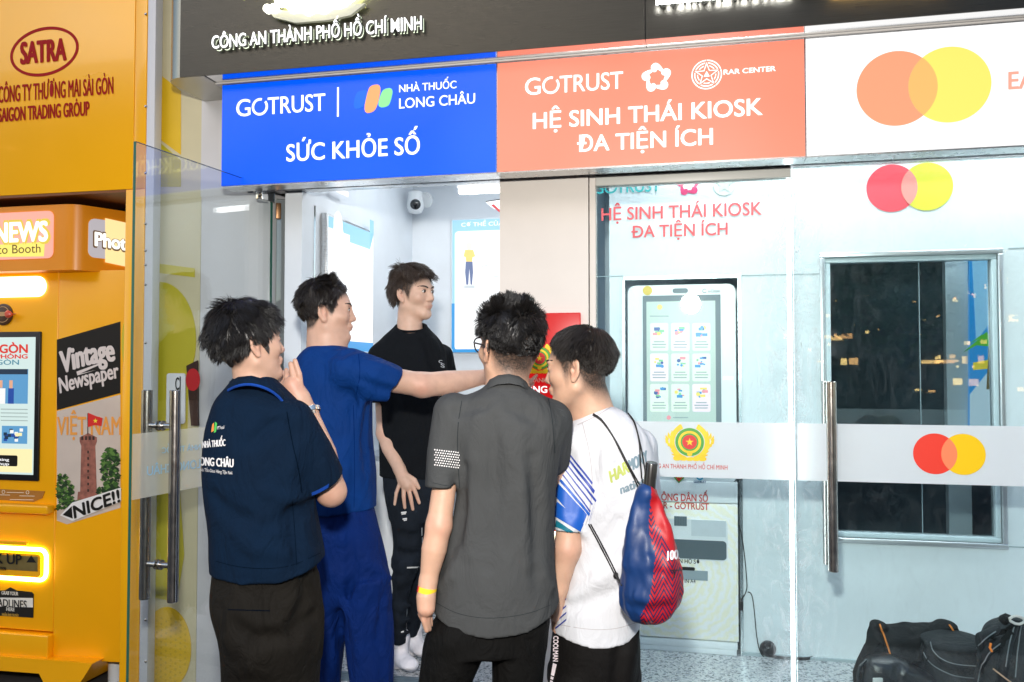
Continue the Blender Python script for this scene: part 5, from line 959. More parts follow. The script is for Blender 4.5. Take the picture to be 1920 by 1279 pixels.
class Person:
    def __init__(s, label, foot, cat='person', group=None, name='person'):
        s.root = thing(name, label, cat, W(foot), TH, group); s.o = np.array(foot); s.tone = np.array([.60, .365, .265])
    def put(s, name, V, F, mat, col=None, relax=0, label=None):
        me, V2 = fast_mesh(name, V, F, mat, s.o, col, relax=relax); o = bpy.data.objects.new(name, me); COL.objects.link(o); o.parent = s.root
        if label: o['label'] = label
        return o, V2
    def mb(s, name, mb_, mat, smooth=40):                # a small part given in the level camera frame
        mb_.v = [tuple(np.array(v) - s.o) for v in mb_.v]; o = mb_.build(name, mat, None, smooth); o.parent = s.root; return o
    def body(s, head, prims, neck, lo, hi, h=.0036, fade=None, flush=None):
        f = Field(lo, hi, h)
        for p in prims: f.add(p[0], p[1])
        f.add(neck, .03); f.add(head.prim(), .022)
        V, F = f.mesh(); q = head.locp(V); x, y, z = q.T; col = np.tile(s.tone, (len(V), 1)); r = np.sqrt(x * x + y * y + z * z); near = r < .17
        def mixc(w, c): nonlocal col; w = np.clip(w, 0, 1)[:, None]; col = col * (1 - w) + np.array(c) * w
        g = lambda c, r_: np.exp(-(((x - c[0]) / r_[0]) ** 2 + ((np.abs(y) - c[1]) / r_[1]) ** 2 + ((z - c[2]) / r_[2]) ** 2))
        mixc(.75 * g((.092, 0, -.064), (.014, .020, .008)), (.50, .20, .165)); mixc(.35 * g((.06, .04, -.03), (.03, .02, .02)), (.64, .31, .22)); mixc(.4 * g((-.012, .085, -.01), (.02, .012, .03)), (.62, .28, .2)); mixc(.3 * g((.105, 0, -.03), (.012, .012, .01)), (.62, .3, .22))
        mixc(.7 * g((.085, .033, .0075), (.010, .016, .004)), (.26, .14, .10))
        if fade is not None:
            reg = region(x, y, z, dz=fade[1]); w = np.clip((reg + fade[0]) / fade[0], 0, 1) ** 1.3 * near; w *= .75 + .5 * (vnoise(x * 700, y * 700, z * 700) + .5); w *= (np.abs(y) < .082 + .0 * y) | (x < -.03); mixc(w * .93, (.035, .026, .022))
        if flush: 
            for c, r_ in flush: d = np.linalg.norm(V - np.array(c), axis=1); mixc(.35 * np.exp(-(d / r_) ** 2), (.66, .27, .2))
        s.head = head; s.put('body', V, F, skin, col); return f
    def face(s, brow=1.0, col=(.018, .013, .011), gaze=0.0, lid=.6):
        hd = s.head; m1, m2 = MB(), MB()
        for sg in (1, -1):
            c = np.array((.0785, sg * .033, .0065)); mb_ = MB(); vs = []; fs = []; K, L_ = 12, 40
            for i in range(K + 1):
                for j in range(L_):
                    a, b = math.pi * (i / K - .5), 2 * math.pi * j / L_; vs.append(hd.wld(c + np.array((.0118 * math.cos(a) * math.cos(b), .0150 * math.cos(a) * math.sin(b), .0052 * lid / .6 * math.sin(a)))))
            fs = [(i * L_ + j, i * L_ + (j + 1) % L_, (i + 1) * L_ + (j + 1) % L_, (i + 1) * L_ + j) for i in range(K) for j in range(L_)]
            gy = sg * .033 + gaze
            for f_ in fs: pass
            yy = [c[1] + .0150 * math.cos(math.pi * (i / K - .5)) * math.sin(2 * math.pi * j / L_) for i in range(K + 1) for j in range(L_)]
            iw = [abs(sum(yy[q] for q in f_) / 4 - gy) < .0068 for f_ in fs]; mb_.add(vs, fs, 0); mb_.m = [1 if b else 0 for b in iw]; s.mb('eye', mb_, [eye_w, eye_i])
            m_ = MB(); m_.tube([hd.wld((.0895 - .9 * (t - .0) ** 2 * .008, sg * (.033 + .0155 * t), .0066 + .0052 * (1 - t * t) * lid / .6)) for t in np.linspace(-1, 1, 9)], [.0007 * hd.s] + [.0012] * 7 + [.0008], 6); s.mb('eyelid_line', m_, lash)
            pts = []
            for t in np.linspace(0, 1, 9):
                y_ = sg * (.014 + .042 * t); z_ = .0235 + .007 * math.sin(t * 2.2); xs = np.linspace(.12, .02, 200); d = hd.ev(np.stack([xs, np.full(200, y_), np.full(200, z_)], 1)); x_ = xs[np.argmax(d < .0)]; pts.append((x_ + .0005, y_, z_))
            m_ = MB()
            for off in (-.0016, 0, .0016): m_.tube([hd.wld((p[0], p[1], p[2] + off * brow)) for p in pts], [.0012] + [.0021 * brow] * 6 + [.0014, .0006], 6)
            s.mb('eyebrow', m_, M('brow_hair', col, rough=.6))
    def hair(s, mat, thick, style, n=3600, length=.05, hl=HL, dz=0, lift=.35, seed=1, clump=.55, wild=.25, rad=.0008, capnoise=.006, minlift=(.0, .008), grav=.25, lenfn=None, fly=60, capfreq=60, label=None, cl=26, swirl=.55):
        hd = s.head; rs = np.random.RandomState(seed); sm = lambda t: np.clip(t, 0, 1) ** 2 * (3 - 2 * np.clip(t, 0, 1))
        cr = [(p, k, o) for p, k, o in hd.prims[:2]]                       # cranium and face block only
        T = lambda x, y, z: (thick(x, y, z) if callable(thick) else thick)
        def cap(x, y, z): return head_eval(cr, x, y, z) - (T(x, y, z) + .004) * sm((region(x, y, z, hl, dz) + .006) / .022) + .024 * (1 - sm((region(x, y, z, hl, dz) + .010) / .014))
        f = Field((-.19, -.15, -.16), (.16, .15, .2), .0042); f.add((lambda x, y, z: cap(*np.broadcast_arrays(x, y, z)), np.array((-.19, -.15, -.16)), np.array((.16, .15, .2))), .001)
        if capnoise: f.noise(capnoise, (capfreq, capfreq, capfreq * .35), seed)
        V, F = f.mesh(); V, F = hd.wld(V), F
        d = rs.normal(size=(n * 3, 3)); d /= np.linalg.norm(d, axis=1)[:, None]; d[:, 2] = np.where(d[:, 2] < -.6, -d[:, 2], d[:, 2]); o = np.array((-.014, 0, .03)); lo_, hi_ = np.zeros(len(d)), np.full(len(d), .2)
        for _ in range(22):
            m = (lo_ + hi_) / 2; q = o + d * m[:, None]; ins = cap(*q.T) < 0; lo_ = np.where(ins, m, lo_); hi_ = np.where(ins, hi_, m)
        p = o + d * lo_[:, None]; keep = region(*p.T, hl, dz) > .0; p = p[keep][:n]; N = len(p)
        def grad(q):
            e = 1e-3; g = np.stack([cap(*(q + np.eye(3)[i] * e).T) - cap(*(q - np.eye(3)[i] * e).T) for i in range(3)], 1); return g / (np.linalg.norm(g, axis=1)[:, None] + 1e-9)
        K = 7; Ls = (length if lenfn is None else lenfn(*p.T)) * rs.uniform(.65, 1.15, N); ml = rs.uniform(*minlift, N); nrm = grad(p); fl = style(p, nrm, rs); fl = fl + swirl * 2 * np.stack([vnoise(p[:, 0] * 32 + 7 * i + seed, p[:, 1] * 32 + 3 * i, p[:, 2] * 32 + 11 * i) for i in range(3)], 1); fl -= nrm * (fl * nrm).sum(1)[:, None] * .6; fl /= np.linalg.norm(fl, axis=1)[:, None] + 1e-9
        lf = lift(*p.T) if callable(lift) else lift
        dr = fl + nrm * (np.asarray(lf) * rs.uniform(.4, 1.6, N))[:, None] + rs.normal(size=(N, 3)) * wild * .5; dr /= np.linalg.norm(dr, axis=1)[:, None]; path = [p - nrm * .004]; q = p.copy(); up = hd.M.T @ np.array((0, 0, -1.0))
        for k in range(K):
            q = q + dr * (Ls / K)[:, None]; dd = cap(*q.T); g = grad(q); pu = np.maximum(ml * min(1, (k + 1) / 3) - dd, 0); q = q + g * pu[:, None]; path.append(q.copy())
            f2 = style(q, g, None) + swirl * 1.5 * np.stack([vnoise(p[:, 0] * 32 + 7 * i + seed, p[:, 1] * 32 + 3 * i, p[:, 2] * 32 + 11 * i) for i in range(3)], 1); f2 /= np.linalg.norm(f2, axis=1)[:, None] + 1e-9; dr = dr + .35 * f2 + up * grav + rs.normal(size=(N, 3)) * wild * .25; dr -= g * np.minimum((dr * g).sum(1), 0)[:, None]; dr /= np.linalg.norm(dr, axis=1)[:, None]
        P = np.stack(path, 1)                                              # N, K+1, 3
        G = max(8, N // cl); gi = rs.choice(N, G, replace=False); nn_ = np.argmin(((P[:, None, 0] - P[None, gi, 0]) ** 2).sum(2), 1); tt = np.linspace(0, 1, K + 1)[None, :, None]; tgt = P[gi][nn_] + (P[:, :1] - P[gi][nn_][:, :1]) * (1 - .75 * tt); cw = clump * rs.uniform(.3, 1, (N, 1, 1)); cw[rs.rand(N) < fly / max(N, 1)] = 0; P = P * (1 - cw * tt) + tgt * cw * tt
        P = hd.wld(P.reshape(-1, 3)).reshape(N, K + 1, 3); tn = np.gradient(P, axis=1); tn /= np.linalg.norm(tn, axis=2)[:, :, None] + 1e-9; a = np.cross(tn, np.array((.3, .2, .9))); a /= np.linalg.norm(a, axis=2)[:, :, None] + 1e-9; b = np.cross(tn, a)
        rr = rad * np.array([1, 1, 1, .95, .9, .75, .5, .15])[None, :, None] * rs.uniform(.7, 1.3, (N, 1, 1)); ring_ = np.stack([P + rr * (a * math.cos(t) + b * math.sin(t)) for t in (0, 2.094, 4.189)], 2); SV = ring_.reshape(-1, 3)
        i = np.arange(N)[:, None, None] * (K + 1) * 3 + np.arange(K)[None, :, None] * 3; j = np.arange(3)[None, None, :]; j2 = (j + 1) % 3; SF = np.stack([i + j, i + j2, i + 3 + j2, i + 3 + j], 3).reshape(-1, 4)
        o_, _ = s.put('hair', np.concatenate([V, SV]), np.concatenate([F, SF + len(V)]), mat, label=label); return o_
    def cloth(s, name, f, mat, relax=1, label=None):
        V, F = f.mesh(); o, V2 = s.put(name, V, F, mat, relax=relax, label=label); s.bvh = BVHTree.FromPolygons([Vector(v) for v in V2], [tuple(int(i) for i in q) for q in F]); o_ = o; return o
    def cast(s, px, py, lift=.002):
        d = J(px, py, 1.0) - np.array((0, 0, EYE)); d = Vector(d).normalized(); h = s.bvh.ray_cast(Vector((0, 0, EYE)), d)
        return None if h[0] is None else np.array(h[0] + h[1] * lift * (1 if h[1].dot(d) < 0 else -1))
    def decal(s, name, polys, mat, lift=.002, fine=0, parent=None):
        """flat print laid onto the cloth: polys = (points in picture px, faces)"""
        vs, fs, ms = [], [], []
        for pts, faces, mi in polys:
            bm = bmesh.new(); bv = [bm.verts.new((p[0], p[1], 0)) for p in pts]
            for f_ in faces:
                try: bm.faces.new([bv[i] for i in f_])
                except ValueError: pass
            bmesh.ops.triangulate(bm, faces=bm.faces[:])
            for _ in range(4):
                el = [e for e in bm.edges if e.calc_length() > (fine or 9)]
                if not el: break
                bmesh.ops.subdivide_edges(bm, edges=el, cuts=1); bmesh.ops.triangulate(bm, faces=bm.faces[:])
            bm.verts.index_update(); Q = [s.cast(v.co.x, v.co.y, lift) for v in bm.verts]; o = len(vs); mp = {}
            for i, q in enumerate(Q):
                if q is not None: mp[i] = len(vs); vs.append(q)
            for f_ in bm.faces:
                ii = [v.index for v in f_.verts]
                if all(i in mp for i in ii):
                    P3 = [vs[mp[i]] for i in ii]
                    if max(np.linalg.norm(P3[i] - P3[i - 1]) for i in range(3)) < .06: fs.append([mp[i] for i in ii]); ms.append(mi)
            bm.free()
        if not fs: return None
        m = MB(); m.v = [tuple(v - s.o) for v in vs]; m.f = [tuple(f_) for f_ in fs]; m.m = ms; o = m.build(name, mat, None, 60); o.parent = parent or s.root; return o
def tx(body, L, Rr, T, mi=0, bold=0.0, arc=0): P, fs = text_pts(body, L, Rr, T, bold, 1.0, arc); return [(P, fs, mi)]
def txb(body, L, Rr, T, mi=0, w=1.0):
    P, fs = text_pts(body, L, Rr, T); return [(P + np.array(o), fs, mi) for o in ((0, 0), (w, 0), (-w, 0), (0, w * .7), (0, -w * .7))]
def cutsleeve(prim, c, nrm, inner=None):
    """sleeve tube ended by a plane, with a hollow opening round the arm"""
    fn, lo, hi = prim; c, nrm = np.array(c), np.array(nrm) / np.linalg.norm(nrm)
    def g(x, y, z):
        h = (x - c[0]) * nrm[0] + (y - c[1]) * nrm[1] + (z - c[2]) * nrm[2]; d = smax(fn(x, y, z), h, .004)
        return d if inner is None else smax(d, -np.maximum(inner[0](x, y, z), -h - .014), .003)
    return g, lo, hi
def hem(pts, d):
    P = [J(x, y, d) for x, y in pts]; us, zs = [p[0] for p in P], [p[2] for p in P]; return lambda x, y, z: np.interp(x, us, zs) - z + 0 * y
def hand(wrist, palm, pr, fingers, rad=.0082):
    """palm from wrist to knuckles plus separate bent fingers: list of point chains"""
    out = [(chain([wrist] + palm, pr), .012)]
    for i, f_ in enumerate(fingers):
        r = rad * (f_[1] if isinstance(f_, tuple) else 1.0); pts = f_[0] if isinstance(f_, tuple) else f_; out.append((chain(pts, [r * 1.08] + [r] * (len(pts) - 2) + [r * .78]), .004))
    return out
def shoes(p, feet, zf, mat):
    for px, d, (fu, fv) in feet:
        a = J(px, 690, d); c = np.array((a[0], a[1], zf)); dr = np.array((fu, fv, 0)) / math.hypot(fu, fv); f = Field(c - .26, c + np.array((.26, .26, .14)), .005)
        f.add(chain([c - dr * .06 + np.array((0, 0, .05)), c + dr * .06 + np.array((0, 0, .042)), c + dr * .15 + np.array((0, 0, .03))], [.042, .045, .034]), .02); f.add(chain([c - dr * .04 + np.array((0, 0, .05)), c - dr * .03 + np.array((0, 0, .10))], [.042, .042]), .02)
        f.cut(lambda x, y, z: zf + .004 - z + 0 * x + 0 * y); V, F = f.mesh(); p.put('shoe', V, F, mat)
def creased(m, amt):
    """a second, broader relief for soft creases under the weave"""
    n = m.node_tree; b = n.nodes['Principled BSDF']; bp0 = [q for q in n.nodes if q.type == 'BUMP'][0]
    if amt <= 0 or len([q for q in n.nodes if q.type == 'BUMP']) > 1: return m
    tc = n.nodes.new('ShaderNodeTexCoord'); mp = n.nodes.new('ShaderNodeMapping'); mp.inputs['Scale'].default_value = (1, 1, .55); mp.inputs['Rotation'].default_value = (.2, .5, .1)
    nz = n.nodes.new('ShaderNodeTexNoise'); nz.inputs['Scale'].default_value = 13; nz.inputs['Detail'].default_value = 4; nz.inputs['Roughness'].default_value = .55; nz.inputs['Distortion'].default_value = 1.1
    bp = n.nodes.new('ShaderNodeBump'); bp.inputs['Strength'].default_value = amt; bp.inputs['Distance'].default_value = .022
    n.links.new(tc.outputs['Object'], mp.inputs[0]); n.links.new(mp.outputs[0], nz.inputs['Vector']); n.links.new(nz.outputs['Fac'], bp.inputs['Height']); n.links.new(bp0.outputs[0], bp.inputs['Normal']); n.links.new(bp.outputs[0], b.inputs['Normal']); return m
def seam(p, pts, w, mat, name='seam'):
    q = smooth_poly(pts, 2, False); qs = []
    for a, c in zip(q[:-1], q[1:]):
        t = (c - a) / (np.linalg.norm(c - a) + 1e-6); o = np.array((-t[1], t[0])) * w / 2; qs.append(([tuple(a + o), tuple(c + o), tuple(c - o), tuple(a - o)], [(0, 1, 2, 3)], 0))
    return p.decal(name, qs, mat, lift=.001, fine=30)
def fabric(name, rgb, rough=.9, weave=.35, sheen=0, var=.08, scale=900, crease=.5): return creased(S(name, rgb, rough=rough, bump=weave, bscale=scale, var=var, vscale=7, sheen=sheen, spec=.15), crease)
leather_s = S('shoe_black', (24, 23, 22), rough=.45)
def crown(c, extra=(0, 0, 0), w=1.0):
    c, extra = np.array(c), np.array(extra)
    return lambda p, g, rs: (lambda v: w * v / (np.linalg.norm(v, axis=1)[:, None] + .02) + extra)(p - c)
black_hair = hairmat('black_hair', (.007, .006, .006), (.017, .015, .014)); brown_hair = hairmat('dark_brown_hair', (.022, .016, .012), (.085, .058, .044)); soft_black = hairmat('soft_black_hair', (.010, .008, .007), (.026, .020, .016))
def legs(f, rows_l, hips=None, k=.03):
    for r in rows_l: f.add(loft(r, 2.2, .01), k)
def lean(d0): return lambda px, py: J(px, py, d0)

# ---- navy polo, hand at the chin
d = 2.55
p = Person('man in a navy polo with white back print, hand raised to his chin', (J(500, 690, d)[0], d, 0)); s_ = J
hd = Head(J(467, 646, d), 52, 7, -3, .96, wide=1.02)
sh, elb, wri = J(552, 796, 2.50), J(621, 922, 2.60), J(579, 776, 2.665)
prims = [(loft([(735, 445, 520, d, .05), (800, 430, 540, d, .065), (900, 420, 555, d, .08), (1040, 430, 565, d, .08), (1150, 430, 565, d, .08)], inset=0), .02), (chain([sh, elb], [.034, .045]), .02), (chain([elb, J(606, 850, 2.655), wri], [.043, .041, .029]), .015)]
prims += [(chain([J(478, 1150, d), J(470, 1450, d), J(470, 1580, d)], [.055, .04, .035]), .02), (chain([J(535, 1150, d), J(545, 1450, d), J(545, 1580, d)], [.055, .04, .035]), .02)]
prims += [(chain([J(430, 800, 2.6), J(418, 900, 2.72), J(520, 930, 2.78)], [.045, .04, .03]), .02)]
prims += hand(wri, [J(561, 748, 2.655), J(548, 722, 2.65)], [.028, .033, .030], [([J(538, 740, 2.655), J(530, 722, 2.655), J(528, 710, 2.665), J(529, 698, 2.685)], 1.05), ([J(554, 724, 2.645), J(549, 702, 2.64), J(545, 682, 2.645)], 1.05), ([J(563, 726, 2.65), J(561, 702, 2.64), J(553, 676, 2.64)], 1.0), ([J(543, 728, 2.65), J(538, 706, 2.65), J(537, 694, 2.67)], 1.05), ([J(568, 750, 2.66), J(536, 742, 2.69), J(514, 722, 2.70)], 1.25)], .0094)
prims += [(ell(J(566, 752, 2.65), (.022, .016, .032)), .02), (ell(J(530, 738, 2.652), (.020, .015, .026)), .02)]
p.body(hd, prims, chain([J(468, 668, d), J(476, 735, d)], [.054, .056]), (J(370, 690, d)[0], 2.3, .03), (J(670, 690, d)[0], 2.92, J(0, 545, d)[2]), flush=[(J(550, 725, 2.62), .03), (J(621, 930, 2.58), .035)], fade=(.018, 0))
p.face()
p.hair(black_hair, lambda x, y, z: .006 + .006 * np.clip((z - .05) / .06, 0, 1) - .003 * np.clip((x - .03) / .05, 0, 1), crown((-.045, .01, .13), (-.12, 0, -.12)), n=5200, length=.05, lenfn=lambda x, y, z: .024 + .030 * np.clip((z - .01) / .06, 0, 1) + .012 * np.clip((-x - .05) / .04, 0, 1), lift=.16, grav=.12, seed=3, clump=.75, cl=44, wild=.26, fly=150, capnoise=.010, capfreq=45, hl=([-.13, -.075, -.05, -.032, -.016, .004, .014, .024, .034, .05, .07, .10], [-.082, -.084, -.070, -.034, .004, .010, -.014, -.020, .020, .05, .066, .08]))
navy = fabric('navy_polo', (4, 25, 46), var=.14, crease=.75); trimb = fabric('polo_blue_trim', (22, 66, 150))
f = Field((J(360, 690, d)[0], 2.28, J(0, 1100, d)[2]), (J(670, 690, d)[0], 2.8, J(0, 680, d)[2]), .0044)
f.add(loft([(698, 446, 508, d + .012, .056), (712, 436, 518, d + .01, .064), (728, 424, 534, d + .01, .078), (750, 407, 556, d, .095), (785, 394, 582, d, .112), (830, 386, 594, d, .125), (880, 382, 594, d, .13), (940, 389, 590, d, .135), (1000, 397, 600, d, .14), (1043, 398, 608, d, .14), (1095, 404, 606, d, .138)], 2.3), .02)
arm = chain([sh, elb], [.05, .047]); ad = elb - sh
f.add(cutsleeve(chain([J(548, 788, 2.51), J(580, 850, 2.545), J(612, 912, 2.575)], [.062, .072, .066]), J(597, 905, 2.57), ad, arm), .022)
f.cut(hem([(395, 1062), (430, 1071), (480, 1077), (545, 1073), (580, 1062), (612, 1042)], d))
f.noise(.004, (9, 9, 4), 1); f.noise(.0022, (26, 26, 12), 2)
for pts, r, kd in ((((560, 830), (540, 890), (535, 960)), .010, 'add'), (((575, 925), (540, 935), (500, 925)), .009, 'add'), (((585, 945), (545, 965), (505, 985)), .009, 'sub'), (((548, 960), (556, 1010), (560, 1066)), .007, 'sub'), (((440, 1000), (480, 1030), (530, 1040)), .008, 'add'), (((400, 930), (430, 960), (470, 975)), .008, 'sub'), (((530, 790), (500, 800), (470, 830)), .007, 'sub')): f.fold(pts, r, 2.3, 2.6, kind=kd)
p.cloth('shirt', f, navy)
seam(p, [(538, 772), (548, 830), (560, 880), (566, 925)], 1.6, S('seam_black', (3, 12, 24), rough=1, spec=0)); seam(p, [(405, 1052), (440, 1062), (490, 1067), (545, 1063), (600, 1037)], 1, S('seam_black', (3, 12, 24), rough=1, spec=0), 'hem_stitch'); seam(p, [(548, 940), (553, 1000), (556, 1060)], 1.2, S('seam_black', (3, 12, 24), rough=1, spec=0))
logo = S('print_white', (226, 222, 220), rough=.7); 
p.decal('shirt_lettering', txb('NHÀ THUỐC', (381, 840), (423, 836), (381, 828), w=.5) + txb('LONG CHÂU', (371, 872), (438, 876), (371, 857), w=.7) + tx('Giá Tốt-Giao Hàng Tận Nơi', (376, 883), (436, 890), (376, 877)) + tx('FPT Retail', (408, 806), (421, 804), (408, 800)), logo, fine=6)
p.decal('shirt_logo', [([(397, 811), (399, 796), (402, 793), (402, 808)], [(0, 1, 2, 3)], 0), ([(402, 812), (404, 791), (408, 794), (406, 810)], [(0, 1, 2, 3)], 1)], [S('logo_orange', (240, 140, 50)), S('logo_green', (70, 180, 70))], fine=4)
# collar: raised band with a blue edge, cuff trim
def around(pts2, off, dth): return pts2
m = MB(); cv = [(428, 727, 2.49), (445, 718, 2.452), (470, 715, 2.44), (498, 722, 2.447), (520, 736, 2.475), (533, 752, 2.50)]
top = [J(x + 2, y - 12 + 3 * i / 5, dd + .012) for i, (x, y, dd) in enumerate(cv)]; bot = [J(x, y + 5, dd - .006) for x, y, dd in cv]
k = len(cv); vs = top + [(a + b) / 2 + np.array((0, -.006, 0)) for a, b in zip(top, bot)] + bot + [b + np.array((0, .03, .005)) for b in bot] + [t_ + np.array((0, .02, -.004)) for t_ in top]
m.add([tuple(v) for v in vs], [(r * k + i, r * k + i + 1, ((r + 1) % 5) * k + i + 1, ((r + 1) % 5) * k + i) for r in range(5) for i in range(k - 1)]); p.mb('collar', m, navy, 60)
m = MB(); m.tube([tuple(b) for b in smooth_poly(bot, 2, False)], .0042, 6); p.mb('collar_trim', m, trimb)
ax = ad / np.linalg.norm(ad); a1 = np.cross(ax, (0, 1, 0)); a1 /= np.linalg.norm(a1); a2 = np.cross(ax, a1); cc_ = J(597, 905, 2.57) - ax * .004
for off, nm, wd_, mt in ((0, 'cuff_trim', .009, trimb),):
    m = MB(); vs = []; K = 40
    for kk in range(K):
        t_ = 2 * math.pi * kk / K; dr = a1 * math.cos(t_) + a2 * math.sin(t_); base_ = J(598, 906, 2.571) ; vs += [tuple(base_ - ax * .016 + dr * .072), tuple(base_ - ax * .016 + dr * .0755), tuple(base_ - ax * .007 + dr * .0752), tuple(base_ - ax * .007 + dr * .0718)]
    m.add(vs, [(4 * i + j, 4 * i + (j + 1) % 4, 4 * ((i + 1) % K) + (j + 1) % 4, 4 * ((i + 1) % K) + j) for i in range(K) for j in range(4)]); p.mb(nm, m, mt)
olive = fabric('black_olive_trousers', (24, 21, 17), rough=.8, var=.25, crease=1)
f = Field((J(370, 690, d)[0], 2.28, .06), (J(640, 690, d)[0], 2.8, J(0, 1035, d)[2]), .006)
f.add(loft([(1045, 408, 590, d, .118), (1080, 403, 591, d, .124), (1150, 401, 597, d, .14), (1190, 414, 598, d, .135), (1230, 420, 597, d, .12), (1290, 424, 590, d, .10)], 2.3), .02)
for a, b in ((478, 470), (540, 545)): f.add(chain([J(a, 1180, d), J(b, 1400, d), J(b, 1600, d)], [.088, .076, .062]), .03)
f.noise(.004, (8, 8, 5), 5); f.noise(.0025, (22, 22, 16), 6)
for pts, r, kd in ((((425, 1200), (460, 1230), (500, 1240)), .011, 'add'), (((440, 1170), (480, 1200), (540, 1190), (590, 1150)), .010, 'sub'), (((572, 1085), (578, 1120), (560, 1160), (555, 1200)), .007, 'sub'), (((590, 1080), (596, 1150), (596, 1230)), .008, 'add'), (((430, 1260), (470, 1250), (510, 1262)), .011, 'add')): f.fold(pts, r, 2.3, 2.62, kind=kd)
p.cloth('trousers', f, olive)
shoes(p, [(470, 2.55, (.5, 1)), (546, 2.55, (.8, 1))], 0, leather_s)
p.decal('pocket_seam', [([(x, 1142 + .03 * (x - 425)), (x + 6, 1142.2 + .03 * (x - 425)), (x + 6, 1144 + .03 * (x - 425)), (x, 1143.8 + .03 * (x - 425))], [(0, 1, 2, 3)], 0) for x in range(428, 502, 6)], S('seam_black', (3, 12, 24), rough=1, spec=0), lift=.0015)
m = MB(); pw = J(581, 771, 2.663); wx = (wri - elb) / np.linalg.norm(wri - elb); b1 = np.cross(wx, (0, 1, 0)); b1 /= np.linalg.norm(b1); b2 = np.cross(wx, b1); vs = []; K = 28
for kk in range(K):
    t_ = 2 * math.pi * kk / K; dr = b1 * math.cos(t_) + b2 * math.sin(t_)
    for r_, h_ in ((.0305, -.006), (.034, -.006), (.034, .007), (.0305, .007)): vs.append(tuple(pw + dr * r_ + wx * h_))
m.add(vs, [(4 * i + j, 4 * i + (j + 1) % 4, 4 * ((i + 1) % K) + (j + 1) % 4, 4 * ((i + 1) % K) + j) for i in range(K) for j in range(4)]); p.mb('watch_strap', m, M('watch_steel', (.75, .74, .70), rough=.25, metal=1))
m = MB(); q = J(588, 769, 2.652); m.box8([tuple(q + b1 * x + b2 * y + wx * z) for z in (-.014, .014) for x, y in ((-.006, -.014), (.006, -.014), (.006, .014), (-.006, .014))]); p.mb('watch_case', m, M('watch_steel', (.75, .74, .70), rough=.25, metal=1), 20)
m = MB(); q = J(547, 705, 2.642); m.tube([tuple(q + np.array((math.cos(t_) * .0098, math.sin(t_) * .0098, .001 * math.cos(t_)))) for t_ in (2 * math.pi * i / 20 for i in range(20))], .0013, 6, close=True); p.mb('ring', m, M('ring_silver', (.85, .83, .8), rough=.15, metal=1))

# ---- blue scrubs, arm stretched out
d = 3.15
p = Person('man in royal blue scrubs reaching his arm out to the red panel', (J(640, 690, d)[0], d, ZF))
hd = Head(J(614, 585, d), 82, 0, 0, .93, wide=1.06)
sh, elb, wri = J(662, 700, 3.06), J(792, 722, 3.14), J(908, 707, 3.29)
prims = [(loft([(665, 598, 650, d, .06), (720, 580, 670, d, .08), (900, 580, 672, d, .09), (960, 580, 672, d, .09), (1040, 590, 672, d, .08)]), .02), (chain([sh, elb], [.046, .044]), .02), (chain([elb, J(840, 718, 3.19), wri], [.044, .046, .028]), .02)]
prims += [(chain([J(620, 1000, d), J(612, 1250, 3.2), J(608, 1360, 3.2)], [.06, .045, .035]), .02), (chain([J(675, 1000, d), J(695, 1250, 3.12), J(700, 1360, 3.12)], [.06, .045, .035]), .02)]
prims += hand(wri, [J(945, 706, 3.33), J(970, 706, 3.355)], [.026, .031, .03], [[J(972, 694, 3.355), J(990, 678, 3.375), J(1003, 658, 3.385)], [J(978, 702, 3.355), J(992, 690, 3.38), J(1001, 676, 3.40)], [J(980, 712, 3.355), J(994, 716, 3.38), J(1006, 704, 3.40)], ([J(976, 722, 3.355), J(990, 727, 3.375), J(1000, 719, 3.40)], .9), ([J(940, 694, 3.32), J(958, 680, 3.32), J(974, 672, 3.34)], 1.2)], .0088)
p.body(hd, prims, chain([J(610, 610, d), J(614, 668, d)], [.066, .078]), (J(535, 690, d)[0], 2.88, ZF + .04), (J(1025, 690, 3.4)[0], 3.5, J(0, 505, d)[2]), h=.0036, fade=(.02, 0), flush=[(J(792, 728, 3.1), .03), (J(1003, 660, 3.39), .02), (J(1006, 704, 3.4), .02)])
p.face(.85, lid=.85)
def sty2(q, g, rs): v = q - np.array((-.05, 0, .12)); v = v / (np.linalg.norm(v, axis=1)[:, None] + .02); back = np.clip((q[:, 0] - .0) / .06, 0, 1)[:, None] * np.clip((q[:, 2] - .04) / .04, 0, 1)[:, None]; return v * (1 - back) + back * np.array((-.5, .5, .35)) + np.array((-.05, 0, -.1))
p.hair(soft_black, lambda x, y, z: .002 + .006 * np.clip((z - .06) / .05, 0, 1), sty2, n=4600, length=.04, lenfn=lambda x, y, z: .022 + .026 * np.clip((z - .02) / .06, 0, 1), lift=.2, grav=.15, seed=5, clump=.75, cl=40, wild=.22, fly=160, capnoise=.008, capfreq=50, hl=([-.13, -.075, -.05, -.032, -.016, .004, .014, .024, .034, .05, .07, .10], [-.066, -.068, -.060, -.030, .014, .020, .004, .006, .038, .062, .076, .09]))
scrub = fabric('blue_scrubs', (0, 48, 110), rough=.75, var=.12, crease=.8); scrub2 = fabric('blue_scrub_trousers', (0, 34, 96), rough=.75, var=.14, crease=1)
f = Field((J(530, 690, d)[0], 2.84, J(0, 970, d)[2]), (J(765, 690, 3.1)[0], 3.42, J(0, 622, d)[2]), .0044)
f.add(loft([(646, 586, 640, d, .066), (656, 572, 660, d, .088), (672, 558, 676, d, .105), (700, 552, 694, d, .125), (750, 550, 697, d, .135), (830, 552, 698, d, .14), (900, 556, 704, d, .14), (970, 560, 703, d, .14)], 2.3), .02)
arm = chain([sh, elb], [.061, .05]); ad = elb - sh
f.add(cutsleeve(chain([J(655, 694, 3.07), J(700, 708, 3.07), J(742, 722, 3.10)], [.078, .072, .066]), J(737, 720, 3.095), ad + np.array((0, 0, -.10)), arm), .025)
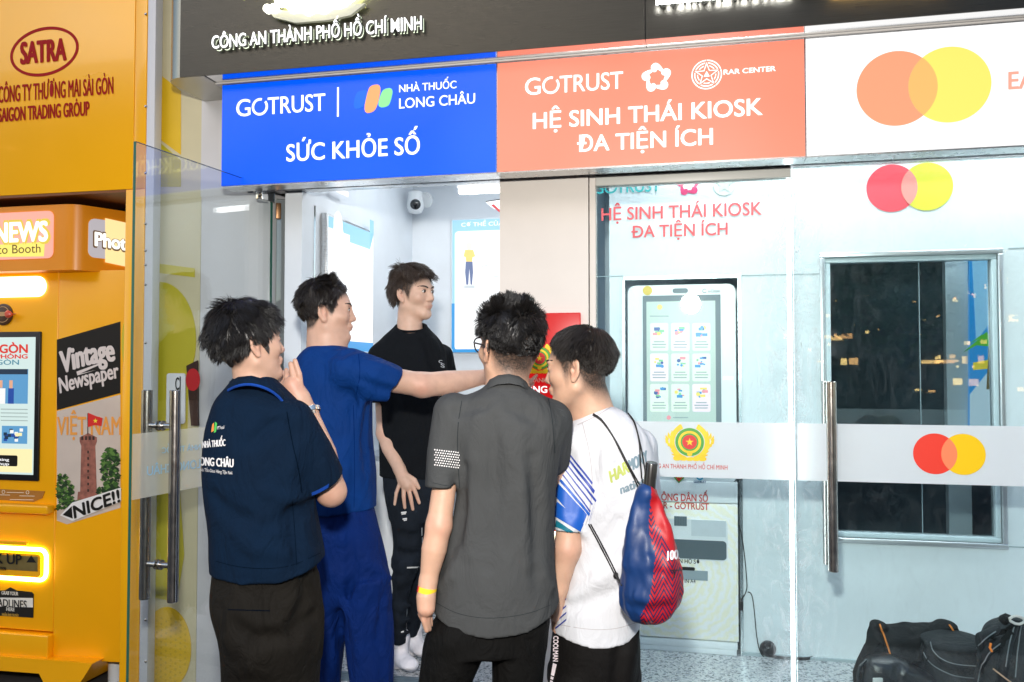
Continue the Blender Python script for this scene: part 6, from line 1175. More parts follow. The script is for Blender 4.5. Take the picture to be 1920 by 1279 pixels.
f.cut(hem([(540, 957), (620, 958), (702, 951)], d)); f.cut(lambda x, y, z: .062 * 1 - np.sqrt((x - J(616, 650, d)[0]) ** 2 + (y - 3.17) ** 2 + 0 * z) if False else -1 + 0 * x + 0 * y + 0 * z)
f.noise(.0035, (10, 10, 5), 11); f.noise(.002, (28, 28, 14), 12)
for pts, r, kd in ((((742, 700), (715, 690), (690, 682)), .007, 'add'), (((735, 735), (705, 728), (680, 715)), .007, 'sub'), (((722, 745), (696, 742), (672, 735)), .008, 'add'), (((680, 745), (665, 800), (658, 880)), .009, 'add'), (((692, 760), (685, 820), (690, 880)), .007, 'sub'), (((662, 760), (664, 850), (664, 955)), .003, 'sub'), (((660, 655), (640, 662), (612, 660)), .006, 'sub')): f.fold(pts, r, 2.85, 3.2, kind=kd)
p.cloth('shirt', f, scrub)
seam(p, [(672, 664), (676, 700), (668, 740)], 1.2, S('seam_navy', (0, 30, 84), rough=1, spec=0)); p.decal('seam', [([(x0, y0), (x0 + 1.2, y0), (x1 + 1.2, y1), (x1, y1)], [(0, 1, 2, 3)], 0) for x0, y0, x1, y1 in ((662, 760, 664, 830), (664, 830, 664, 900), (664, 900, 663, 952), (688, 838, 706, 846))], S('seam_navy', (0, 30, 84), rough=1, spec=0), lift=.0012)
f = Field((J(540, 690, d)[0], 2.84, ZF + .02), (J(770, 690, d)[0], 3.42, J(0, 930, d)[2]), .006)
f.add(loft([(940, 562, 698, d, .128), (990, 562, 710, d, .135), (1040, 566, 722, d, .135), (1090, 572, 731, d, .125), (1130, 580, 734, d, .10)], 2.3, .03), .02)
f.add(loft([(1080, 638, 728, 3.12, .11), (1190, 648, 738, 3.12, .10), (1279, 659, 737, 3.12, .095), (1400, 668, 738, 3.12, .09)], 2.2), .02); f.add(loft([(1080, 570, 655, 3.17, .12), (1190, 580, 646, 3.17, .11), (1279, 586, 637, 3.17, .10), (1400, 580, 632, 3.18, .09)], 2.2), .035)
f.noise(.004, (8, 8, 4), 15); f.noise(.0022, (24, 24, 12), 16)
for pts, r, kd in ((((655, 975), (662, 1080), (640, 1180)), .008, 'sub'), (((690, 1060), (712, 1075), (728, 1085)), .008, 'add'), (((640, 1120), (670, 1180), (680, 1279)), .009, 'add'), (((720, 1120), (712, 1200), (722, 1279)), .008, 'sub'), (((610, 1180), (622, 1230), (630, 1279)), .008, 'add')): f.fold(pts, r, 2.85, 3.2, kind=kd)
p.cloth('trousers', f, scrub2); shoes(p, [(608, 3.18, (1, .6)), (702, 3.12, (1, .4))], ZF, S('sandal_white', (214, 214, 214), rough=.5))

# ---- black T-shirt, standing inside in socks
d = 3.70
p = Person('young man in a black T-shirt, ripped dark jeans and white socks inside the room', (J(765, 690, d)[0], d, ZF)); p.tone = np.array([.66, .43, .32])
hd = Head(J(775, 551, d), 119, 0, 2, .925)
elb, wri = J(722, 812, 3.66), J(749, 880, 3.58)
prims = [(loft([(632, 745, 798, d, .05), (680, 730, 815, d, .07), (860, 735, 806, d, .08), (930, 738, 806, d, .08)]), .02), (chain([J(716, 690, 3.66), elb], [.034, .036]), .02), (chain([elb, J(732, 840, 3.63), wri], [.036, .037, .0245]), .015), (chain([J(832, 680, 3.78), J(846, 800, 3.80), J(835, 890, 3.72)], [.042, .036, .025]), .02)]
prims += [(chain([J(757, 920, 3.66), J(764, 1040, 3.655), J(749, 1110, 3.665), J(749, 1200, 3.69)], [.05, .036, .022, .028]), .02), (chain([J(792, 920, 3.77), J(792, 1040, 3.775), J(786, 1100, 3.79), J(774, 1190, 3.84)], [.05, .03, .022, .026]), .02), (chain([J(748, 1235, 3.71), J(772, 1248, 3.62)], [.026, .02]), .02), (chain([J(772, 1205, 3.85), J(792, 1222, 3.78)], [.026, .02]), .02)]
prims += hand(wri, [J(757, 898, 3.565), J(764, 908, 3.56)], [.0245, .029, .030], [([J(750, 905, 3.555), J(743, 925, 3.55), J(740, 946, 3.55)], .88), [J(757, 910, 3.55), J(757, 932, 3.545), J(759, 952, 3.55)], [J(765, 911, 3.55), J(770, 934, 3.545), J(774, 955, 3.55)], [J(772, 908, 3.55), J(780, 926, 3.55), J(786, 943, 3.555)], ([J(764, 892, 3.56), J(777, 900, 3.56), J(785, 915, 3.56)], 1.15)], .0088)
p.body(hd, prims, chain([J(768, 580, d), J(768, 640, d)], [.050, .060]), (J(690, 690, d)[0], 3.44, ZF + .002), (J(860, 690, d)[0], 4.0, J(0, 482, d)[2]), h=.0034, fade=(.032, -.004), flush=[(J(770, 935, 3.56), .04), (J(722, 815, 3.63), .03)])
p.face(.85, gaze=.0, lid=1.0)
def sty3(q, g, rs): v = q - np.array((-.06, -.01, .12)); v = v / (np.linalg.norm(v, axis=1)[:, None] + .02); return v + np.array((.35, .15, 0)) * np.clip((q[:, 2] - .05) / .04, 0, 1)[:, None] + np.array((-.1, 0, -.25)) * np.clip((-.02 - q[:, 0]) / .04, 0, 1)[:, None]
p.hair(brown_hair, lambda x, y, z: .003 + .012 * np.clip((z - .065) / .04, 0, 1) + .003 * np.clip((-.05 - x) / .04, 0, 1), sty3, n=4200, length=.048, lift=.28, swirl=.8, seed=8, clump=.8, cl=40, wild=.24, fly=90, capnoise=.010, capfreq=55, hl=([-.13, -.09, -.075, -.06, -.035, -.016, .004, .03, .05, .07, .10], [-.105, -.108, -.095, -.05, .022, .046, .050, .054, .064, .074, .078]))
tee = fabric('black_tee', (17, 20, 24), rough=.9, var=.15); 
f = Field((J(685, 690, d)[0], 3.46, J(0, 905, d)[2]), (J(862, 690, 3.8)[0], 3.96, J(0, 600, d)[2]), .0042)
f.add(loft([(606, 746, 796, d, .058), (618, 735, 806, d, .072), (632, 720, 820, d, .086), (648, 708, 832, d, .098), (680, 704, 838, d, .112), (760, 709, 838, d, .118), (830, 712, 832, d, .118), (910, 714, 828, d, .118)], 2.3), .02)
arm = chain([J(716, 680, 3.66), elb], [.044, .04]); f.add(cutsleeve(chain([J(716, 668, 3.67), J(714, 712, 3.655), J(717, 760, 3.65)], [.058, .056, .052]), J(716, 753, 3.65), J(722, 812, 3.66) - J(714, 690, 3.65), arm), .02)
f.add(cutsleeve(chain([J(826, 668, 3.77), J(835, 705, 3.80), J(838, 760, 3.81)], [.056, .052, .048]), J(838, 752, 3.81), J(848, 815, 3.82) - J(836, 690, 3.79)), .02)
nk = J(770, 606, 3.66); f.sub((lambda x, y, z: np.sqrt(((x - nk[0]) / .066) ** 2 + ((y - nk[1]) / .08) ** 2 + ((z - nk[2]) / .052) ** 2) * .06 - .06, nk - .1, nk + .1), .006)
f.cut(hem([(700, 889), (740, 892), (800, 893), (830, 888)], d)); f.noise(.0035, (11, 11, 5), 21); f.noise(.002, (30, 30, 12), 22)
for pts, r, kd in ((((808, 640), (826, 690), (838, 745)), .007, 'add'), (((798, 636), (815, 690), (826, 750)), .007, 'sub'), (((735, 700), (738, 760), (730, 830)), .008, 'sub'), (((725, 660), (735, 690), (736, 720)), .008, 'add'), (((800, 700), (805, 780), (798, 860)), .008, 'add')): f.fold(pts, r, 3.46, 3.75, kind=kd)
p.cloth('shirt', f, tee)
p.decal('shirt_emblem', tx('C', (822, 680), (828, 681), (823, 675)) + tx('S', (826, 688), (833, 690), (826, 681)), S('print_grey', (190, 194, 200)), fine=3)
m = MB(); K = 40; vs = []
for kk in range(K):
    t_ = 2 * math.pi * kk / K; q = np.array((nk[0] + .0645 * math.cos(t_), d - .004 + .066 * math.sin(t_), J(0, 611, d)[2] + .022 * math.sin(t_) - .006)); vs.append(tuple(q))
m.tube(vs, .0052, 8, close=True); p.mb('collar', m, tee)
denim = fabric('dark_denim', (26, 32, 40), rough=.85, var=.35, weave=.5, scale=700)
f = Field((J(700, 690, d)[0], 3.44, ZF + .05), (J(830, 690, d)[0], 3.98, J(0, 872, d)[2]), .0042)
f.add(loft([(880, 718, 826, d, .112), (930, 722, 824, d, .118), (975, 730, 820, d, .112)], 2.3), .02)
f.add(loft([(920, 722, 790, 3.66, .09), (968, 731, 793, 3.65, .088), (1017, 738, 794, 3.65, .082), (1053, 737, 790, 3.65, .074), (1090, 736, 776, 3.66, .066), (1122, 735, 766, 3.67, .06), (1205, 737, 762, 3.69, .052)], 2.2), .012)
f.add(loft([(920, 770, 826, 3.77, .085), (1000, 774, 816, 3.77, .08), (1090, 766, 803, 3.79, .068), (1190, 762, 785, 3.84, .052)], 2.2), .012)
f.noise(.004, (12, 12, 9), 31); f.noise(.003, (34, 34, 30), 32)
for y in (1050, 1062, 1085, 1135, 1160, 1185): f.fold(((738, y), (752, y + 5), (768, y + 1)), .006, 3.5, 3.75)
for y in (940, 1000, 1035): f.fold(((745, y), (768, y + 6), (790, y)), .006, 3.5, 3.75, kind='sub')
p.cloth('jeans', f, denim)
wd = [([(x, y), (x + w_, y - 1), (x + w_, y + h_), (x, y + h_ + 1)], [(0, 1, 2, 3)], 0) for x, y, w_, h_ in ((752, 960, 10, 1.6), (753, 963, 8, 1.2), (755, 972, 8, 1.6), (757, 975, 6, 1), (763, 1063, 26, 1.6), (789, 1057, 1.4, 26), (790, 990, 1.3, 14), (791, 1008, 1, 10), (752, 1184, 5, 1.5))]
p.decal('jeans_rip', wd, S('thread_white', (206, 208, 208)), lift=.0012, fine=4)
sock = fabric('white_sock', (232, 228, 232), rough=.9, var=.04)
for a, kk in ((((750, 1195, 3.70), (748, 1225, 3.71), (746, 1246, 3.72)), 0), (((774, 1178, 3.84), (774, 1198, 3.85), (773, 1217, 3.86)), 1)):
    f = Field((J(720, 690, d)[0], 3.45, ZF - .005), (J(815, 690, 3.8)[0], 4.0, ZF + .24), .0032)
    f.add(chain([J(*a[0]), J(*a[1]), J(*a[2])], [.043, .036, .032]), .01)
    if kk == 0: f.add(chain([J(748, 1228, 3.71), J(760, 1240, 3.66), J(771, 1246, 3.62)], [.038, .034, .026]), .02); f.add(ell(J(767, 1247, 3.62), (.035, .04, .018)), .02)
    else: f.add(chain([J(774, 1200, 3.85), J(784, 1212, 3.81), J(793, 1219, 3.775)], [.037, .033, .025]), .02); f.add(ell(J(790, 1220, 3.78), (.034, .04, .018)), .02)
    f.cut(lambda x, y, z: ZF + .003 - z + 0 * x + 0 * y); f.noise(.0012, (40, 40, 40), 40); p.cloth('sock', f, sock)

# ---- grey polo from behind, glasses, wristband
d = 2.35
p = Person('man in a charcoal grey polo seen from behind with glasses and yellow wristband', (J(930, 690, d)[0], d, 0)); p.tone = np.array([.58, .345, .235])
hd = Head(J(954, 651, d), -30, 3, 0, .94)
sh, elb, wri = J(850, 790, 2.33), J(823, 985, 2.29), J(803, 1090, 2.28)
prims = [(loft([(728, 915, 985, d, .06), (790, 862, 1034, d, .09), (900, 868, 1030, d, .1), (1100, 840, 1030, d, .1), (1200, 840, 1020, d, .1)]), .02), (chain([sh, J(832, 920, 2.305), elb], [.034, .0325, .033]), .02), (chain([elb, J(814, 1030, 2.285), wri], [.033, .034, .0225]), .015), (chain([J(1035, 790, 2.37), J(1038, 900, 2.46), J(1000, 930, 2.62)], [.045, .036, .028]), .02)]
prims += [(chain([J(862, 1190, d), J(832, 1450, d), J(829, 1630, d)], [.05, .04, .035]), .02), (chain([J(978, 1190, d), J(970, 1450, d), J(970, 1630, d)], [.045, .04, .035]), .02)]
prims += hand(wri, [J(799, 1120, 2.27), J(799, 1140, 2.265)], [.0235, .026, .024], [([J(791, 1136, 2.27), J(789, 1152, 2.275), J(797, 1170, 2.285)], .95), [J(798, 1142, 2.262), J(795, 1162, 2.262), J(800, 1182, 2.27)], [J(804, 1142, 2.27), J(801, 1162, 2.27), J(805, 1180, 2.28)], ([J(808, 1138, 2.285), J(806, 1156, 2.285), J(808, 1172, 2.29)], .9), ([J(803, 1112, 2.29), J(811, 1128, 2.305), J(809, 1148, 2.315)], 1.15)], .0085)
nk4 = chain([J(955, 675, d), J(952, 735, d)], [.053, .058])
p.body(hd, prims, nk4, (J(770, 690, d)[0], 2.12, .03), (J(1075, 690, d)[0], 2.7, J(0, 535, d)[2]), h=.0034, fade=(.075, .0), flush=[(J(823, 990, 2.27), .03), (J(799, 1150, 2.26), .03)])
p.face()
def sty4(q, g, rs): v = q - np.array((-.05, 0, .06)); v = v / (np.linalg.norm(v, axis=1)[:, None] + .02); t_ = np.clip((q[:, 2] - .06) / .05, 0, 1)[:, None]; v2 = q - np.array((-.045, 0, .13)); v2 = v2 / (np.linalg.norm(v2, axis=1)[:, None] + .02); return v2 * (1 - t_ * .6) + t_ * np.array((0, 0, .9)) + np.array((-.05, 0, -.1))
p.hair(black_hair, lambda x, y, z: .001 + .005 * np.clip((z + .0) / .07, 0, 1), sty4, n=6200, length=.036, grav=.1, lenfn=lambda x, y, z: .010 + .030 * np.clip((z - .0) / .08, 0, 1), lift=lambda x, y, z: .12 + .8 * np.clip((z - .06) / .05, 0, 1), swirl=.9, seed=9, clump=.8, cl=48, wild=.30, fly=300, capnoise=.012, capfreq=45, hl=([-.13, -.075, -.05, -.032, -.016, .004, .014, .024, .034, .05, .07, .10], [-.018, -.018, -.012, .0, .024, .032, .026, .024, .034, .058, .072, .086]))
grey = fabric('charcoal_polo', (66, 67, 67), rough=.8, var=.07)
f = Field((J(775, 690, d)[0], 2.12, J(0, 1195, d)[2]), (J(1085, 690, d)[0], 2.62, J(0, 700, d)[2]), .0044)
f.add(loft([(716, 914, 986, d, .058), (728, 902, 998, d, .072), (742, 872, 1022, d, .088), (758, 848, 1040, d, .10), (780, 838, 1054, d, .112), (810, 838, 1060, d, .12), (850, 850, 1052, d, .122), (900, 858, 1044, d, .118), (960, 852, 1040, d, .116), (1010, 840, 1039, d, .118), (1063, 826, 1041, d, .122), (1122, 815, 1047, d, .126), (1190, 811, 1048, d, .126)], 2.3), .02)
arm = chain([sh, J(832, 920, 2.305)], [.04, .037]); f.add(cutsleeve(chain([J(852, 775, 2.335), J(836, 850, 2.315), J(829, 930, 2.30)], [.058, .050, .046]), J(830, 914, 2.30), J(828, 930, 2.3) - J(836, 840, 2.31), arm), .02)
f.add(chain([J(1036, 790, 2.37), J(1036, 860, 2.42)], [.058, .05]), .03)
f.cut(hem([(800, 1134), (812, 1138), (858, 1161), (917, 1170), (989, 1161), (1035, 1142), (1055, 1120)], d)); f.noise(.003, (9, 9, 3.5), 51); f.noise(.0018, (24, 24, 9), 52)
for pts, r, kd in ((((900, 780), (885, 900), (880, 1040)), .010, 'add'), (((925, 790), (925, 920), (915, 1060)), .010, 'sub'), (((970, 800), (978, 920), (985, 1060)), .010, 'add'), (((1000, 860), (1010, 960), (1012, 1080)), .009, 'sub'), (((866, 880), (862, 960), (850, 1040)), .009, 'sub'), (((860, 770), (880, 762), (905, 760)), .006, 'sub'), (((1010, 790), (985, 772), (960, 765)), .006, 'sub'), (((850, 860), (862, 880), (868, 905)), .007, 'add'), (((830, 1100), (850, 1080), (865, 1040)), .007, 'add'), (((1030, 1100), (1015, 1080), (1005, 1050)), .007, 'add')): f.fold(pts, r, 2.13, 2.4, kind=kd)
p.cloth('shirt', f, grey)
sg_ = S('seam_grey', (44, 48, 50), rough=1, spec=0); seam(p, [(866, 752), (858, 800), (858, 860), (862, 915)], 1.5, sg_); seam(p, [(1028, 748), (1036, 790), (1040, 850)], 1.5, sg_); seam(p, [(818, 1130), (858, 1152), (917, 1161), (989, 1152), (1032, 1134)], 1, sg_, 'hem_stitch'); seam(p, [(812, 905), (830, 910), (850, 912)], 1, sg_, 'cuff_stitch')
dots = []
for i in range(11):
    for j in range(7):
        x = 816 + i * 4.3 + (j % 2) * 2.1; y = 843.5 + j * 4.7 + .12 * (x - 816)
        if x < 862: dots.append(([(x + 1.35 * math.cos(t_), y + 1.35 * math.sin(t_)) for t_ in (2 * math.pi * k / 8 for k in range(8))], [tuple(range(8))], 0))
p.decal('sleeve_dots', dots, S('print_white', (226, 222, 220)), lift=.0018, fine=20)
m = MB(); cv = [(906, 733, 2.335), (914, 722, 2.30), (932, 714, 2.285), (955, 712, 2.28), (976, 716, 2.288), (990, 725, 2.305), (999, 736, 2.34)]
top = [J(x + (952 - x) * .1, y - 11 + abs(x - 952) * .02, dd + .008) for x, y, dd in cv]; bot = [J(x, y + 7, dd - .008) for x, y, dd in cv]; k = len(cv)
vs = top + [(a + b) / 2 + np.array((0, -.004, 0)) for a, b in zip(top, bot)] + bot + [b + np.array((0, .03, .006)) for b in bot] + [t_ + np.array((0, .016, -.004)) for t_ in top]
m.add([tuple(v) for v in vs], [(r * k + i, r * k + i + 1, ((r + 1) % 5) * k + i + 1, ((r + 1) % 5) * k + i) for r in range(5) for i in range(k - 1)]); p.mb('collar', m, grey, 60)
blk = fabric('black_trousers', (9, 8, 7), rough=.8, var=.25, crease=1)
f = Field((J(760, 690, d)[0], 2.1, .05), (J(1075, 690, d)[0], 2.62, J(0, 1115, d)[2]), .006)
f.add(loft([(1125, 838, 1026, d, .104), (1155, 820, 1030, d, .112), (1185, 802, 1026, d, .118), (1215, 794, 1024, d, .12)], 2.3), .02)
f.add(loft([(1150, 824, 925, d, .11), (1180, 804, 920, d, .12), (1210, 794, 915, d, .115), (1240, 790, 900, d, .11), (1279, 784, 884, d, .105), (1450, 786, 876, d, .095), (1655, 790, 868, d, .085)], 2.3), .008); f.add(loft([(1160, 910, 1028, d, .11), (1210, 919, 1024, d, .105), (1279, 922, 1017, d, .10), (1450, 925, 1012, d, .09), (1655, 930, 1010, d, .08)], 2.3), .008)
f.noise(.004, (8, 8, 4), 61); f.noise(.002, (24, 24, 12), 62); p.cloth('trousers', f, blk); shoes(p, [(829, 2.35, (-.2, 1)), (977, 2.35, (.1, 1))], 0, leather_s)
gl = M('glasses_black', (.02, .016, .015), rough=.25)
m = MB()
for sg in (1, -1): m.tube([hd.wld(q) for q in ((.100, sg * .062, .010), (.07, sg * .079, .010), (.01, sg * .0835, .006), (-.012, sg * .085, .0), (-.030, sg * .083, -.018))], [.0022, .0024, .0024, .0024, .002], 8)
p.mb('glasses_temples', m, gl)
for sg in (1, -1):
    m = MB(); o = smooth_poly([(sg * .010, .022), (sg * .064, .024), (sg * .062, -.010), (sg * .046, -.024), (sg * .018, -.020)], 2); m.tube([hd.wld((.106 - abs(q[0]) * .12, q[0], q[1] + .002)) for q in o], .0022, 8, close=True); rim = p.mb('glasses_rim', m, gl)
    m = MB(); vs = [hd.wld((.106 - abs(q[0]) * .12, q[0], q[1] + .002)) for q in o]; m.add([tuple(v) for v in vs], [tuple(range(len(vs)))]); p.mb('lens', m, glass('lens_glass', (.93, .94, .96)), 0)
m = MB(); m.tube([hd.wld((.107, y_, .012 + .004 * math.cos(y_ * 150))) for y_ in (-.011, -.005, 0, .005, .011)], .0022, 8); p.mb('glasses_bridge', m, gl)
ax = (wri - elb) / np.linalg.norm(wri - elb); b1 = np.cross(ax, (0, 1, 0)); b1 /= np.linalg.norm(b1); b2 = np.cross(ax, b1); q = J(800.5, 1106, 2.275); vs = []; K = 30
for kk in range(K):
    t_ = 2 * math.pi * kk / K; dr = b1 * math.cos(t_) * .0242 + b2 * math.sin(t_) * .0262
    for e_, h_ in ((1, -.007), (1.06, -.007), (1.06, .007), (1, .007)): vs.append(tuple(q + dr * e_ + ax * h_))
m = MB()
for i in range(K):
    t_ = 2 * math.pi * i / K; c_ = b1 * math.cos(t_); mi = 1 if c_[0] < -.75 * .9 and t_ < math.pi else (2 if c_[0] < -.55 and t_ >= math.pi else 0)
    m.add([vs[4 * i + j] for j in range(4)] + [vs[4 * ((i + 1) % K) + j] for j in range(4)], [(j, (j + 1) % 4, 4 + (j + 1) % 4, 4 + j) for j in range(4)], mi)
p.mb('wristband', m, [S('band_yellow', (246, 206, 50), rough=.4), S('band_red', (220, 40, 60), rough=.4), S('band_sky', (50, 140, 220), rough=.4)])

# ---- white T-shirt with printed sleeve
d = 2.50
p = Person('young man in a white T-shirt with blue striped sleeve leaning towards the panel', (J(1115, 690, d)[0], d, 0)); p.tone = np.array([.62, .38, .265])
hd = Head(J(1085, 692, 2.46), -68, -5, 3, .93)
sh, elb, wri = J(1078, 850, 2.47), J(1064, 1030, 2.43), J(1047, 1105, 2.44)
prims = [(loft([(775, 1090, 1150, d, .06), (850, 1070, 1200, d, .09), (950, 1085, 1215, d, .1), (1150, 1060, 1195, d, .1), (1250, 1060, 1180, d, .1)]), .02), (chain([sh, elb], [.045, .036]), .02), (chain([elb, wri], [.036, .026]), .015), (chain([J(1190, 840, 2.6), J(1200, 960, 2.68), J(1150, 1000, 2.76)], [.045, .036, .028]), .02)]
prims += [(chain([J(1080, 1220, d), J(1075, 1450, d), J(1074, 1590, d)], [.05, .04, .035]), .02), (chain([J(1148, 1220, 2.53), J(1153, 1450, 2.53), J(1154, 1590, 2.53)], [.05, .04, .035]), .02)]
prims += hand(wri, [J(1043, 1130, 2.45), J(1042, 1150, 2.455)], [.025, .026, .022], [[J(1038, 1150, 2.46), J(1038, 1180, 2.47)], [J(1043, 1152, 2.455), J(1043, 1185, 2.465)], [J(1048, 1150, 2.455), J(1048, 1180, 2.46)], [J(1050, 1145, 2.45), J(1053, 1170, 2.46)], [J(1038, 1120, 2.47), J(1034, 1145, 2.49)]], .008)
p.body(hd, prims, chain([J(1096, 710, 2.47), J(1112, 785, 2.50)], [.054, .068]), (J(1000, 690, 2.45)[0], 2.2, .03), (J(1250, 690, 2.6)[0], 2.86, J(0, 597, 2.46)[2]), h=.0034, fade=(.060, .0), flush=[(J(1064, 1030, 2.41), .03)])
p.face(.85, lid=.85)
def sty5(q, g, rs): v = q - np.array((-.065, -.01, .14)); return v / (np.linalg.norm(v, axis=1)[:, None] + .02) + np.array((.05, 0, -.05))
p.hair(soft_black, lambda x, y, z: .001 + .004 * np.clip((z - .0) / .06, 0, 1), sty5, n=6200, length=.04, grav=.12, lenfn=lambda x, y, z: (.012 + .034 * np.clip((z - .02) / .06, 0, 1)) * np.clip((.085 - x) / .07, .28, 1), lift=.08, swirl=.3, seed=12, clump=.35, wild=.13, fly=40, capnoise=.004, capfreq=60, hl=([-.13, -.075, -.05, -.032, -.016, .004, .014, .024, .034, .05, .07, .10], [-.022, -.022, -.014, .0, .022, .030, .026, .026, .038, .060, .074, .090]))
wt = fabric('white_tee', (208, 209, 213), rough=.85, var=.04, weave=.2)
f = Field((J(1010, 690, 2.45)[0], 2.18, J(0, 1215, d)[2]), (J(1255, 690, 2.6)[0], 2.80, J(0, 738, d)[2]), .0044)
f.add(loft([(760, 1094, 1148, d, .058), (772, 1084, 1168, d, .08), (790, 1070, 1190, d, .098), (812, 1062, 1208, d, .11), (840, 1058, 1220, d, .118), (900, 1066, 1232, d, .122), (960, 1074, 1234, d, .122), (1030, 1068, 1230, d, .12), (1100, 1052, 1220, d, .12), (1165, 1037, 1199, d, .122), (1220, 1033, 1196, d, .122)], 2.3), .02)
arm = chain([sh, elb], [.047, .042]); f.add(cutsleeve(chain([J(1084, 835, 2.475), J(1080, 915, 2.455), J(1068, 1010, 2.435)], [.060, .058, .048]), J(1070, 997, 2.437), J(1066, 1030, 2.43) - J(1076, 930, 2.45), arm), .02)
f.add(chain([J(1196, 840, 2.58), J(1205, 930, 2.64)], [.06, .055]), .03)
f.cut(hem([(1030, 1168), (1038, 1177), (1104, 1189), (1153, 1188), (1185, 1180), (1200, 1168)], d)); f.noise(.0035, (9, 9, 4), 71); f.noise(.002, (24, 24, 10), 72)
for pts, r, kd in ((((1150, 930), (1120, 960), (1098, 1000)), .008, 'add'), (((1160, 980), (1125, 1030), (1098, 1080)), .009, 'sub'), (((1170, 1060), (1120, 1085), (1075, 1120)), .008, 'add'), (((1150, 1110), (1105, 1130), (1070, 1140)), .007, 'sub'), (((1120, 800), (1110, 850), (1108, 900)), .008, 'sub'), (((1150, 800), (1145, 860), (1140, 920)), .007, 'add'), (((1062, 850), (1075, 900), (1070, 960)), .007, 'sub')): f.fold(pts, r, 2.2, 2.6, kind=kd)
p.cloth('shirt', f, wt); wsh = p.bvh
pb, pc_, pt2, pg = S('stripe_blue', (38, 62, 150)), S('stripe_cobalt', (14, 84, 176)), S('stripe_teal', (16, 110, 130)), S('stripe_lime', (150, 180, 80))
def band(a, b, w0, w1, mi): return ([(a[0], a[1]), (b[0], b[1]), (b[0] - w1 * .45, b[1] + w1), (a[0] - w0 * .3, a[1] + w0)], [(0, 1, 2, 3)], mi)
sw_ = S('seam_pale', (176, 170, 172), rough=1, spec=0); seam(p, [(1092, 792), (1106, 850), (1112, 905), (1106, 960), (1098, 985)], 1.4, sw_); seam(p, [(1042, 1170), (1104, 1181), (1153, 1180), (1190, 1168)], 1, sw_, 'hem_stitch'); seam(p, [(1083, 797), (1118, 781), (1146, 763)], 1.6, sw_, 'collar_seam')
st = [band((1056, 834), (1112, 905), 3, 4, 0), band((1053, 842), (1116, 920), 3, 6, 0), band((1048, 850), (1119, 938), 2.5, 4, 0), band((1047, 863), (1112, 945), 2.5, 3, 0), band((1046, 876), (1108, 958), 2.5, 3, 0), band((1046, 905), (1101, 965), 22, 25, 1), band((1045, 890), (1107, 963), 5, 5, 1), band((1045, 940), (1094, 983), 26, 14, 1), band((1044, 975), (1075, 997), 12, 4, 2)]
st += [band((1118, 935), (1106, 975), 4, 4, 0), band((1116, 950), (1104, 985), 3, 3, 0)]
p.decal('sleeve_stripes', st, [pb, pc_, pt2], lift=.0018, fine=7)
p.decal('side_stripes', [band((1063, 1095 + i * 13), (1048 - i * 1.2, 1112 + i * 13), 4, 5, 0) for i in range(6)], [pb], lift=.0018, fine=7)
p.decal('shirt_lettering', txb('HAR', (1146, 905), (1180, 884), (1142, 884), w=1.3), S('print_olive', (176, 186, 96)), lift=.002, fine=6); p.decal('shirt_lettering', txb('MONY', (1181, 884), (1214, 866), (1178, 863), w=1.2) + txb('nation', (1164, 926), (1210, 908), (1162, 911), w=1), S('print_slate', (120, 140, 150)), lift=.002, fine=6)
f = Field((J(1005, 690, d)[0], 2.18, .05), (J(1235, 690, d)[0], 2.8, J(0, 1150, d)[2]), .006)
f.add(loft([(1160, 1042, 1192, d, .112), (1190, 1034, 1197, d, .122), (1240, 1030, 1198, d, .126), (1279, 1026, 1198, d, .124)], 2.4), .02); f.add(loft([(1250, 1028, 1130, d, .12), (1450, 1030, 1120, d, .1), (1600, 1034, 1112, d, .085)], 2.3), .015); f.add(loft([(1250, 1100, 1198, 2.53, .12), (1450, 1110, 1196, 2.53, .1), (1600, 1116, 1192, 2.53, .085)], 2.3), .015)
f.noise(.004, (8, 8, 4), 81); f.noise(.002, (24, 24, 12), 82); f.fold(((1172, 1190), (1160, 1230), (1152, 1300)), .006, 2.2, 2.55, kind='sub'); f.fold(((1190, 1185), (1180, 1230), (1170, 1300)), .008, 2.2, 2.55)
p.cloth('trousers', f, fabric('black_track_trousers', (15, 13, 12), rough=.7, var=.15))
shoes(p, [(1074, 2.5, (-.6, 1)), (1154, 2.53, (-.4, 1))], 0, leather_s)
refl = M('reflective_print_glow', lin((244, 228, 230)), rough=.4, emit=.25, ecol=(.9, .85, .86))  # slight emission imitates light thrown back by the print
p.decal('leg_lettering', txb('COOLMAN', (1039, 1193), (1038, 1240), (1048, 1193), w=.5), refl, lift=.002, fine=6); p.decal('leg_stripe', [([(1038, 1243), (1045, 1246), (1040, 1268), (1034, 1266)], [(0, 1, 2, 3)], 0), ([(1034, 1268), (1039.5, 1270.5), (1038, 1275), (1033, 1273)], [(0, 1, 2, 3)], 0), ([(1033, 1275), (1038, 1277), (1037, 1284), (1032, 1284)], [(0, 1, 2, 3)], 0)], refl, lift=.002)
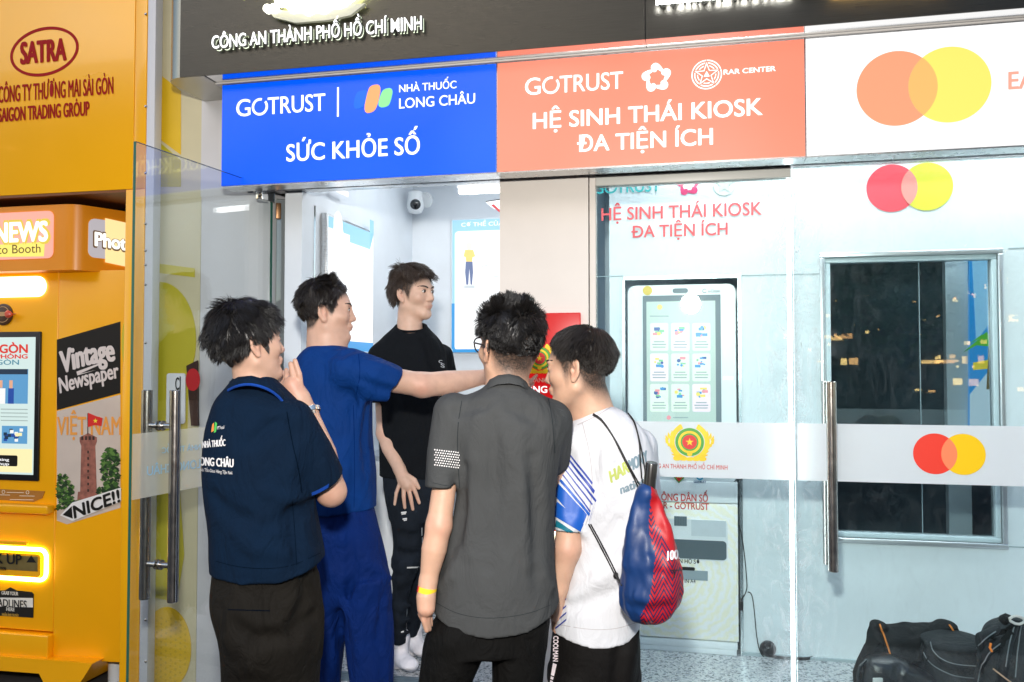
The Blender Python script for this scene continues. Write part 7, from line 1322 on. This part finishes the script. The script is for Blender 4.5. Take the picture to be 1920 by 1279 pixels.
# ------------------------------------------------------------------ drawstring bag and umbrella on the white T-shirt
db = 2.29
p = Person('blue and red drawstring bag with zigzag print hanging on the white T-shirt', (J(1215, 690, db)[0], db, J(1215, 1168, db)[2]), 'bag', name='drawstring_bag')
bag_blue = S('bag_blue', (16, 52, 104), rough=.48, var=.25, bump=.3, bscale=30)
bag_red = bpy.data.materials.new('bag_red_zigzag'); bag_red.use_nodes = True; n = bag_red.node_tree; b = n.nodes['Principled BSDF']; b.inputs['Roughness'].default_value = .5
def nd(t, **k):
    q = n.nodes.new(t)
    for a, v in k.items(): setattr(q, a, v)
    return q
def mth(op, x, y=None):
    q = nd('ShaderNodeMath', operation=op)
    for i, v in enumerate((x, y)):
        if v is None: continue
        if isinstance(v, (int, float)): q.inputs[i].default_value = v
        else: n.links.new(v, q.inputs[i])
    return q.outputs[0]
tc = nd('ShaderNodeTexCoord'); sp = nd('ShaderNodeSeparateXYZ'); n.links.new(tc.outputs['Object'], sp.inputs[0])
zig = mth('MULTIPLY', mth('ABSOLUTE', mth('SUBTRACT', mth('FRACT', mth('MULTIPLY', sp.outputs[0], 21)), .5)), .085)
st = mth('FRACT', mth('MULTIPLY', mth('ADD', sp.outputs[2], zig), 62)); nzz = nd('ShaderNodeTexNoise'); nzz.inputs['Scale'].default_value = 9; n.links.new(tc.outputs['Object'], nzz.inputs['Vector'])
gate = mth('GREATER_THAN', mth('ADD', mth('MULTIPLY', mth('SUBTRACT', .27, sp.outputs[2]), 3.6), mth('MULTIPLY', mth('SUBTRACT', .045, sp.outputs[0]), 8.0)), mth('MULTIPLY', nzz.outputs['Fac'], .45))
msk = mth('MULTIPLY', mth('GREATER_THAN', st, .56), gate); mx = nd('ShaderNodeMix', data_type='RGBA'); mx.inputs['A'].default_value = (*lin((172, 12, 22)), 1); mx.inputs['B'].default_value = (*lin((34, 26, 70)), 1)
n.links.new(msk, mx.inputs['Factor']); n.links.new(mx.outputs['Result'], b.inputs['Base Color'])
f = Field((J(1150, 690, db)[0], 2.14, J(0, 1180, db)[2]), (J(1295, 690, db)[0], 2.46, J(0, 905, db)[2]), .0034)
f.add(loft([(912, 1206, 1222, db, .014), (924, 1199, 1228, db, .022), (945, 1191, 1238, db, .038), (985, 1181, 1254, db, .058), (1030, 1170, 1268, db, .076), (1080, 1164, 1280, db, .086), (1115, 1161, 1279, db, .088), (1142, 1166, 1266, db, .072), (1160, 1184, 1248, db, .05), (1170, 1203, 1226, db, .025)], 2.2, .006), .01)
f.noise(.006, (34, 34, 8), 91); f.noise(.004, (60, 60, 30), 93); f.noise(.003, (14, 14, 8), 92)
for x0, x1 in ((1196, 1176), (1204, 1192), (1214, 1216), (1220, 1236), (1225, 1254)): f.fold(((1209 + (x0 - 1209) * .5, 925), (x0, 955), ((x0 + x1) / 2, 1000), (x1, 1060)), .006, 2.14, 2.4); f.fold(((x0 + 5, 945), (x0 + 6, 985), (x1 + 7, 1030)), .005, 2.14, 2.4, kind='sub')
f.fold(((1180, 1140), (1215, 1150), (1250, 1140)), .006, 2.14, 2.4, kind='sub')
V, F = f.mesh(); cz = V[F].mean(1); zb_ = [J(0, y, db)[2] for y in (1170, 1145, 1109, 1030, 991, 916)]; ub = [J(x, 0, db)[0] for x in (1196, 1189, 1202, 1215, 1206, 1212)]
left = cz[:, 0] < np.interp(cz[:, 2], zb_, ub)
for nm, sel, mt in (('blue_panel', left, bag_blue), ('red_panel', ~left, bag_red)):
    used, inv = np.unique(F[sel], return_inverse=True); p.put(nm, V[used], inv.reshape(-1, 4), mt)
p.bvh = BVHTree.FromPolygons([Vector(v) for v in V], [tuple(int(i) for i in q) for q in F])
p.decal('bag_lettering', txb('100%', (1251, 1051), (1280, 1046), (1251, 1034), w=.8), S('bag_white', (236, 226, 226), rough=.5), fine=5)
p.decal('zip_line', [([(1257, 1068), (1281, 1068), (1281, 1070), (1257, 1070)], [(0, 1, 2, 3)], 0), ([(1262, 1071), (1265, 1071), (1264, 1084), (1262, 1084)], [(0, 1, 2, 3)], 0)], black_pl, lift=.002, fine=6)
bvb = p.bvh; p.bvh = wsh; cordm = S('cord_black', (18, 17, 18), rough=.6); topk = J(1210, 922, 2.27)
def cord(pts, nm='cord', r=.0022, end=True):
    Q = [p.cast(x, y, .003) for x, y in smooth_poly(pts, 2, False)]; Q = [q for q in Q if q is not None]
    if end: Q.append(topk)
    m = MB(); m.tube([tuple(q) for q in Q], r, 6); p.mb(nm, m, cordm)
cord([(1113, 777), (1128, 786), (1142, 805), (1160, 838), (1180, 876), (1196, 905)]); cord([(1112, 779), (1130, 790), (1148, 816), (1164, 850), (1184, 888), (1195, 912)])
cord([(1176, 776), (1188, 790), (1195, 815), (1203, 850), (1208, 882)]); cord([(1178, 778), (1190, 796), (1198, 830), (1199, 860), (1202, 896)])
for dx in (0, 4):
    Q = [p.cast(x, y, .004) for x, y in ((1104 + dx, 982), (1120 + dx, 1012), (1138 + dx, 1046), (1150 + dx, 1072))]; Q = [q for q in Q if q is not None] + [J(1166, 1098, 2.27)]
    m = MB(); m.tube([tuple(q) for q in Q], .0022, 6); p.mb('cord', m, cordm)
q = p.cast(1154, 1078, .004); m = MB(); m.lathe(tuple(q), (.3, -.2, 1), [(.004, -.008), (.007, -.003), (.007, .003), (.004, .008)], 10); p.mb('cord_knot', m, cordm)
p = Person('black folded umbrella sticking out of the drawstring bag', J(1214, 925, 2.275), 'umbrella', name='folded_umbrella')
a0, a1 = J(1213, 960, 2.285), J(1222, 867, 2.262); ax = (a1 - a0); L_ = np.linalg.norm(ax); m = MB(); m.lathe(tuple(a0), tuple(ax), [(.013, 0), (.0165, .004), (.0165, L_ - .003), (.0145, L_), (.010, L_ + .0005)], 24); p.mb('handle', m, M('umbrella_black', (.018, .016, .015), rough=.3, coat=.3, var=.2, vscale=20))
m = MB(); m.lathe(tuple(a0 + ax * .45), tuple(ax), [(.0169, 0), (.0169, .006)], 24); p.mb('ferrule', m, M('umbrella_band', (.10, .07, .05), rough=.35, metal=.5))

# ------------------------------------------------------------------ bags on the floor behind the glass
canvas = fabric('bag_canvas', (30, 33, 34), rough=.8, weave=.5, var=.2, scale=600); nylon = fabric('bag_nylon', (38, 42, 44), rough=.55, weave=.3, var=.15, scale=700); web = fabric('bag_webbing', (24, 26, 26), rough=.7, weave=.6, scale=900)
leather = S('bag_leather', (26, 28, 30), rough=.32, bump=.35, bscale=160, var=.12, spec=.6); zipm = S('zip_grey', (112, 118, 120), rough=.5); orange = S('piping_orange', (216, 126, 42), rough=.5); pale = S('buckle_pale', (206, 206, 200), rough=.35)
def bagthing(label, px, d, name='bag', cat='bag'): return Person(label, (J(px, 690, d)[0], d, ZF), cat, name=name)
def lay(p, pts, r, nm, mt, lift=.003, w=None):
    Q = [p.cast(x, y, lift) for x, y in smooth_poly(pts, 2, False)]; Q = [q for q in Q if q is not None]
    m = MB()
    if w: m.ribbon([tuple(q) for q in Q], Vector((1, -.2, 0)), w, .004)
    else: m.tube([tuple(q) for q in Q], r, 6)
    return p.mb(nm, m, mt)
d = 3.50
p = bagthing('black canvas messenger bag with orange piping at the back of the bag pile', 1710, d, 'messenger_bag')
f = Field((J(1585, 690, d)[0], d - .16, ZF), (J(1830, 690, d)[0], d + .18, J(0, 1150, d)[2]), .0042)
f.add(loft([(1170, 1640, 1788, d + .03, .03), (1180, 1632, 1796, d + .02, .055), (1205, 1628, 1802, d, .075), (1240, 1620, 1806, d, .085), (1300, 1614, 1810, d, .09)], 3, .02), .02); f.add(ell(J(1648, 1173, d + .02), (.03, .05, .018)), .02); f.add(ell(J(1775, 1173, d + .02), (.04, .05, .016)), .02)
f.cut(lambda x, y, z: ZF + .003 - z + 0 * x + 0 * y); f.noise(.006, (11, 11, 11), 101); f.noise(.003, (26, 26, 26), 102); f.fold(((1632, 1205), (1645, 1215), (1650, 1235)), .008, 3.3, 3.6); f.fold(((1670, 1215), (1720, 1222), (1770, 1212)), .008, 3.3, 3.6, kind='sub')
p.cloth('body', f, canvas); lay(p, [(1650, 1172), (1656, 1188), (1662, 1206), (1668, 1225), (1673, 1242)], .0035, 'piping', orange); lay(p, [(1780, 1173), (1786, 1180), (1790, 1190), (1792, 1196)], .0035, 'piping', orange)
lay(p, [(1646, 1172), (1651, 1188), (1657, 1206), (1664, 1228), (1668, 1243)], .005, 'flap_edge', web)
m = MB(); m.ribbon([tuple(J(x, y, dd)) for x, y, dd in ((1640, 1200, 3.42), (1630, 1215, 3.40), (1618, 1240, 3.39), (1610, 1262, 3.38), (1612, 1290, 3.38))], Vector((.8, -.5, 0)), .045, .004); p.mb('strap', m, web)
d = 3.36
p = bagthing('black leather laptop bag leaning in front of the messenger bag', 1690, d, 'laptop_bag')
f = Field((J(1600, 690, d)[0], d - .14, ZF), (J(1800, 690, d)[0], d + .14, J(0, 1215, d)[2]), .004)
f.add(loft([(1226, 1632, 1668, d + .02, .03), (1236, 1624, 1692, d + .01, .045), (1252, 1622, 1722, d, .052), (1272, 1619, 1760, d, .055), (1312, 1616, 1790, d, .06)], 3, .014), .015); f.cut(lambda x, y, z: ZF + .003 - z + 0 * x + 0 * y); f.noise(.003, (12, 12, 12), 111); f.fold(((1688, 1246), (1684, 1262), (1682, 1290)), .006, 3.2, 3.45, kind='sub')
p.cloth('body', f, leather); lay(p, [(1628, 1250), (1645, 1259), (1662, 1268), (1680, 1279)], .002, 'flap_seam', black_pl, lift=.001); m = MB(); q = p.cast(1645, 1276, .002); m.slab(Plane((q[0], q[1]), (1, .1)), -.02, .02, q[2] - .012, q[2] + .012, 0, .006, bev=.002); p.mb('clasp', m, pale)
m = MB(); m.tube([tuple(J(x, y, dd)) for x, y, dd in ((1624, 1238, 3.34), (1612, 1250, 3.32), (1608, 1270, 3.32), (1611, 1295, 3.33))], .005, 8); p.mb('strap', m, leather)
d = 3.40
p = bagthing('small round black backpack with zips in the middle of the bag pile', 1770, d, 'backpack', 'backpack')
f = Field((J(1705, 690, d)[0], d - .18, ZF), (J(1860, 690, d)[0], d + .18, J(0, 1170, d)[2]), .0042)
f.add(loft([(1186, 1752, 1800, d + .04, .05), (1192, 1742, 1826, d + .02, .09), (1212, 1734, 1838, d, .115), (1240, 1728, 1842, d, .13), (1300, 1726, 1845, d, .135)], 2.3, .02), .02); f.cut(lambda x, y, z: ZF + .003 - z + 0 * x + 0 * y); f.noise(.005, (10, 10, 10), 121); f.noise(.002, (26, 26, 26), 122)
for o in (0, 1): f.fold(((1742, 1212 + o * 16), (1755, 1232 + o * 16), (1785, 1246 + o * 16), (1830, 1250 + o * 16)), .006, 3.2, 3.5, kind='sub' if o else 'add')
p.cloth('body', f, nylon); lay(p, [(1745, 1205), (1750, 1222), (1765, 1236), (1790, 1246), (1832, 1249)], .0022, 'zip', zipm); lay(p, [(1732, 1222), (1742, 1242), (1765, 1258), (1795, 1270), (1835, 1273)], .0022, 'zip', zipm); lay(p, [(1734, 1216), (1730, 1232), (1736, 1250)], .003, 'zip_cord', web)
m = MB(); m.tube([tuple(J(x, y, dd)) for x, y, dd in ((1741, 1230, 3.27), (1737, 1240, 3.26), (1733, 1252, 3.26))], .003, 6); p.mb('zip_pull', m, web)
m = MB(); m.tube([tuple(J(x, y, dd)) for x, y, dd in ((1706, 1248, 3.36), (1716, 1240, 3.33), (1730, 1238, 3.30))], .006, 8); p.mb('strap', m, web)
d = 3.26
p = bagthing('large black backpack with padded straps and pale buckle beside the small round backpack', 1880, d, 'backpack', 'backpack')
f = Field((J(1790, 690, d)[0], d - .22, ZF), (J(2010, 690, d)[0], d + .22, J(0, 1140, d)[2]), .0042)
f.add(loft([(1160, 1876, 1930, d + .05, .05), (1172, 1862, 1950, d + .03, .09), (1200, 1846, 1975, d + .01, .12), (1240, 1834, 1990, d, .135), (1310, 1826, 1996, d, .14)], 2.3, .02), .02)
for pts, r in ((((1868, 1180), (1840, 1195), (1822, 1225), (1812, 1262), (1810, 1300)), .020), (((1878, 1200), (1852, 1216), (1834, 1246), (1826, 1290)), .021), (((1905, 1168), (1890, 1205), (1880, 1250), (1878, 1300)), .020)): f.add(chain([J(x, y, d - .10 - .02 * i) for i, (x, y) in enumerate(pts)], [r * .8] + [r] * (len(pts) - 1)), .008)
f.cut(lambda x, y, z: ZF + .003 - z + 0 * x + 0 * y); f.noise(.005, (10, 10, 10), 131); f.noise(.002, (26, 26, 26), 132)
p.cloth('body', f, nylon)
for pts in ([(1866, 1184), (1842, 1200), (1826, 1228), (1818, 1270)], [(1876, 1206), (1854, 1222), (1840, 1250), (1834, 1285)], [(1902, 1175), (1892, 1205), (1885, 1250)], [(1916, 1168), (1908, 1215), (1904, 1270)]): lay(p, pts, .0022, 'strap_piping', zipm)
lay(p, [(1858, 1196), (1876, 1190), (1896, 1178), (1912, 1166)], .004, 'webbing', web, w=.02, lift=.004); lay(p, [(1872, 1212), (1884, 1200), (1898, 1186)], .004, 'webbing', web, w=.02, lift=.005)
m = MB(); m.tube([tuple(J(x, y, 3.08)) for x, y in ((1858, 1206), (1856, 1214), (1860, 1222))], .004, 6); p.mb('orange_loop', m, orange)
m = MB(); pts = [(1890, 1162), (1902, 1154), (1918, 1158), (1922, 1166), (1908, 1172)]; m.tube([tuple(J(x, y, 3.10)) for x, y in smooth_poly(pts, 1)], .005, 8, close=True); p.mb('buckle', m, pale)
m = MB(); m.tube([tuple(J(x, y, dd)) for x, y, dd in ((1884, 1165, 3.2), (1880, 1160, 3.16), (1886, 1157, 3.14), (1896, 1162, 3.13))], .014, 10); p.mb('grab_handle', m, web)
m = MB(); m.tube([tuple(J(x, y, dd)) for x, y, dd in ((1862, 1254, 3.09), (1880, 1268, 3.06), (1896, 1280, 3.05))], .003, 6); p.mb('cord', m, S('cord_tan', (150, 130, 104)))

for o in COL.objects:                                   # every labelled top-level object is a thing unless named as setting above
    if o.parent is None and o.get('category') and not o.get('kind') and not o.name.startswith('glass_door'): o['kind'] = 'thing'
